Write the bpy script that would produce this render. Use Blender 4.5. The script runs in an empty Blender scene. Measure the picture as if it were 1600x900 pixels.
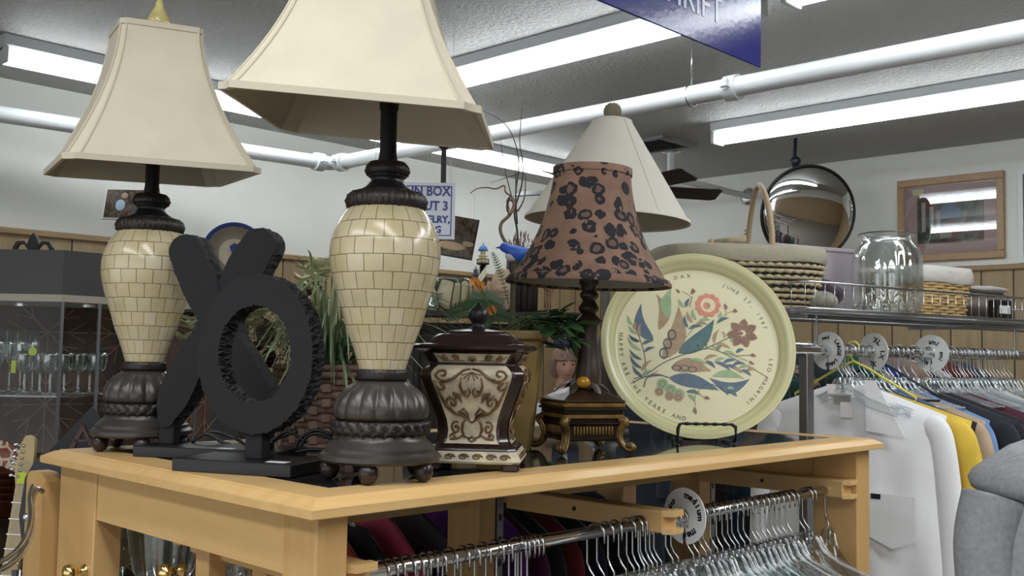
import bpy, math, random
from mathutils import Vector, Matrix, Euler
PI = math.pi
rad = math.radians
random.seed(7)
scn = bpy.context.scene
COL = scn.collection

# ------------------------------------------------------------------ camera
FPX = 1590.0
PITCH, ROLL, AZ, CZ = rad(3.70), rad(1.02), rad(43.9), 1.60
cam_d = bpy.data.cameras.new('camera')
cam = bpy.data.objects.new('camera', cam_d)
COL.objects.link(cam)
RM = Matrix.Rotation(AZ - PI / 2, 3, 'Z') @ Matrix.Rotation(PI / 2 + PITCH, 3, 'X') @ Matrix.Rotation(ROLL, 3, 'Z')
cam.matrix_world = Matrix.Translation((0, 0, CZ)) @ RM.to_4x4()
cam_d.sensor_width = 36
cam_d.lens = FPX / 1600 * 36
cam_d.clip_start = 0.05
cam_d.dof.use_dof = False
scn.camera = cam

# ------------------------------------------------------------------ world and exposure
w = bpy.data.worlds.new('world')
scn.world = w
w.use_nodes = True
w.node_tree.nodes['Background'].inputs[0].default_value = (0.93, 0.97, 1.0, 1)
w.node_tree.nodes['Background'].inputs[1].default_value = 0.9
scn.view_settings.view_transform = 'Standard'
scn.view_settings.look = 'None'
scn.view_settings.gamma = 1
scn.view_settings.use_curve_mapping = False
scn.view_settings.exposure = 0.5

# ceiling light of the rows of fixtures behind the viewpoint
def area(name, loc, sx, sy, power, rot=(0, 0, 0)):
    l = bpy.data.lights.new(name, 'AREA')
    l.shape = 'RECTANGLE'; l.size = sx; l.size_y = sy; l.energy = power
    l.color = (0.96, 0.985, 1.0)
    o = bpy.data.objects.new(name, l); COL.objects.link(o)
    o.location = loc; o.rotation_euler = rot
    return o
area('shop_light', (0.2, -0.4, 2.95), 0.35, 3.5, 34)
area('shop_light', (-0.9, 0.9, 2.95), 0.35, 3.0, 28)
area('shop_light', (2.7, -1.0, 2.95), 0.35, 2.8, 48)
TUBE = 8.5

# ------------------------------------------------------------------ measuring helpers
CAM0 = Vector((0, 0, CZ))
def ray(px, py): return RM @ Vector(((px - 800) / FPX, -(py - 450) / FPX, -1))
def P(px, py, D): return CAM0 + ray(px, py) * D
def PZ(px, py, z):
    r = ray(px, py); return CAM0 + r * ((z - CZ) / r.z)
def PX(px, py, x):
    r = ray(px, py); return CAM0 + r * (x / r.x)
def PY(px, py, y):
    r = ray(px, py); return CAM0 + r * (y / r.y)

# ------------------------------------------------------------------ materials
def lin(c):
    return tuple((v / 12.92 if v <= 0.04045 else ((v + 0.055) / 1.055) ** 2.4) for v in c)
def hexc(h):
    return lin(tuple(int(h[i:i + 2], 16) / 255 for i in (0, 2, 4)))
class NT:
    def __init__(s, name):
        s.m = bpy.data.materials.new(name); s.m.use_nodes = True
        s.t = s.m.node_tree; s.b = s.t.nodes['Principled BSDF']; s.out = s.t.nodes['Material Output']
    def n(s, typ, **kw):
        nd = s.t.nodes.new(typ)
        for k, v in kw.items():
            if k.startswith('i_'):
                key = k[2:]
                nd.inputs[int(key) if key.isdigit() else key].default_value = v
            else: setattr(nd, k, v)
        return nd
    def l(s, a, b): s.t.links.new(a, b)
    def ramp(s, fac, stops, interp='LINEAR'):
        r = s.n('ShaderNodeValToRGB'); r.color_ramp.interpolation = interp
        e = r.color_ramp.elements
        while len(e) < len(stops): e.new(0.5)
        for i, (p, c) in enumerate(stops):
            e[i].position = p; e[i].color = (*c[:3], 1)
        s.l(fac, r.inputs[0]); return r.outputs[0]
    def coord(s, which='Object', scale=None):
        tc = s.n('ShaderNodeTexCoord')
        if scale is None: return tc.outputs[which]
        mp = s.n('ShaderNodeMapping'); mp.inputs['Scale'].default_value = scale
        s.l(tc.outputs[which], mp.inputs[0]); return mp.outputs[0]
    def noise(s, vec, scale, detail=3, rough=.5):
        nd = s.n('ShaderNodeTexNoise'); nd.inputs['Scale'].default_value = scale
        nd.inputs['Detail'].default_value = detail; nd.inputs['Roughness'].default_value = rough
        s.l(vec, nd.inputs['Vector']); return nd.outputs['Fac']
    def bump(s, h, strength=.3, dist=.01):
        b = s.n('ShaderNodeBump'); b.inputs['Strength'].default_value = strength
        b.inputs['Distance'].default_value = dist
        s.l(h, b.inputs['Height']); s.l(b.outputs[0], s.b.inputs['Normal']); return b
    def math(s, op, a, b=None, c=None):
        nd = s.n('ShaderNodeMath', operation=op)
        for i, v in enumerate((a, b, c)):
            if v is None: continue
            if isinstance(v, (int, float)): nd.inputs[i].default_value = v
            else: s.l(v, nd.inputs[i])
        return nd.outputs[0]
    def mix(s, fac, a, b):
        nd = s.n('ShaderNodeMix', data_type='RGBA')
        for idx, v in ((0, fac), (6, a), (7, b)):
            if isinstance(v, (int, float)): nd.inputs[idx].default_value = v
            elif isinstance(v, tuple): nd.inputs[idx].default_value = (*v[:3], 1)
            else: s.l(v, nd.inputs[idx])
        return nd.outputs[2]
MATS = {}
def mat(name, c, rough=.5, metal=0, var=0, vs=20, bump=0, bs=60, bd=.003, stretch=(1, 1, 1), spec=None, trans=0, alpha=None, sheen=0):
    """plain colour with mild noise variation and noise bump"""
    if name in MATS: return MATS[name]
    if isinstance(c, str): c = hexc(c)
    k = NT(name)
    k.b.inputs['Base Color'].default_value = (*c, 1)
    k.b.inputs['Roughness'].default_value = rough
    k.b.inputs['Metallic'].default_value = metal
    if spec is not None: k.b.inputs['Specular IOR Level'].default_value = spec
    if trans: k.b.inputs['Transmission Weight'].default_value = trans
    if sheen: k.b.inputs['Sheen Weight'].default_value = sheen
    if var:
        v = k.coord('Object', stretch)
        f = k.noise(v, vs, 4)
        lo = tuple(x * (1 - var) for x in c); hi = tuple(min(1, x * (1 + var)) for x in c)
        k.l(k.ramp(f, [(.3, lo), (.7, hi)]), k.b.inputs['Base Color'])
    if bump:
        v = k.coord('Object', stretch)
        k.bump(k.noise(v, bs, 4), bump, bd)
    MATS[name] = k.m
    return k.m
def wood_mat(name, a, b, scale=(1, 14, 14), rough=.32, vs=3.0):
    a, b = hexc(a), hexc(b)
    k = NT(name)
    v = k.coord('Object', scale)
    f = k.noise(v, vs, 6, .6)
    f2 = k.noise(k.coord('Object', (2, 2, 2)), 1.5, 2)
    c = k.ramp(f, [(.3, a), (.7, b)])
    k.l(k.mix(k.math('MULTIPLY', f2, .35), c, tuple(x * .82 for x in a)), k.b.inputs['Base Color'])
    k.b.inputs['Roughness'].default_value = rough
    MATS[name] = k.m
    return k.m
def clear_mat(name, tint=(.93, .96, .97), gl=.16, rough=.05, edge=.75):
    """thin clear plastic or glass: see-through, glossy towards its edges"""
    k = NT(name)
    t = k.t
    tr = k.n('ShaderNodeBsdfTransparent'); tr.inputs[0].default_value = (*tint, 1)
    g = k.n('ShaderNodeBsdfGlossy'); g.inputs['Roughness'].default_value = rough
    g.inputs[0].default_value = (1, 1, 1, 1)
    lw = k.n('ShaderNodeLayerWeight'); lw.inputs[0].default_value = .35
    f = k.math('MULTIPLY_ADD', lw.outputs['Facing'], edge - gl, gl)
    mx = k.n('ShaderNodeMixShader')
    k.l(f, mx.inputs[0]); k.l(tr.outputs[0], mx.inputs[1]); k.l(g.outputs[0], mx.inputs[2])
    k.l(mx.outputs[0], k.out.inputs[0])
    MATS[name] = k.m
    return k.m
def emit_mat(name, c, s):
    k = NT(name)
    k.b.inputs['Base Color'].default_value = (.9, .9, .9, 1)
    k.b.inputs['Emission Color'].default_value = (*c, 1)
    k.b.inputs['Emission Strength'].default_value = s
    MATS[name] = k.m
    return k.m

# ------------------------------------------------------------------ mesh collector
class G:
    def __init__(s): s.v = []; s.f = []; s.mi = []; s.cur = 0; s.uv = {}
    def add(s, vs, fs, uvs=None):
        o = len(s.v); s.v += [tuple(v) for v in vs]
        for i, f in enumerate(fs):
            if uvs: s.uv[len(s.f)] = uvs[i]
            s.f.append(tuple(o + k for k in f)); s.mi.append(s.cur)
        return s
    def box(s, x0, x1, y0, y1, z0, z1, M=None, b=0.0):
        if b > 0:
            # chamfered box
            b = min(b, (x1 - x0) * .49, (y1 - y0) * .49, (z1 - z0) * .49)
            def ring(i, z): return [(x0 + i + b, y0 + i, z), (x1 - i - b, y0 + i, z), (x1 - i, y0 + i + b, z), (x1 - i, y1 - i - b, z), (x1 - i - b, y1 - i, z), (x0 + i + b, y1 - i, z), (x0 + i, y1 - i - b, z), (x0 + i, y0 + i + b, z)]
            rs = [ring(b * .9, z0), ring(0, z0 + b), ring(0, z1 - b), ring(b * .9, z1)]
            if M: rs = [[M @ Vector(p) for p in r] for r in rs]
            return s.loft(rs, cap=True)
        vs = [(x, y, z) for z in (z0, z1) for y in (y0, y1) for x in (x0, x1)]
        if M: vs = [M @ Vector(v) for v in vs]
        return s.add(vs, [(0, 2, 3, 1), (4, 5, 7, 6), (0, 1, 5, 4), (2, 6, 7, 3), (0, 4, 6, 2), (1, 3, 7, 5)])
    def beam(s, a, b, wd, ht, up=(0, 0, 1), bev=0.0):
        a, b = Vector(a), Vector(b); d = (b - a); L = d.length; d.normalize()
        upv = Vector(up)
        if abs(d.dot(upv)) > .99: upv = Vector((0, 1, 0))
        x = d.cross(upv).normalized(); z = x.cross(d).normalized()
        M = Matrix((x, d, z)).transposed().to_4x4(); M.translation = a
        return s.box(-wd / 2, wd / 2, 0, L, -ht / 2, ht / 2, M, bev)
    def loft(s, rings, cap=True, closed=True, loop=False):
        n = len(rings[0]); o = len(s.v)
        for r in rings: s.v += [tuple(p) for p in r]
        m = len(rings)
        for i in range(m if loop else m - 1):
            i2 = (i + 1) % m
            for j in range(n if closed else n - 1):
                k = (j + 1) % n
                s.f.append((o + i * n + j, o + i * n + k, o + i2 * n + k, o + i2 * n + j)); s.mi.append(s.cur)
        if cap and closed and not loop:
            s.f.append(tuple(o + j for j in reversed(range(n)))); s.mi.append(s.cur)
            s.f.append(tuple(o + (m - 1) * n + j for j in range(n))); s.mi.append(s.cur)
        return s
    def lathe(s, prof, seg=32, c=(0, 0, 0), mod=None, cap=True, M=None, uvt=None):
        rings = []
        for i, (r, z) in enumerate(prof):
            ring = []
            for j in range(seg):
                a = 2 * PI * j / seg
                rr = r if mod is None else mod(r, z, a, i)
                p = Vector((c[0] + rr * math.cos(a), c[1] + rr * math.sin(a), c[2] + z))
                ring.append(M @ p if M else p)
            rings.append(ring)
        f0 = len(s.f)
        s.loft(rings, cap)
        if uvt:
            for i in range(len(prof) - 1):
                for j in range(seg):
                    u0, u1 = uvt[0] * j / seg, uvt[0] * (j + 1) / seg
                    v0, v1 = uvt[1](prof[i][1]), uvt[1](prof[i + 1][1])
                    s.uv[f0 + i * seg + j] = [(u0, v0), (u1, v0), (u1, v1), (u0, v1)]
        return s
    def tube(s, pts, r, seg=8, cap=True, closed=False, twist=None, flat=1.0):
        pts = [Vector(p) for p in pts]; n = len(pts); rings = []; prev = None
        for i, p in enumerate(pts):
            if closed: t = pts[(i + 1) % n] - pts[i - 1]
            else: t = pts[min(i + 1, n - 1)] - pts[max(i - 1, 0)]
            if t.length < 1e-9: t = Vector((0, 0, 1))
            t.normalize()
            if prev is None:
                up = Vector((0, 0, 1)) if abs(t.z) < .9 else Vector((1, 0, 0))
                x = t.cross(up).normalized()
            else:
                x = prev - t * prev.dot(t)
                if x.length < 1e-6: x = t.orthogonal()
                x.normalize()
            prev = x; y = t.cross(x)
            rr = r(i / (n - 1) if n > 1 else 0) if callable(r) else r
            ring = []
            for j in range(seg):
                a = 2 * PI * j / seg
                q = rr
                if twist: q = rr * (1 + .35 * math.cos(2 * a + twist * i))
                ring.append(p + x * (q * math.cos(a)) + y * (q * flat * math.sin(a)))
            rings.append(ring)
        return s.loft(rings, cap, loop=closed)
    def cyl(s, a, b, r, seg=16, r2=None):
        a, b = Vector(a), Vector(b)
        return s.tube([a, b], (lambda t: r + ((r if r2 is None else r2) - r) * t), seg)
    def sph(s, c, r, seg=16, rings=8, sc=(1, 1, 1), M=None):
        out = []
        for i in range(rings + 1):
            ph = PI * (i / rings); rr = max(1e-4, math.sin(ph)); z = -math.cos(ph)
            ring = []
            for j in range(seg):
                a = 2 * PI * j / seg
                p = Vector((r * sc[0] * rr * math.cos(a), r * sc[1] * rr * math.sin(a), r * sc[2] * z))
                if M: p = M @ p
                ring.append(Vector(c) + p)
            out.append(ring)
        return s.loft(out, True)
    def prism(s, poly, z0, z1, M=None):
        a = [Vector((x, y, z0)) for x, y in poly]; b = [Vector((x, y, z1)) for x, y in poly]
        if M: a = [M @ v for v in a]; b = [M @ v for v in b]
        return s.loft([a, b], True)
    def grid(s, fn, nu, nv, uvs=False):
        o = len(s.v)
        for i in range(nu + 1):
            for j in range(nv + 1): s.v.append(tuple(fn(i / nu, j / nv)))
        for i in range(nu):
            for j in range(nv):
                if uvs: s.uv[len(s.f)] = [(i / nu, j / nv), ((i + 1) / nu, j / nv), ((i + 1) / nu, (j + 1) / nv), (i / nu, (j + 1) / nv)]
                s.f.append((o + i * (nv + 1) + j, o + (i + 1) * (nv + 1) + j, o + (i + 1) * (nv + 1) + j + 1, o + i * (nv + 1) + j + 1)); s.mi.append(s.cur)
        return s
    def blade(s, pts, wd, nrm=(0, 0, 1), fold=.25):
        """a leaf blade along pts: V section, tapering to a point"""
        pts = [Vector(p) for p in pts]; n = len(pts); rs = []
        for i, p in enumerate(pts):
            t = (pts[min(i + 1, n - 1)] - pts[max(i - 1, 0)]).normalized()
            x = t.cross(Vector(nrm))
            if x.length < 1e-4: x = t.orthogonal()
            x.normalize(); up = x.cross(t)
            ww = wd(i / (n - 1)) if callable(wd) else wd * math.sin(PI * min(1, .12 + .88 * i / (n - 1))) ** .6
            rs.append([p - x * ww, p - up * ww * fold, p + x * ww])
        return s.loft(rs, False, closed=False)
    def build(s, name, m, parent=None, smooth=False, loc=None, rot=None, angle=None):
        me = bpy.data.meshes.new(name)
        me.from_pydata(s.v, [], s.f)
        ms = m if isinstance(m, (list, tuple)) else [m]
        for q in ms: me.materials.append(q)
        if len(ms) > 1: me.polygons.foreach_set('material_index', s.mi)
        if s.uv:
            ul = me.uv_layers.new(name='UVMap')
            for fi, p in enumerate(me.polygons):
                if fi in s.uv:
                    for k, li in enumerate(p.loop_indices):
                        if k < len(s.uv[fi]): ul.data[li].uv = s.uv[fi][k]
        if smooth: me.polygons.foreach_set('use_smooth', [True] * len(me.polygons))
        me.validate(); me.update()
        if smooth and angle: me.set_sharp_from_angle(angle=rad(angle))
        o = bpy.data.objects.new(name, me); COL.objects.link(o)
        if parent: o.parent = parent
        if loc is not None: o.location = loc
        if rot is not None: o.rotation_euler = rot
        return o

def thing(name, label, cat, loc=(0, 0, 0), rz=0, group=None, rot=None):
    o = bpy.data.objects.new(name, None); COL.objects.link(o)
    o.empty_display_size = .05
    o.location = loc; o.rotation_euler = rot if rot else (0, 0, rz)
    o['label'] = label; o['category'] = cat
    if group: o['group'] = group
    return o
def tag(o, label, cat, group=None, kind=None):
    if label: o['label'] = label
    if cat: o['category'] = cat
    if group: o['group'] = group
    if kind: o['kind'] = kind
    return o
def struct(o): o['kind'] = 'structure'; return o
def dup(root, loc, rot=None, label=None, group=None, scale=None):
    r = root.copy(); COL.objects.link(r); r.location = loc
    if rot is not None: r.rotation_euler = rot
    if scale is not None: r.scale = scale
    if label: r['label'] = label
    if group: r['group'] = group
    for ch in list(root.children):
        c = ch.copy(); COL.objects.link(c); c.parent = r
        for g in ch.children:
            d = g.copy(); COL.objects.link(d); d.parent = c
    return r
def text(name, body, size, m, parent, mw, depth=.0006, align='CENTER', bold=0.0, spacing=1.0, sx=1.0, fit=None):
    cu = bpy.data.curves.new(name, 'FONT'); cu.body = body; cu.size = size
    cu.extrude = depth; cu.align_x = align; cu.align_y = 'CENTER'; cu.offset = bold
    cu.space_character = spacing; cu.resolution_u = 2
    o = bpy.data.objects.new(name, cu); COL.objects.link(o)
    dg = bpy.context.evaluated_depsgraph_get(); dg.update()
    me = bpy.data.meshes.new_from_object(o.evaluated_get(dg))
    COL.objects.unlink(o); bpy.data.objects.remove(o)
    me.materials.clear(); me.materials.append(m)
    if fit: sx = fit / (max(v.co.x for v in me.vertices) - min(v.co.x for v in me.vertices))
    if sx != 1.0:
        for v in me.vertices: v.co.x *= sx
    q = bpy.data.objects.new(name, me); COL.objects.link(q)
    if parent: q.parent = parent
    q.matrix_local = mw
    return q
def basis(x, y, z, o):
    M = Matrix((Vector(x), Vector(y), Vector(z))).transposed().to_4x4(); M.translation = Vector(o); return M
def lerp(a, b, t): return a + (b - a) * t
def interp(tab, x):
    for (x0, y0), (x1, y1) in zip(tab, tab[1:]):
        if (x - x0) * (x - x1) <= 0 and x0 != x1: return lerp(y0, y1, (x - x0) / (x1 - x0))
    return tab[0][1] if abs(x - tab[0][0]) < abs(x - tab[-1][0]) else tab[-1][1]
def smoothpts(pts, n=6):
    """Catmull-Rom through points"""
    pts = [Vector(p) for p in pts]; out = []
    for i in range(len(pts) - 1):
        p0, p1, p2, p3 = pts[max(i - 1, 0)], pts[i], pts[i + 1], pts[min(i + 2, len(pts) - 1)]
        for k in range(n):
            t = k / n
            out.append(.5 * ((2 * p1) + (p2 - p0) * t + (2 * p0 - 5 * p1 + 4 * p2 - p3) * t * t + (3 * p1 - p0 - 3 * p2 + p3) * t ** 3))
    out.append(pts[-1]); return out
ONES = ['first', 'second', 'third', 'fourth', 'fifth', 'sixth', 'seventh', 'eighth', 'ninth', 'tenth', 'eleventh', 'twelfth', 'thirteenth', 'fourteenth', 'fifteenth', 'sixteenth', 'seventeenth', 'eighteenth', 'nineteenth']
def ordinal(i):
    if i < 19: return ONES[i]
    n = i + 1; t_ = {2: ('twentieth', 'twenty'), 3: ('thirtieth', 'thirty'), 4: ('fortieth', 'forty')}[n // 10]
    return t_[0] if n % 10 == 0 else t_[1] + '-' + ONES[n % 10 - 1]
def rnd(a, b): return random.uniform(a, b)

# ------------------------------------------------------------------ common materials
maple = wood_mat('maple wood', 'CFA76C', 'DDB981', (1.2, 12, 12), .3)
maple_y = wood_mat('maple wood along y', 'CFA76C', 'DDB981', (12, 1.2, 12), .3)
maple_z = wood_mat('maple wood upright', 'C39A62', 'D1AB74', (12, 12, 1.0), .36)
chrome = mat('chrome', (.72, .73, .74), .16, 1)
wire_m = mat('hook wire', (.5, .51, .52), .22, 1)
clear = clear_mat('clear plastic')
glassm = clear_mat('thin glass', (.97, .99, .985), .05, .02, .5)
crystal = clear_mat('cut crystal', (.84, .9, .9), .2, .08, .9)
brass = mat('polished brass', (.83, .62, .25), .15, 1)
black_pl = mat('black plastic', '16171A', .4)
white_pl = mat('white plastic', 'E4E6E6', .4)
dark_wd = wood_mat('dark stained wood', '2A1D16', '3B2A20', (10, 10, 1.2), .4)
bronze = mat('dark bronze resin', '2B2624', .42, .25, var=.35, vs=30, bump=.15, bs=120)
shade_in = mat('shade lining', 'B3A995', .9)
linen = mat('cream linen', 'C6BEAA', .9, var=.07, vs=9, bump=.25, bs=700, bd=.001)
# ================================================================== the room
ceil_m = NT('textured ceiling')
cb = hexc('B6B6B4')
ceil_m.b.inputs['Roughness'].default_value = .55
_v = ceil_m.coord('Object')
_n = ceil_m.noise(_v, 42, 5, .65)
ceil_m.l(ceil_m.ramp(_n, [(.3, tuple(x * .9 for x in cb)), (.7, tuple(x * 1.06 for x in cb))]), ceil_m.b.inputs['Base Color'])
ceil_m.bump(_n, .9, .03)
wall_m = mat('white painted wall', 'E6E6E0', .6, var=.02, vs=3, bump=.15, bs=90, bd=.004)
floor_m = NT('vinyl tile floor')
_b = floor_m.n('ShaderNodeTexBrick', i_Scale=1.0)
_b.offset = 0; _b.inputs['Color1'].default_value = (*hexc('8F8B84'), 1); _b.inputs['Color2'].default_value = (*hexc('88847C'), 1)
_b.inputs['Mortar'].default_value = (*hexc('6A665F'), 1); _b.inputs['Mortar Size'].default_value = .006
_b.inputs['Brick Width'].default_value = .3; _b.inputs['Row Height'].default_value = .3
floor_m.l(floor_m.coord('Object'), _b.inputs[0]); floor_m.l(_b.outputs[0], floor_m.b.inputs['Base Color'])
floor_m.b.inputs['Roughness'].default_value = .35
YW, XW = 5.80, 6.97
CH = 3.05
struct(G().box(-5, XW + .15, -6, YW + .15, -.1, 0).build('floor', floor_m.m))
struct(G().box(-5, XW + .15, -6, YW + .15, CH, CH + .1).build('ceiling', ceil_m.m))
struct(G().box(-5, XW + .15, YW, YW + .15, 0, CH).build('wall_left', wall_m))
struct(G().box(XW, XW + .15, -6, YW, 0, CH).build('wall_right', wall_m))
# wainscot of upright planks up to 2.2 m, with cap
def plank_mat(name, axis):
    k = NT(name)
    tc = k.n('ShaderNodeTexCoord'); sp = k.n('ShaderNodeSeparateXYZ'); k.l(tc.outputs['Object'], sp.inputs[0])
    u = sp.outputs[axis]
    cell = k.math('FLOOR', k.math('MULTIPLY', u, 1 / .2))
    fr = k.math('FRACT', k.math('MULTIPLY', u, 1 / .2))
    gap = k.math('LESS_THAN', fr, .05)
    wn = k.n('ShaderNodeTexWhiteNoise', noise_dimensions='1D'); k.l(cell, wn.inputs['W'])
    g = k.noise(k.coord('Object', (14, 14, 1)), 2.2, 5, .6)
    c1 = k.ramp(g, [(.3, hexc('9C8664')), (.7, hexc('B39C77'))])
    c2 = k.mix(k.math('MULTIPLY', wn.outputs['Value'], .4), c1, hexc('8F7B5C'))
    k.l(k.mix(gap, c2, hexc('3C3124')), k.b.inputs['Base Color'])
    k.b.inputs['Roughness'].default_value = .5
    return k.m
struct(G().box(-5, XW, -6.15, -6, 0, CH).build('wall_back', wall_m))
pk_x, pk_y = plank_mat('plank panelling x', 0), plank_mat('plank panelling y', 1)
capm = wood_mat('panelling cap', '9C8260', 'AE9470', (1, 10, 10), .45)
struct(G().box(-4, XW, YW - .02, YW, 0, 2.2).build('trim_wainscot_left', pk_x))
struct(G().box(-4, XW, YW - .045, YW, 2.2, 2.235, b=.006).build('trim_cap_left', capm))
struct(G().box(XW - .02, XW, -6, YW - .02, 0, 2.2).build('trim_wainscot_right', pk_y))
struct(G().box(XW - .045, XW, -6, YW - .045, 2.2, 2.235, b=.006).build('trim_cap_right', capm))
struct(G().box(-5, XW - .02, -6, -5.98, 0, 2.2).build('trim_wainscot_back', pk_x))

# ------------------------------------------------------------------ fluorescent fixtures
fix_m = mat('fixture enamel', 'C9CDD0', .35)
tube_m = emit_mat('lit tube', (.93, .98, 1.0), TUBE)
end_m = mat('tube socket', 'C7CBCC', .4)
def fixture(a, b, label, tubes=2):
    """strip fixture along a-b just below the ceiling with bare tubes"""
    a, b = Vector(a), Vector(b); L = (b - a).length; ang = math.atan2((b - a).y, (b - a).x)
    t = thing('ceiling_light', label, 'ceiling light', (a.x, a.y, CH), ang, 'fluorescent strip lights')
    g = G(); g.loft([[(x, -.065, -.002), (x, .065, -.002), (x, .06, -.05), (x, .035, -.075), (x, -.035, -.075), (x, -.06, -.05)] for x in (0, L)])
    g.build('housing', fix_m, t)
    for x in (.012, L - .012): G().box(x - .012, x + .012, -.062, .062, -.135, -.06, b=.004).build('socket', end_m, t)
    ys = (-.035, .035) if tubes == 2 else (0,)
    for y in ys:
        g = G(); g.cyl((.03, y, -.108), (L - .03, y, -.108), .019, 12)
        g.build('tube', tube_m, t, True)
    return t
fixture((1.70, 5.0, 0), (4.13, 5.0, 0), 'long fluorescent strip light at the far left, running behind the left lampshade')
fixture((4.30, 5.0, 0), (6.60, 5.0, 0), 'fluorescent strip light near the far wall, seen between the large shade and the cone shade')
fixture((3.40, 4.6, 0), (3.40, 1.98, 0), 'fluorescent strip light running from the large lampshade to behind the blue hanging sign')
fixture((3.40, 1.86, 0), (3.40, -.6, 0), 'fluorescent strip light whose end shows at the top edge right of the blue sign')
fixture((5.38, 3.44, 0), (5.38, .9, 0), 'fluorescent strip light at the upper right above the round mirror')

# ------------------------------------------------------------------ sprinkler pipes
pipe_m = mat('white painted pipe', 'DDE0E2', .35)
t = thing('sprinkler_pipe', 'thick white pipe that turns a corner below the ceiling with grooved couplings', 'pipe', (3.70, 5.13, 2.75))
def coup(g, c, d, r):
    c, d = Vector(c), Vector(d).normalized()
    g.cyl(c - d * .03, c + d * .03, r * 1.32, 16); g.cyl(c - d * .012, c + d * .012, r * 1.18, 16)
    n = d.cross(Vector((0, 0, 1))).normalized()
    for sg in (-1, 1):
        q = c + n * sg * r * 1.5
        g.cyl(q + Vector((0, 0, -.02)), q + Vector((0, 0, .02)), .009, 8); g.sph(q + Vector((0, 0, .022)), .014, 8, 6)
        g.box(-.02, .02, -.016, .016, -.008, .008, Matrix.Translation(q))
pr = .042
g = G(); g.tube([(-2.9, .33, 0), (-.09, .005, 0)], pr, 20); g.build('pipe_run', pipe_m, t, True)
g = G(); g.tube([(-.09, .005, 0), (-.04, 0, 0), (-.01, -.012, 0), (0, -.05, 0), (.01, -.1, 0)], pr, 20); g.build('elbow', pipe_m, t, True)
g = G(); g.tube([(.01, -.1, 0), (.035, -6.4, 0)], pr, 20); g.build('pipe_run', pipe_m, t, True)
for c, d in (((-.09, .005, 0), (1, 0, 0)), ((.01, -.1, 0), (0, 1, 0)), ((.03, -2.83, 0), (0, 1, 0))):
    g = G(); coup(g, c, d, pr); g.build('coupling', pipe_m, t, True, angle=40)
for yy in (-2.62, -4.9):
    g = G(); g.cyl((.03, yy, .04), (.03, yy, .30), .004, 8)
    g.tube([(.03 + .048 * math.cos(a), yy, .048 * math.sin(a)) for a in [2 * PI * k / 20 for k in range(20)]], .004, 6, closed=True)
    g.build('hanger_rod', wire_m, t, True)
for xx, yy in ((-1.95, .22), (-.9, .11)):
    g = G(); g.cyl((xx, yy, .04), (xx, yy, .30), .004, 8); g.build('hanger_rod', wire_m, t, True)
g = G(); g.tube(smoothpts([(.09, -3.3, .29), (.09, -4.2, .285), (.075, -4.6, .28)]), .007, 6)
# small pipe through the right wall
t2 = thing('water_pipe', 'thin white pipe on a ceiling hanger ending in a chrome flange at the wall', 'pipe', (XW, 4.15, 2.86))
g = G(); g.tube([(0, 0, 0), (-1.35, -.02, .0)], .024, 14); g.build('pipe_run', pipe_m, t2, True)
g = G(); g.tube([(-1.08, -.02, .02), (-1.08, -.02, .185)], .028, 14); g.box(-1.14, -1.02, -.05, .01, -.035, .035); g.build('drop_pipe', pipe_m, t2, True, angle=40)
g = G(); g.lathe([(.026, 0), (.07, .0), (.072, .008), (.05, .02), (.026, .024)], 24, M=Matrix.Rotation(-PI / 2, 4, 'Y')); g.build('flange', chrome, t2, True)
g = G(); g.lathe([(.03, .185), (.065, .184), (.065, .178), (.03, .172)], 24, c=(-1.08, -.02, 0)); g.build('ceiling_flange', chrome, t2, True)

# ------------------------------------------------------------------ ceiling fan and vent
fb = mat('black fan metal', '1A1A1D', .4)
fbl = mat('dark fan blade', '2A2528', .45)
fc = PZ(925, 300, 2.62)
t = thing('ceiling_fan', 'black ceiling fan hidden behind the cone lampshade with one dark blade showing', 'ceiling fan', (5.05, 3.95, CH))
g = G(); g.lathe([(.02, 0), (.075, -.002), (.078, -.03), (.05, -.07), (.022, -.085)], 24); g.build('canopy', fb, t, True)
g = G(); g.cyl((0, 0, -.07), (0, 0, -.3), .013, 12); g.build('downrod', fb, t, True)
g = G(); g.lathe([(.03, -.28), (.09, -.3), (.11, -.34), (.11, -.4), (.08, -.44), (.04, -.46)], 28); g.build('motor', fb, t, True)
for k in range(5):
    a = rad(-33 + 72 * k); M = Matrix.Rotation(a, 4, 'Z')
    g = G(); g.prism([(.18, -.055), (.28, -.068), (.66, -.075), (.69, -.06), (.69, .06), (.66, .075), (.28, .068), (.18, .055)], -.003, .003, M @ Matrix.Translation((0, 0, -.40)) @ Matrix.Rotation(rad(-20), 4, 'X'))
    bl = g.build('blade', fbl, t)
    g = G(); g.box(.08, .22, -.018, .018, -.404, -.396, M); g.build('blade_iron', fb, bl)
t = thing('ceiling_vent', 'grey louvred ceiling vent beside the cone lampshade', 'vent', (5.62, 4.07, CH))
g = G(); g.box(-.2, .2, -.2, -.16, -.02, 0).box(-.2, .2, .16, .2, -.02, 0).box(-.2, -.16, -.16, .16, -.02, 0).box(.16, .2, -.16, .16, -.02, 0); g.build('frame', mat('vent grey', '8B8D8F', .5), t)
g = G()
for k in range(7): g.box(-.16, .16, -.012, .012, -.0015, .0015, Matrix.Translation((0, -.135 + .045 * k, -.012)) @ Matrix.Rotation(rad(40), 4, 'X'))
g.build('louvre', mat('louvre grey', '6F7275', .5), t)
g = G(); g.box(-.16, .16, -.16, .16, -.002, 0); g.build('duct_opening', black_pl, t)

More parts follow.
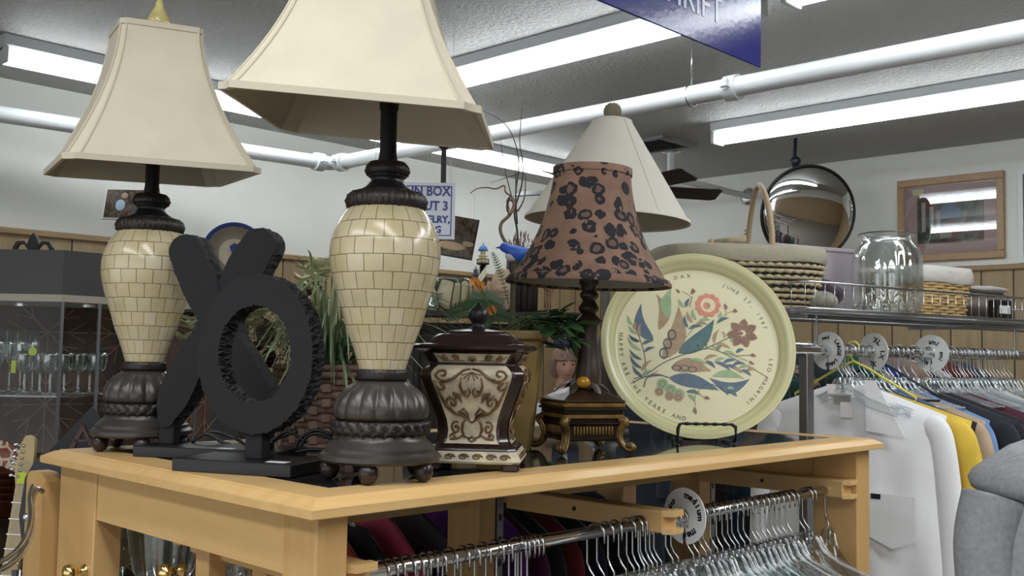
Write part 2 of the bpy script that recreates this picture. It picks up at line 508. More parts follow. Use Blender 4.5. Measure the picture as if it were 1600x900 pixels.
# ------------------------------------------------------------------ hanging blue thrift sign
blue_s = mat('glossy blue sign', '2A2E86', .2, bump=.06, bs=45, bd=.01)
sz = 2.55
a, b = PZ(912, 0, sz), PZ(1199, 103, sz)
yS = (a.y + b.y) / 2
t = thing('hanging_sign', 'glossy blue hanging sign with white THRIFT lettering at the top of the picture', 'sign', (b.x, yS, sz))
Lx = b.x - a.x + .35
g = G(); g.box(-Lx, 0, -.004, .004, 0, .46, b=.001); g.build('panel', blue_s, t)
sw = mat('sign white', 'DDE2F2', .3)
tc = PY(1073, 0, yS); 
text('lettering', 'THRIFT', .115, sw, t, basis((1, 0, 0), (0, 0, 1), (0, -1, 0), (PY(1076, 12, yS - .005).x - b.x, -.005, .118)), bold=.001, sx=1.0)
for x in (-.08, -Lx + .08):
    g = G(); g.cyl((x, 0, .46), (x, 0, CH - sz), .0015, 6); g.build('suspension_wire', wire_m, t)

# ------------------------------------------------------------------ bargain box sign
c0 = P(712, 286, 4.2); c1 = P(575, 271, 4.2); 
dv = Vector((c1.x - c0.x, c1.y - c0.y, 0)); Ls = dv.length; ang = math.atan2(-dv.y, -dv.x)
hs = c0.z - P(712, 375, 4.2).z
t = thing('hanging_sign', 'white hanging sign with blue border and blue BARGAIN BOX lettering behind the large lamp', 'sign', (c0.x, c0.y, c0.z - hs), ang)
g = G(); g.box(-Ls, 0, -.003, .003, 0, hs, b=.001); g.build('panel', mat('sign board white', 'E9EDF6', .25), t)
sb = mat('sign blue', '2C3F94', .35)
g = G(); bw = .004; i0 = .014
g.box(-Ls + i0, -i0, -.0045, -.003, hs - i0 - bw, hs - i0).box(-Ls + i0, -i0, -.0045, -.003, i0, i0 + bw).box(-i0 - bw, -i0, -.0045, -.003, i0, hs - i0).box(-Ls + i0, -Ls + i0 + bw, -.0045, -.003, i0, hs - i0)
g.build('border', sb, t)
for body, z, s, al, x, ft in (('BARGAIN BOX', .84, .056, 'RIGHT', -.02, .318), ('OUT 3', .58, .054, 'RIGHT', -.028, .135), ('JEWELRY,', .345, .040, 'RIGHT', -.02, .165), ('ING', .165, .040, 'RIGHT', -.055, .062)):
    text('lettering', body, s, sb, t, basis((1, 0, 0), (0, 0, 1), (0, -1, 0), (x, -.0045, hs * z)), align=al, bold=.0015, fit=ft)
for x in (-.02, -Ls + .03):
    g = G(); g.cyl((x, 0, hs), (x, 0, CH - c0.z + hs), .0012, 6); g.build('string', white_pl, t)
g = G(); g.box(-.062, -.04, -.004, .004, hs, hs + .16); g.build('hanging_strap', black_pl, t)
g = G(); g.sph((-.051, 0, hs + .165), .028, 14, 8, sc=(1, .35, 1)); g.build('strap_plate', black_pl, t, True)

# ------------------------------------------------------------------ tilted mirror panels at the left wall, reflections painted on
def reflection_mat(name, cols, scale=9, seed=0):
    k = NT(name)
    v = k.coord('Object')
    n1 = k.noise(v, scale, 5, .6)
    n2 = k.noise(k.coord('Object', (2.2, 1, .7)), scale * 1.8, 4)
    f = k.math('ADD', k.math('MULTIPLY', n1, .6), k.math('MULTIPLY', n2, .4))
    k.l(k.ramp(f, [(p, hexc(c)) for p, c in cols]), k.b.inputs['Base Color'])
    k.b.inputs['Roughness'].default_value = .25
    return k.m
def quad_panel(name, label, cat, pts, D, m, em, thick=.012, frame=None):
    """rectangular panel through four measured corners (tl, tr, br, bl)"""
    q = [P(px, py, d) for (px, py), d in zip(pts, D)]
    o = (q[0] + q[1] + q[2] + q[3]) / 4
    x = (q[1] - q[0] + q[2] - q[3]).normalized(); y = (q[0] - q[3] + q[1] - q[2]); y = (y - x * y.dot(x)).normalized(); z = x.cross(y)
    W = ((q[1] - q[0]).length + (q[2] - q[3]).length) / 2; H = ((q[0] - q[3]).length + (q[1] - q[2]).length) / 2
    t = thing(name, label, cat, o); t.rotation_euler = Matrix((x, y, z)).transposed().to_euler()
    G().box(-W / 2, W / 2, -H / 2, H / 2, -thick, 0, b=.002).build('backing', em, t)
    Mi2 = t.rotation_euler.to_matrix().inverted(); 
    for sgx in (-1, 1):
        pw_ = Vector((sgx * W * .4, H / 2 - .01, -thick / 2)); G().cyl(pw_, pw_ + Mi2 @ Vector((0, 0, CH - (o + t.rotation_euler.to_matrix() @ pw_).z)), .0008, 5).build('hanging_string', white_pl, t)
    G().box(-W / 2 + .008, W / 2 - .008, -H / 2 + .008, H / 2 - .008, 0, .002).build('print', m, t)  # mirror face carrying the painted reflection
    return t, W, H
pm1 = reflection_mat('painted shop reflection', [(.35, '1D1814'), (.47, '4A3A2C'), (.53, '6E5C48'), (.58, '39424E'), (.66, '8A7C68')], 14)  # dark shop scene painted in place of a mirrored one
t, W_, H_ = quad_panel('mirror_panel', 'small tilted mirror with painted reflection of a person in pale blue hung behind the left lamp neck', 'picture', [(167, 291), (246, 299), (240, 340), (158, 345)], (5.2, 5.2, 5.15, 5.1), pm1, white_pl)
G().sph((-.045, -.01, .003), .03, 12, 8, sc=(.8, 1.1, .08)).build('blue_shirt', mat('print blue', '9FBDD2', .4), t)  # reflected figure, painted as flat shapes on the mirror face
G().sph((-.03, .045, .003), .017, 12, 8, sc=(1, 1, .08)).build('reflected_head', mat('print skin', 'A98A72', .4), t)
t, W_, H_ = quad_panel('mirror_panel', 'larger dark tilted mirror with painted reflection of a carved wooden duck hung right of the white sign', 'picture', [(662, 330), (757, 344), (730, 406), (655, 390)], (6.4, 6.4, 6.3, 6.3), pm1, black_pl)
g = G(); g.sph((.03, -.07, .004), .07, 16, 8, sc=(1.3, .42, .08)); g.sph((.13, -.04, .004), .03, 12, 8, sc=(1.2, .6, .08)); g.prism([(-.06, -.08), (-.14, -.1), (-.14, -.08), (-.05, -.06)], .002, .005); g.build('duck_reflection', mat('reflected duck tan', 'B59A7A', .4), t)  # reflection of a duck, painted as flat shapes on the mirror face

# ------------------------------------------------------------------ framed print on the right wall
xw = XW
a, b, c, d = PX(1398, 285, xw - .03), PX(1566, 264, xw - .03), PX(1572, 403, xw - .03), PX(1405, 410, xw - .03)
y0, y1 = (a.y + d.y) / 2, (b.y + c.y) / 2; zt, zb = (a.z + b.z) / 2, (c.z + d.z) / 2
W_, H_ = y0 - y1, zt - zb
t = thing('framed_print', 'wood framed garden ruin print with pink mat hung on the right wall', 'picture', (xw, (y0 + y1) / 2, (zt + zb) / 2), 0, rot=(PI / 2, 0, -PI / 2))
fw = .05
fm = wood_mat('print frame wood', 'A98763', 'B99A76', (10, 10, 10), .4)
for nm, (x0, x1, yy0, yy1) in (('top', (-W_ / 2, W_ / 2, H_ / 2 - fw, H_ / 2)), ('b', (-W_ / 2, W_ / 2, -H_ / 2, -H_ / 2 + fw)), ('l', (-W_ / 2, -W_ / 2 + fw, -H_ / 2 + fw, H_ / 2 - fw)), ('r', (W_ / 2 - fw, W_ / 2, -H_ / 2 + fw, H_ / 2 - fw))):
    G().box(x0, x1, yy0, yy1, 0.001, .03, b=.006).build('frame_rail', fm, t)
G().box(-W_ / 2 + fw, W_ / 2 - fw, -H_ / 2 + fw, H_ / 2 - fw, 0.001, .008).build('mat_board', mat('pink mat board', 'B59B98', .6), t)
k = NT('garden ruin painting')
tcx = k.n('ShaderNodeTexCoord'); sp = k.n('ShaderNodeSeparateXYZ'); k.l(tcx.outputs['Object'], sp.inputs[0])
n1 = k.noise(k.coord('Object'), 16, 6, .65); n2 = k.noise(k.coord('Object'), 6, 3)
base = k.ramp(n1, [(.34, hexc('20232B')), (.46, hexc('3F4136')), (.53, hexc('5C5848')), (.6, hexc('6E6A5E')), (.7, hexc('8E8A84'))])
red = k.mix(k.math('GREATER_THAN', n2, .56), base, hexc('6B3F38'))
k.l(red, k.b.inputs['Base Color']); k.b.inputs['Roughness'].default_value = .4
pw, ph = W_ / 2 - fw - .085, H_ / 2 - fw - .075
pnt = G().box(-pw, pw, -ph, ph, .008, .011).build('painting', k.m, t)
colm = mat('painted columns', 'A9A6A6', .5, var=.15, vs=60)
G().box(-pw * .86, -pw * .74, -ph * .5, ph * .75, .011, .012).box(-pw * .62, -pw * .5, -ph * .5, ph * .55, .011, .012).box(-pw * .4, -pw * .28, -ph * .5, ph * .35, .011, .012).build('painted_columns', colm, pnt)
g = G(); g.prism([(pw * (.0 + .36 * math.cos(q)), ph * (.0 + .62 * math.sin(q))) for q in [PI * k2 / 14 for k2 in range(15)]], .011, .012); g.build('painted_sky_arch', mat('painted sky', '5D7392', .5), pnt)
G().box(-pw * .3, pw * .05, -ph * .8, -ph * .5, .011, .0122).build('painted_fountain', mat('painted pink stone', '9A8886', .5), pnt)
G().box(-W_ / 2 + fw + .055, -W_ / 2 + fw + .13, H_ / 2 - fw - .06, H_ / 2 - fw - .02, .012, .0145).build('price_tag', mat('cream tag', 'D8CFA4', .6), t)
G().box(-W_ / 2 + fw, W_ / 2 - fw, -H_ / 2 + fw, H_ / 2 - fw, .016, .018).build('glazing', clear_mat('picture glass', (.97, .98, .98), .07, .02, .5), t)
# wall grille at the right edge
a, b = PX(1590, 266, xw - .02), PX(1592, 411, xw - .02)
t = thing('wall_grille', 'white framed perforated wall grille at the right edge of the picture', 'grille', (xw, a.y - .3, (a.z + b.z) / 2), 0, rot=(PI / 2, 0, -PI / 2))
h2 = (a.z - b.z) / 2
G().box(-.3, .3, -h2, -h2 + .03, .001, .025).box(-.3, .3, h2 - .03, h2, .001, .025).box(-.3, -.27, -h2 + .03, h2 - .03, .001, .025).box(.27, .3, -h2 + .03, h2 - .03, .001, .025).build('frame', white_pl, t)
k = NT('perforated screen'); vv = k.n('ShaderNodeTexVoronoi', i_Scale=90.0); vv.inputs['Randomness'].default_value = 0
k.l(k.coord('Object'), vv.inputs['Vector']); k.l(k.ramp(vv.outputs[0], [(.3, hexc('3A3B3C')), (.45, hexc('9A9C9C'))]), k.b.inputs['Base Color'])
G().box(-.27, .27, -h2 + .03, h2 - .03, .001, .012).build('screen', k.m, t)

# ------------------------------------------------------------------ round convex mirror
D_ = 6.6
mc = P(1268, 335, D_)
t = thing('round_mirror', 'round convex security mirror hanging from a black bracket above the baskets', 'mirror', mc)
nrm = (CAM0 + Vector((.6, -3.2, -.6)) - mc).normalized(); xx = Vector((0, 0, 1)).cross(nrm).normalized(); yy = nrm.cross(xx)
t.rotation_euler = Matrix((xx, yy, nrm)).transposed().to_euler()
R_ = 76 / FPX * D_
prof = [(max(.0005, R_ * .97 * math.sin(q)), .05 * (math.cos(q * .9) - 1) * 1.4) for q in [PI / 2 * k2 / 12 for k2 in range(13)]]
g = G(); g.lathe(prof, 40, cap=True); g.build('mirror_glass', mat('mirror silver', (.75, .75, .73), .03, 1), t, True)
zb = prof[-1][1]
g = G(); g.tube([(R_ * math.cos(q), R_ * math.sin(q), zb) for q in [2 * PI * k2 / 48 for k2 in range(48)]], .008, 8, closed=True); g.build('rim', black_pl, t, True)
g = G(); g.lathe([(R_ * .98, zb), (R_ * .6, zb - .04), (.01, zb - .06)], 32, cap=True); g.build('back', black_pl, t, True)
top = P(1243, 240, D_ + .1)
Mi = t.rotation_euler.to_matrix().inverted()
bk = G(); p0 = Mi @ (Vector((top.x, top.y, CH)) - mc); p1 = Mi @ (P(1240, 300, D_ + .12) - mc); p2 = Vector((0, .02, zb - .05))
bk.tube([p0, p1, p2], .012, 8); bk.build('bracket', mat('navy bracket', '20253A', .4), t, True)
bk = G(); bk.sph(Mi @ (P(1243, 252, D_ + .1) - mc), .035, 12, 8, sc=(1, 1, 1)); bk.build('bracket_joint', mat('navy bracket', '20253A', .4), t, True)
# ================================================================== display table
TZ = 1.40
X0, X1, Y0, Y1 = .825, 2.545, 1.155, 2.01      # inner ridge of the chamfered top
tbl = thing('display_table', 'maple clothing display table with dark inset top carrying the lamps', 'table', ((X0 + X1) / 2, (Y0 + Y1) / 2, 0))
ox, oy = (X0 + X1) / 2, (Y0 + Y1) / 2
def TL(g): # shift to the table frame
    g.v = [(v[0] - ox, v[1] - oy, v[2]) for v in g.v]; return g
g = G()
def rr(i, z): return [(X0 - i, Y0 - i, z), (X1 + i, Y0 - i, z), (X1 + i, Y1 + i, z), (X0 - i, Y1 + i, z)]
fr_ = .075
g.loft([rr(-fr_, TZ - .006), rr(-fr_, TZ), rr(-.004, TZ), rr(-.0035, TZ - .0022), rr(.0, TZ - .0022), rr(.003, TZ - .0024), rr(.019, TZ - .0115), rr(.022, TZ - .0125), rr(.022, TZ - .0245), rr(.020, TZ - .026), rr(-fr_, TZ - .026)], cap=False)
TL(g).build('top_frame', maple, tbl)
g = G(); g.box(X0 + fr_, X1 - fr_, Y0 + fr_, Y1 - fr_, TZ - .022, TZ - .0008)
k = NT('dark glass inset'); 
k.l(k.ramp(k.noise(k.coord('Object'), 5, 4), [(.3, hexc('15171A')), (.7, hexc('2B2D2E'))]), k.b.inputs['Base Color']); k.b.inputs['Roughness'].default_value = .05
TL(g).build('glass_inset', k.m, tbl)
yb = TZ - .026
# legs, aprons, dividers
def leg(x0, x1, y0, y1):
    g = G(); g.box(x0, x1, y0, y1, 0, yb, b=.003); TL(g).build('leg', maple_z, tbl)
leg(.83, .885, 1.16, 1.24); leg(.83, .885, 1.845, 2.00)
leg(2.45, 2.61, 1.16, 1.23) if False else leg(2.47, 2.54, 1.16, 1.28); leg(2.47, 2.54, 1.90, 2.0)
g = G(); g.box(.835, .862, 1.24, 1.845, 1.284, yb); TL(g).build('side_apron', maple_y, tbl)
g = G(); g.box(2.50, 2.525, 1.28, 1.90, 1.284, yb); TL(g).build('side_apron', maple_y, tbl)
leg(.864, .90, 1.50, 1.54); leg(.92, .96, 1.42, 1.46)
# two middle uprights with slotted standards
slot_m = mat('slotted steel standard', '8F9092', .35, .8)
for x in (1.57, 2.43):
    g = G(); g.box(x, x + .055, 1.60, 1.70, 0, yb, b=.003); TL(g).build('upright', maple_z, tbl)
    g = G(); g.box(x + .058, x + .078, 1.60, 1.612, .1, yb - .01); g2 = g
    TL(g).build('slotted_standard', slot_m, tbl)
    g = G()
    for q in range(12): g.box(x + .0645, x + .0715, 1.5985, 1.6, 1.33 - .05 * q, 1.345 - .05 * q)
    TL(g).build('slot', black_pl, tbl)
g = G(); g.box(.885, 2.47, 1.63, 1.655, 1.262, yb); TL(g).build('centre_rail', maple, tbl)
# arms that carry the hang rails
for ax, xe in ((.887, .937), (1.655, 1.703), (2.42, 2.468)):
    g = G(); g.box(ax, xe, 1.175, 1.60, 1.256, 1.298, b=.002); 
    TL(g).build('rail_arm', maple_y, tbl)
    g = G()
    for z0, z1 in ((1.288, 1.300), (1.254, 1.264)): g.prism([(ax, 1.176), (ax + .012, 1.158), (xe, 1.158), (xe, 1.176)], z0, z1)
    TL(g).build('arm_end_lip', maple, tbl)
    g = G(); g.cyl((ax - .001, 1.40, 1.278), (ax + .001, 1.40, 1.278), .005, 12); TL(g).build('screw_hole', mat('dark hole', '33251A', .8), tbl)
# brass knobs on the left legs
for x, y, z in ((.828, PX(121, 893, .815).y, PX(121, 893, .815).z), (.862, PX(272, 893, .85).y, PX(272, 893, .85).z)):
    g = G()
    g.lathe([(.012, 0), (.012, .006), (.006, .01), (.006, .018), (.013, .024), (.016, .032), (.013, .040), (.001, .044)], 20, M=Matrix.Translation((x + .004, y, z)) @ Matrix.Rotation(-PI / 2, 4, 'Y')); TL(g).build('brass_knob', brass, tbl, True)
# left faceout bar with chrome arm
g = G(); M = Matrix.Translation((.83, 2.07, 0))
prof = [(-.04, .6), (.04, .6), (.04, 1.335), (.034, 1.347), (.02, 1.352), (-.02, 1.352), (-.034, 1.347), (-.04, 1.335)]
g.loft([[(x, 2.075 + y, z) for y, z in prof] for x in (.812, .845)], True); TL(g).build('faceout_upright', maple_z, tbl)
g = G(); g.sph((.810, 2.085, 1.31), .007, 10, 6, sc=(.4, 1, 1.6)); TL(g).build('keyhole', mat('dark hole', '33251A', .8), tbl, True)
g = G(); g.sph((.806, 2.09, 1.262), .0085, 12, 8); TL(g).build('screw', chrome, tbl, True)
pts = smoothpts([P(66, 768, 1.955), P(57, 765, 1.93), P(49, 785, 1.9), P(50, 815, 1.86), P(45, 845, 1.82), P(25, 875, 1.78), P(-10, 895, 1.74), P(-60, 905, 1.72)], 6)
g = G(); g.tube([p for p in pts], .0055, 10); g.tube([p + Vector((0, .008, .012)) for p in pts[8:]], .0045, 8); TL(g).build('faceout_arm', chrome, tbl, True)

# ================================================================== big carved lamps
k = NT('tiled shell vase')
tcx = k.n('ShaderNodeTexCoord')
br = k.n('ShaderNodeTexBrick', i_Scale=1.0); br.offset = .5
br.inputs['Brick Width'].default_value = 1; br.inputs['Row Height'].default_value = 1
br.inputs['Mortar Size'].default_value = .022; br.inputs['Mortar Smooth'].default_value = .15
br.inputs['Color1'].default_value = (*hexc('C4BAA0'), 1); br.inputs['Color2'].default_value = (*hexc('BAAC8A'), 1); br.inputs['Mortar'].default_value = (*hexc('5E4C33'), 1)
wob = k.n('ShaderNodeMixRGB', blend_type='ADD'); wob.inputs[0].default_value = .09
nn = k.n('ShaderNodeTexNoise', i_Scale=1.3); k.l(tcx.outputs['UV'], nn.inputs[0])
k.l(tcx.outputs['UV'], wob.inputs[1]); k.l(nn.outputs['Color'], wob.inputs[2])
k.l(wob.outputs[0], br.inputs[0])
nf = k.noise(k.coord('Object'), 13, 3)
base = k.mix(k.ramp(nf, [(.45, (0, 0, 0)), (.68, (.8, .8, .8))]), br.outputs['Color'], hexc('B3A679'))
nf3 = k.noise(k.coord('Object'), 22, 2)
base = k.mix(k.ramp(nf3, [(.55, (0, 0, 0)), (.75, (.5, .5, .5))]), base, hexc('9A9674'))
base = k.mix(br.outputs['Fac'], base, hexc('64533A'))
k.l(base, k.b.inputs['Base Color']); k.b.inputs['Roughness'].default_value = .2
bmp = k.n('ShaderNodeBump', i_Strength=.5, i_Distance=.002); bmp.invert = True; k.l(br.outputs['Fac'], bmp.inputs['Height']); k.l(bmp.outputs[0], k.b.inputs['Normal'])
tile_m = k.m
stem_m = mat('dark lamp stem', '1D1C20', .35, .2)
foot_m = mat('dark wood foot', '2A1F1F', .3)
lead_m = mat('carved lamp base', '3F3B38', .33, .25, var=.25, vs=25, bump=.1, bs=140)
s_ = 1 / 985.0
def big_lamp(label, loc, rz, shade_z, shade_yaw, roll, pitch, half, half_top, hgt, so=(0, 0)):
    t = thing('table_lamp', label, 'table lamp', loc, 0, 'carved lamps with cream bell shades')
    for kf in range(5):
        a = rz + 2 * PI * kf / 5
        G().lathe([(.004, 0), (.011, .004), (.0155, .014), (.0145, .024), (.009, .031)], 18, c=(.078 * math.cos(a), .078 * math.sin(a), 0)).build('foot', foot_m, t, True)
    G().lathe([(.06, .029), (.090, .029), (.095, .033), (.095, .040), (.090, .044), (.0865, .045), (.0865, .051), (.082, .054), (.079, .058), (.074, .061), (.071, .066), (.070, .071), (.06, .073)], 56).build('base_plinth', lead_m, t, True, angle=35)
    g = G()
    def carve(r, z, a, i):
        return r * (1 + .035 * math.sin(a * 26 + 2.5 * math.sin(z * 300)) * (1 if 0 < i < 7 else 0)) + .0012 * math.sin(a * 52 + z * 900)
    g.lathe([(.068, .070), (.073, .071), (.076, .075), (.077, .080), (.076, .084), (.077, .088), (.074, .092), (.066, .093)], 208, mod=carve)
    g.build('leaf_band', bronze, t, True)
    def gad(r, z, a, i):
        f = math.sin(PI * min(1, max(0, (z - .090) / .062))) ** .5
        return r * (1 - .085 * f * (1 - abs(math.sin(a * 8)) ** .7))
    g = G(); g.lathe([(.060, .092), (.070, .094), (.0745, .099), (.076, .106), (.0755, .114), (.072, .124), (.066, .133), (.058, .141), (.049, .148), (.040, .153), (.034, .155)], 160, mod=gad); g.build('fluted_bowl', lead_m, t, True)
    def rope(r, z, a, i): return r * (1 + .03 * math.sin(a * 30 + z * 700))
    G().lathe([(.030, .152), (.038, .153), (.0405, .158), (.0395, .162), (.0405, .166), (.038, .171), (.030, .172)], 160, mod=rope).build('collar', bronze, t, True)
    rows = [(588, 33), (562, 40.5), (533.6, 49.6), (508, 59), (480, 66.7), (453, 75.5), (424, 83), (397, 86.7), (372, 85.2), (350, 78.5), (332, 69), (319, 60)]
    prof = [((746 - y) * s_, r * s_) for y, r in rows]
    zz = smoothpts([(r, 0, z) for z, r in prof], 4)
    G().lathe([(p.x, p.z) for p in zz], 72, uvt=(18, lambda z: (z - .1604) / .02765), cap=True).build('tiled_vase', tile_m, t, True)
    def carve2(r, z, a, i): return r * (1 + .03 * math.sin(a * 17) * math.sin(z * 500 + 1.3) + .018 * math.sin(a * 41 + z * 800))
    G().lathe([(.050, .430), (.060, .432), (.0635, .438), (.0645, .446), (.0625, .455), (.056, .461), (.045, .462)], 176, mod=carve2).build('collar', bronze, t, True)
    G().lathe([(.045, .461), (.043, .465), (.035, .470), (.029, .476), (.026, .482), (.0275, .486), (.031, .488), (.030, .491)], 40).build('neck', stem_m, t, True)
    G().lathe([(.026, .488), (.0325, .490), (.0355, .497), (.034, .505), (.0285, .512), (.018, .514)], 120, mod=carve2).build('collar', bronze, t, True)
    for c_ in t.children:
        if c_.name.split('.')[0] in ('tiled_vase', 'collar', 'neck'): c_.scale = (1, 1, .968); c_.location.z = .0064
    sz_ = shade_z - loc[2]
    G().lathe([(.0165, .495), (.0165, .503), (.0135, .519), (.0135, sz_ + .02), (.0155, sz_ + .02), (.0155, sz_ + .03), (.009, sz_ + .032)], 24).build('stem', stem_m, t, True, angle=40)
    # harp, socket and bulb under the shade
    G().lathe([(.017, sz_ + .03), (.019, sz_ + .05), (.019, sz_ + .075), (.015, sz_ + .08)], 20).build('socket', brass, t, True)
    hp = [(.012 * 1, 0, sz_ + .035), (.05, 0, sz_ + .07), (.062, 0, sz_ + .14), (.045, 0, sz_ + hgt - .03), (.0, 0, sz_ + hgt - .004)]
    hp = smoothpts(hp, 5); g = G(); g.tube(hp, .0018, 6); g.tube([Vector((-p.x, 0, p.z)) for p in hp], .0018, 6); g.build('harp', brass, t, True)
    # shade
    R = Matrix.Rotation(shade_yaw, 3, 'Z')
    cd = Vector((math.cos(AZ), math.sin(AZ), 0)); rd = Vector((math.sin(AZ), -math.cos(AZ), 0))
    def tilt(p, zc):
        p = R @ Vector((p[0], p[1], 0)); return Vector((p.x + so[0], p.y + so[1], zc - math.tan(roll) * p.dot(rd) + math.tan(pitch) * p.dot(cd)))
    NS = 14
    def section(h, c, per=7):
        # square of half-width h with small scooped corners of size c
        out = []
        for q in range(4):
            a = q * PI / 2; ca, sa = math.cos(a), math.sin(a)
            loc_ = []
            for i in range(per):                       # flat side, from right-bottom to right-top
                y = lerp(-(h - c), h - c, i / (per - 1)); loc_.append((h - .014 * h * 0 + .0, y))
            # scooped corner
            for i in range(1, 4):
                u = i / 4
                ang_ = lerp(-PI / 2, -PI, u)
                cx_, cy_ = h, h
                loc_.append((cx_ + c * math.cos(ang_) * .55 - c * .45 * u, cy_ + c * math.sin(ang_) * .55 - c * .45 * (1 - u)))
            for x, y in loc_: out.append((x * ca - y * sa, x * sa + y * ca))
        return out
    def hw(u): # u 0 bottom .. 1 top, concave bell
        return lerp(half, half_top, 1 - (1 - u) ** 1.75)
    rings = []; inner = []
    for i in range(NS + 1):
        u = i / NS; h = hw(u); c = h * .12
        rings.append([tilt(p, sz_ + hgt * u) for p in section(h, c)])
        inner.append([tilt(p, sz_ + hgt * u) for p in section(h - .003, c)])
    g = G(); g.loft(rings, False); g.build('lampshade', linen, t, True, angle=28)
    sh = t.children[-1] if False else [c_ for c_ in t.children if c_.name.startswith('lampshade')][0]
    g = G(); g.loft([list(reversed(r)) for r in inner], False); g.build('shade_lining', shade_in, sh, True, angle=28)
    # trims
    trim_m = mat('cream trim', 'BFB7A2', .85, bump=.2, bs=500, bd=.001)
    for u, hh in ((0, .010), (1, .010)):
        h = hw(u); c = h * .12; zc = sz_ + hgt * u
        z0, z1 = (-.001, hh) if u == 0 else (-hh, .001)
        dh = .0022
        o1 = [tilt(p, zc + z0) for p in section(h + dh, c)]; o2 = [tilt(p, zc + z1) for p in section(h + dh - .0, c)]
        i1 = [tilt(p, zc + z0) for p in section(h - .004, c)]; i2 = [tilt(p, zc + z1) for p in section(h - .004, c)]
        g = G(); g.loft([i1, o1, o2, i2], False, loop=True); g.build('shade_trim', trim_m, sh, True, angle=35)
    per = 10
    for q in range(4):
        g = G()
        for idx in (q * per + 6, (q * per + per) % (4 * per)):
            g.tube([rings[i][idx] for i in range(NS + 1)], .0022, 6)
        g.build('corner_seam', trim_m, sh, True)
    # spider and finial
    zt_ = sz_ + hgt
    g = G()
    for q in range(4):
        a = shade_yaw + q * PI / 2; g.cyl((so[0], so[1], zt_ - .004), (so[0] + half_top * .98 * math.cos(a), so[1] + half_top * .98 * math.sin(a), zt_ - .004), .0018, 6)
    g.build('spider', brass, sh)
    G().lathe([(.008, zt_ - .002), (.020, zt_ + .004), (.0235, zt_ + .014), (.022, zt_ + .024), (.016, zt_ + .036), (.010, zt_ + .047), (.007, zt_ + .058), (.004, zt_ + .066), (.0008, zt_ + .07)], 28).build('finial', mat('onyx finial', 'B9AC74', .15, var=.2, vs=30), t, True)
    return t
c2 = PZ(591, 746, TZ)
big_lamp('cream bell shade lamp with tiled vase body, nearest the camera and largest of the lamps', (1.024, 1.267, TZ), rad(-142), 1.968, rad(-48.1), rad(4.7), rad(2.8), .189, .084, .285, (-.023, .021))
big_lamp('cream bell shade lamp with tiled vase body, standing at the left end of the table', (.945, 1.905, TZ), rad(172), 1.944, rad(-16), rad(0), rad(3.3), .176, .076, .288, (-.003, .006))

# ================================================================== carved X and O
blk = mat('black carved wood', '1D1D1F', .7, spec=.3, bump=.25, bs=35, bd=.002, stretch=(1, 1, .2))
blk_e = mat('black chiselled edge', '232325', .65, spec=.4, bump=.9, bs=260, bd=.004)
blk_b = mat('black painted base', '141416', .35)
def extrude_outline(g, loops, th, y0, faces_fn=None):
    pass
def chisel(amp=.0016): return rnd(-amp, amp)
def sculpt_ring(t, cx, cz, ro_x, ro_z, ri_x, ri_z, th):
    g = G(); n = 180
    def pt(rx, rz, a, y, j=0): return (cx + (rx + j) * math.cos(a), y, cz + (rz + j) * math.sin(a))
    jo = [chisel() for _ in range(n)]; ji = [chisel() for _ in range(n)]; jo2 = [chisel(.0045) for _ in range(n)]; ji2 = [chisel(.0045) for _ in range(n)]
    R_ = []
    A = [2 * PI * k2 / n for k2 in range(n)]
    g.cur = 0
    fo = [pt(ro_x, ro_z, A[i], -th / 2, jo[i]) for i in range(n)]; fi = [pt(ri_x, ri_z, A[i], -th / 2, -ji[i]) for i in range(n)]
    g.loft([fi, fo], False)
    g.cur = 1
    rings = [fo] + [[pt(ro_x - .001, ro_z - .001, A[i], -th / 2 + th * q / 5, jo2[(i * 7 + q * 31) % n]) for i in range(n)] for q in range(1, 5)] + [[pt(ro_x, ro_z, A[i], th / 2, jo[(i + 5) % n]) for i in range(n)]]
    g.loft(rings, False)
    bo = rings[-1]; bi = [pt(ri_x, ri_z, A[i], th / 2, -ji[(i + 5) % n]) for i in range(n)]
    g.cur = 0; g.loft([bo, bi], False)
    g.cur = 1
    rings = [bi] + [[pt(ri_x + .001, ri_z + .001, A[i], th / 2 - th * q / 5, -ji2[(i * 7 + q * 31) % n]) for i in range(n)] for q in range(1, 5)] + [fi]
    g.loft(rings, False)
    return g.build('letter_ring', [blk, blk_e], t)
sticker = mat('white sticker', 'DADADA', .5)
# O
oc = PZ(396, 712, TZ + .021)
yawO = rad(-65)
t = thing('letter_sculpture', 'black carved wooden letter O on a black block base', 'sculpture', (0, 0, 0), yawO)
p_fl, p_fr = PZ(265, 738, TZ), PZ(466, 749, TZ)
M = Matrix.Rotation(-yawO, 4, 'Z')
dO = Vector((math.cos(yawO), math.sin(yawO), 0)); nO = Vector((-math.sin(yawO), math.cos(yawO), 0))
wO = .222; depO = .118
orig = Vector((.919, 1.356, TZ)) - dO * wO + dO * (wO / 2)
t.location = orig + nO * (depO / 2)
g = G(); g.box(-wO / 2, wO / 2, -depO / 2, depO / 2, 0, .021, b=.0015); g.build('base', blk_b, t)
G().box(-.006 + .062, .03 + .062, -.045, -.028, .0212, .0218).build('sticker', sticker, t)
xo = .012
sculpt_ring(t, xo, .021 + .040 + .131, .109, .131, .069, .080, .040)
g = G(); g.box(xo - .016, xo + .016, -.014, .014, .0205, .069, b=.002); g.build('post', blk, t)
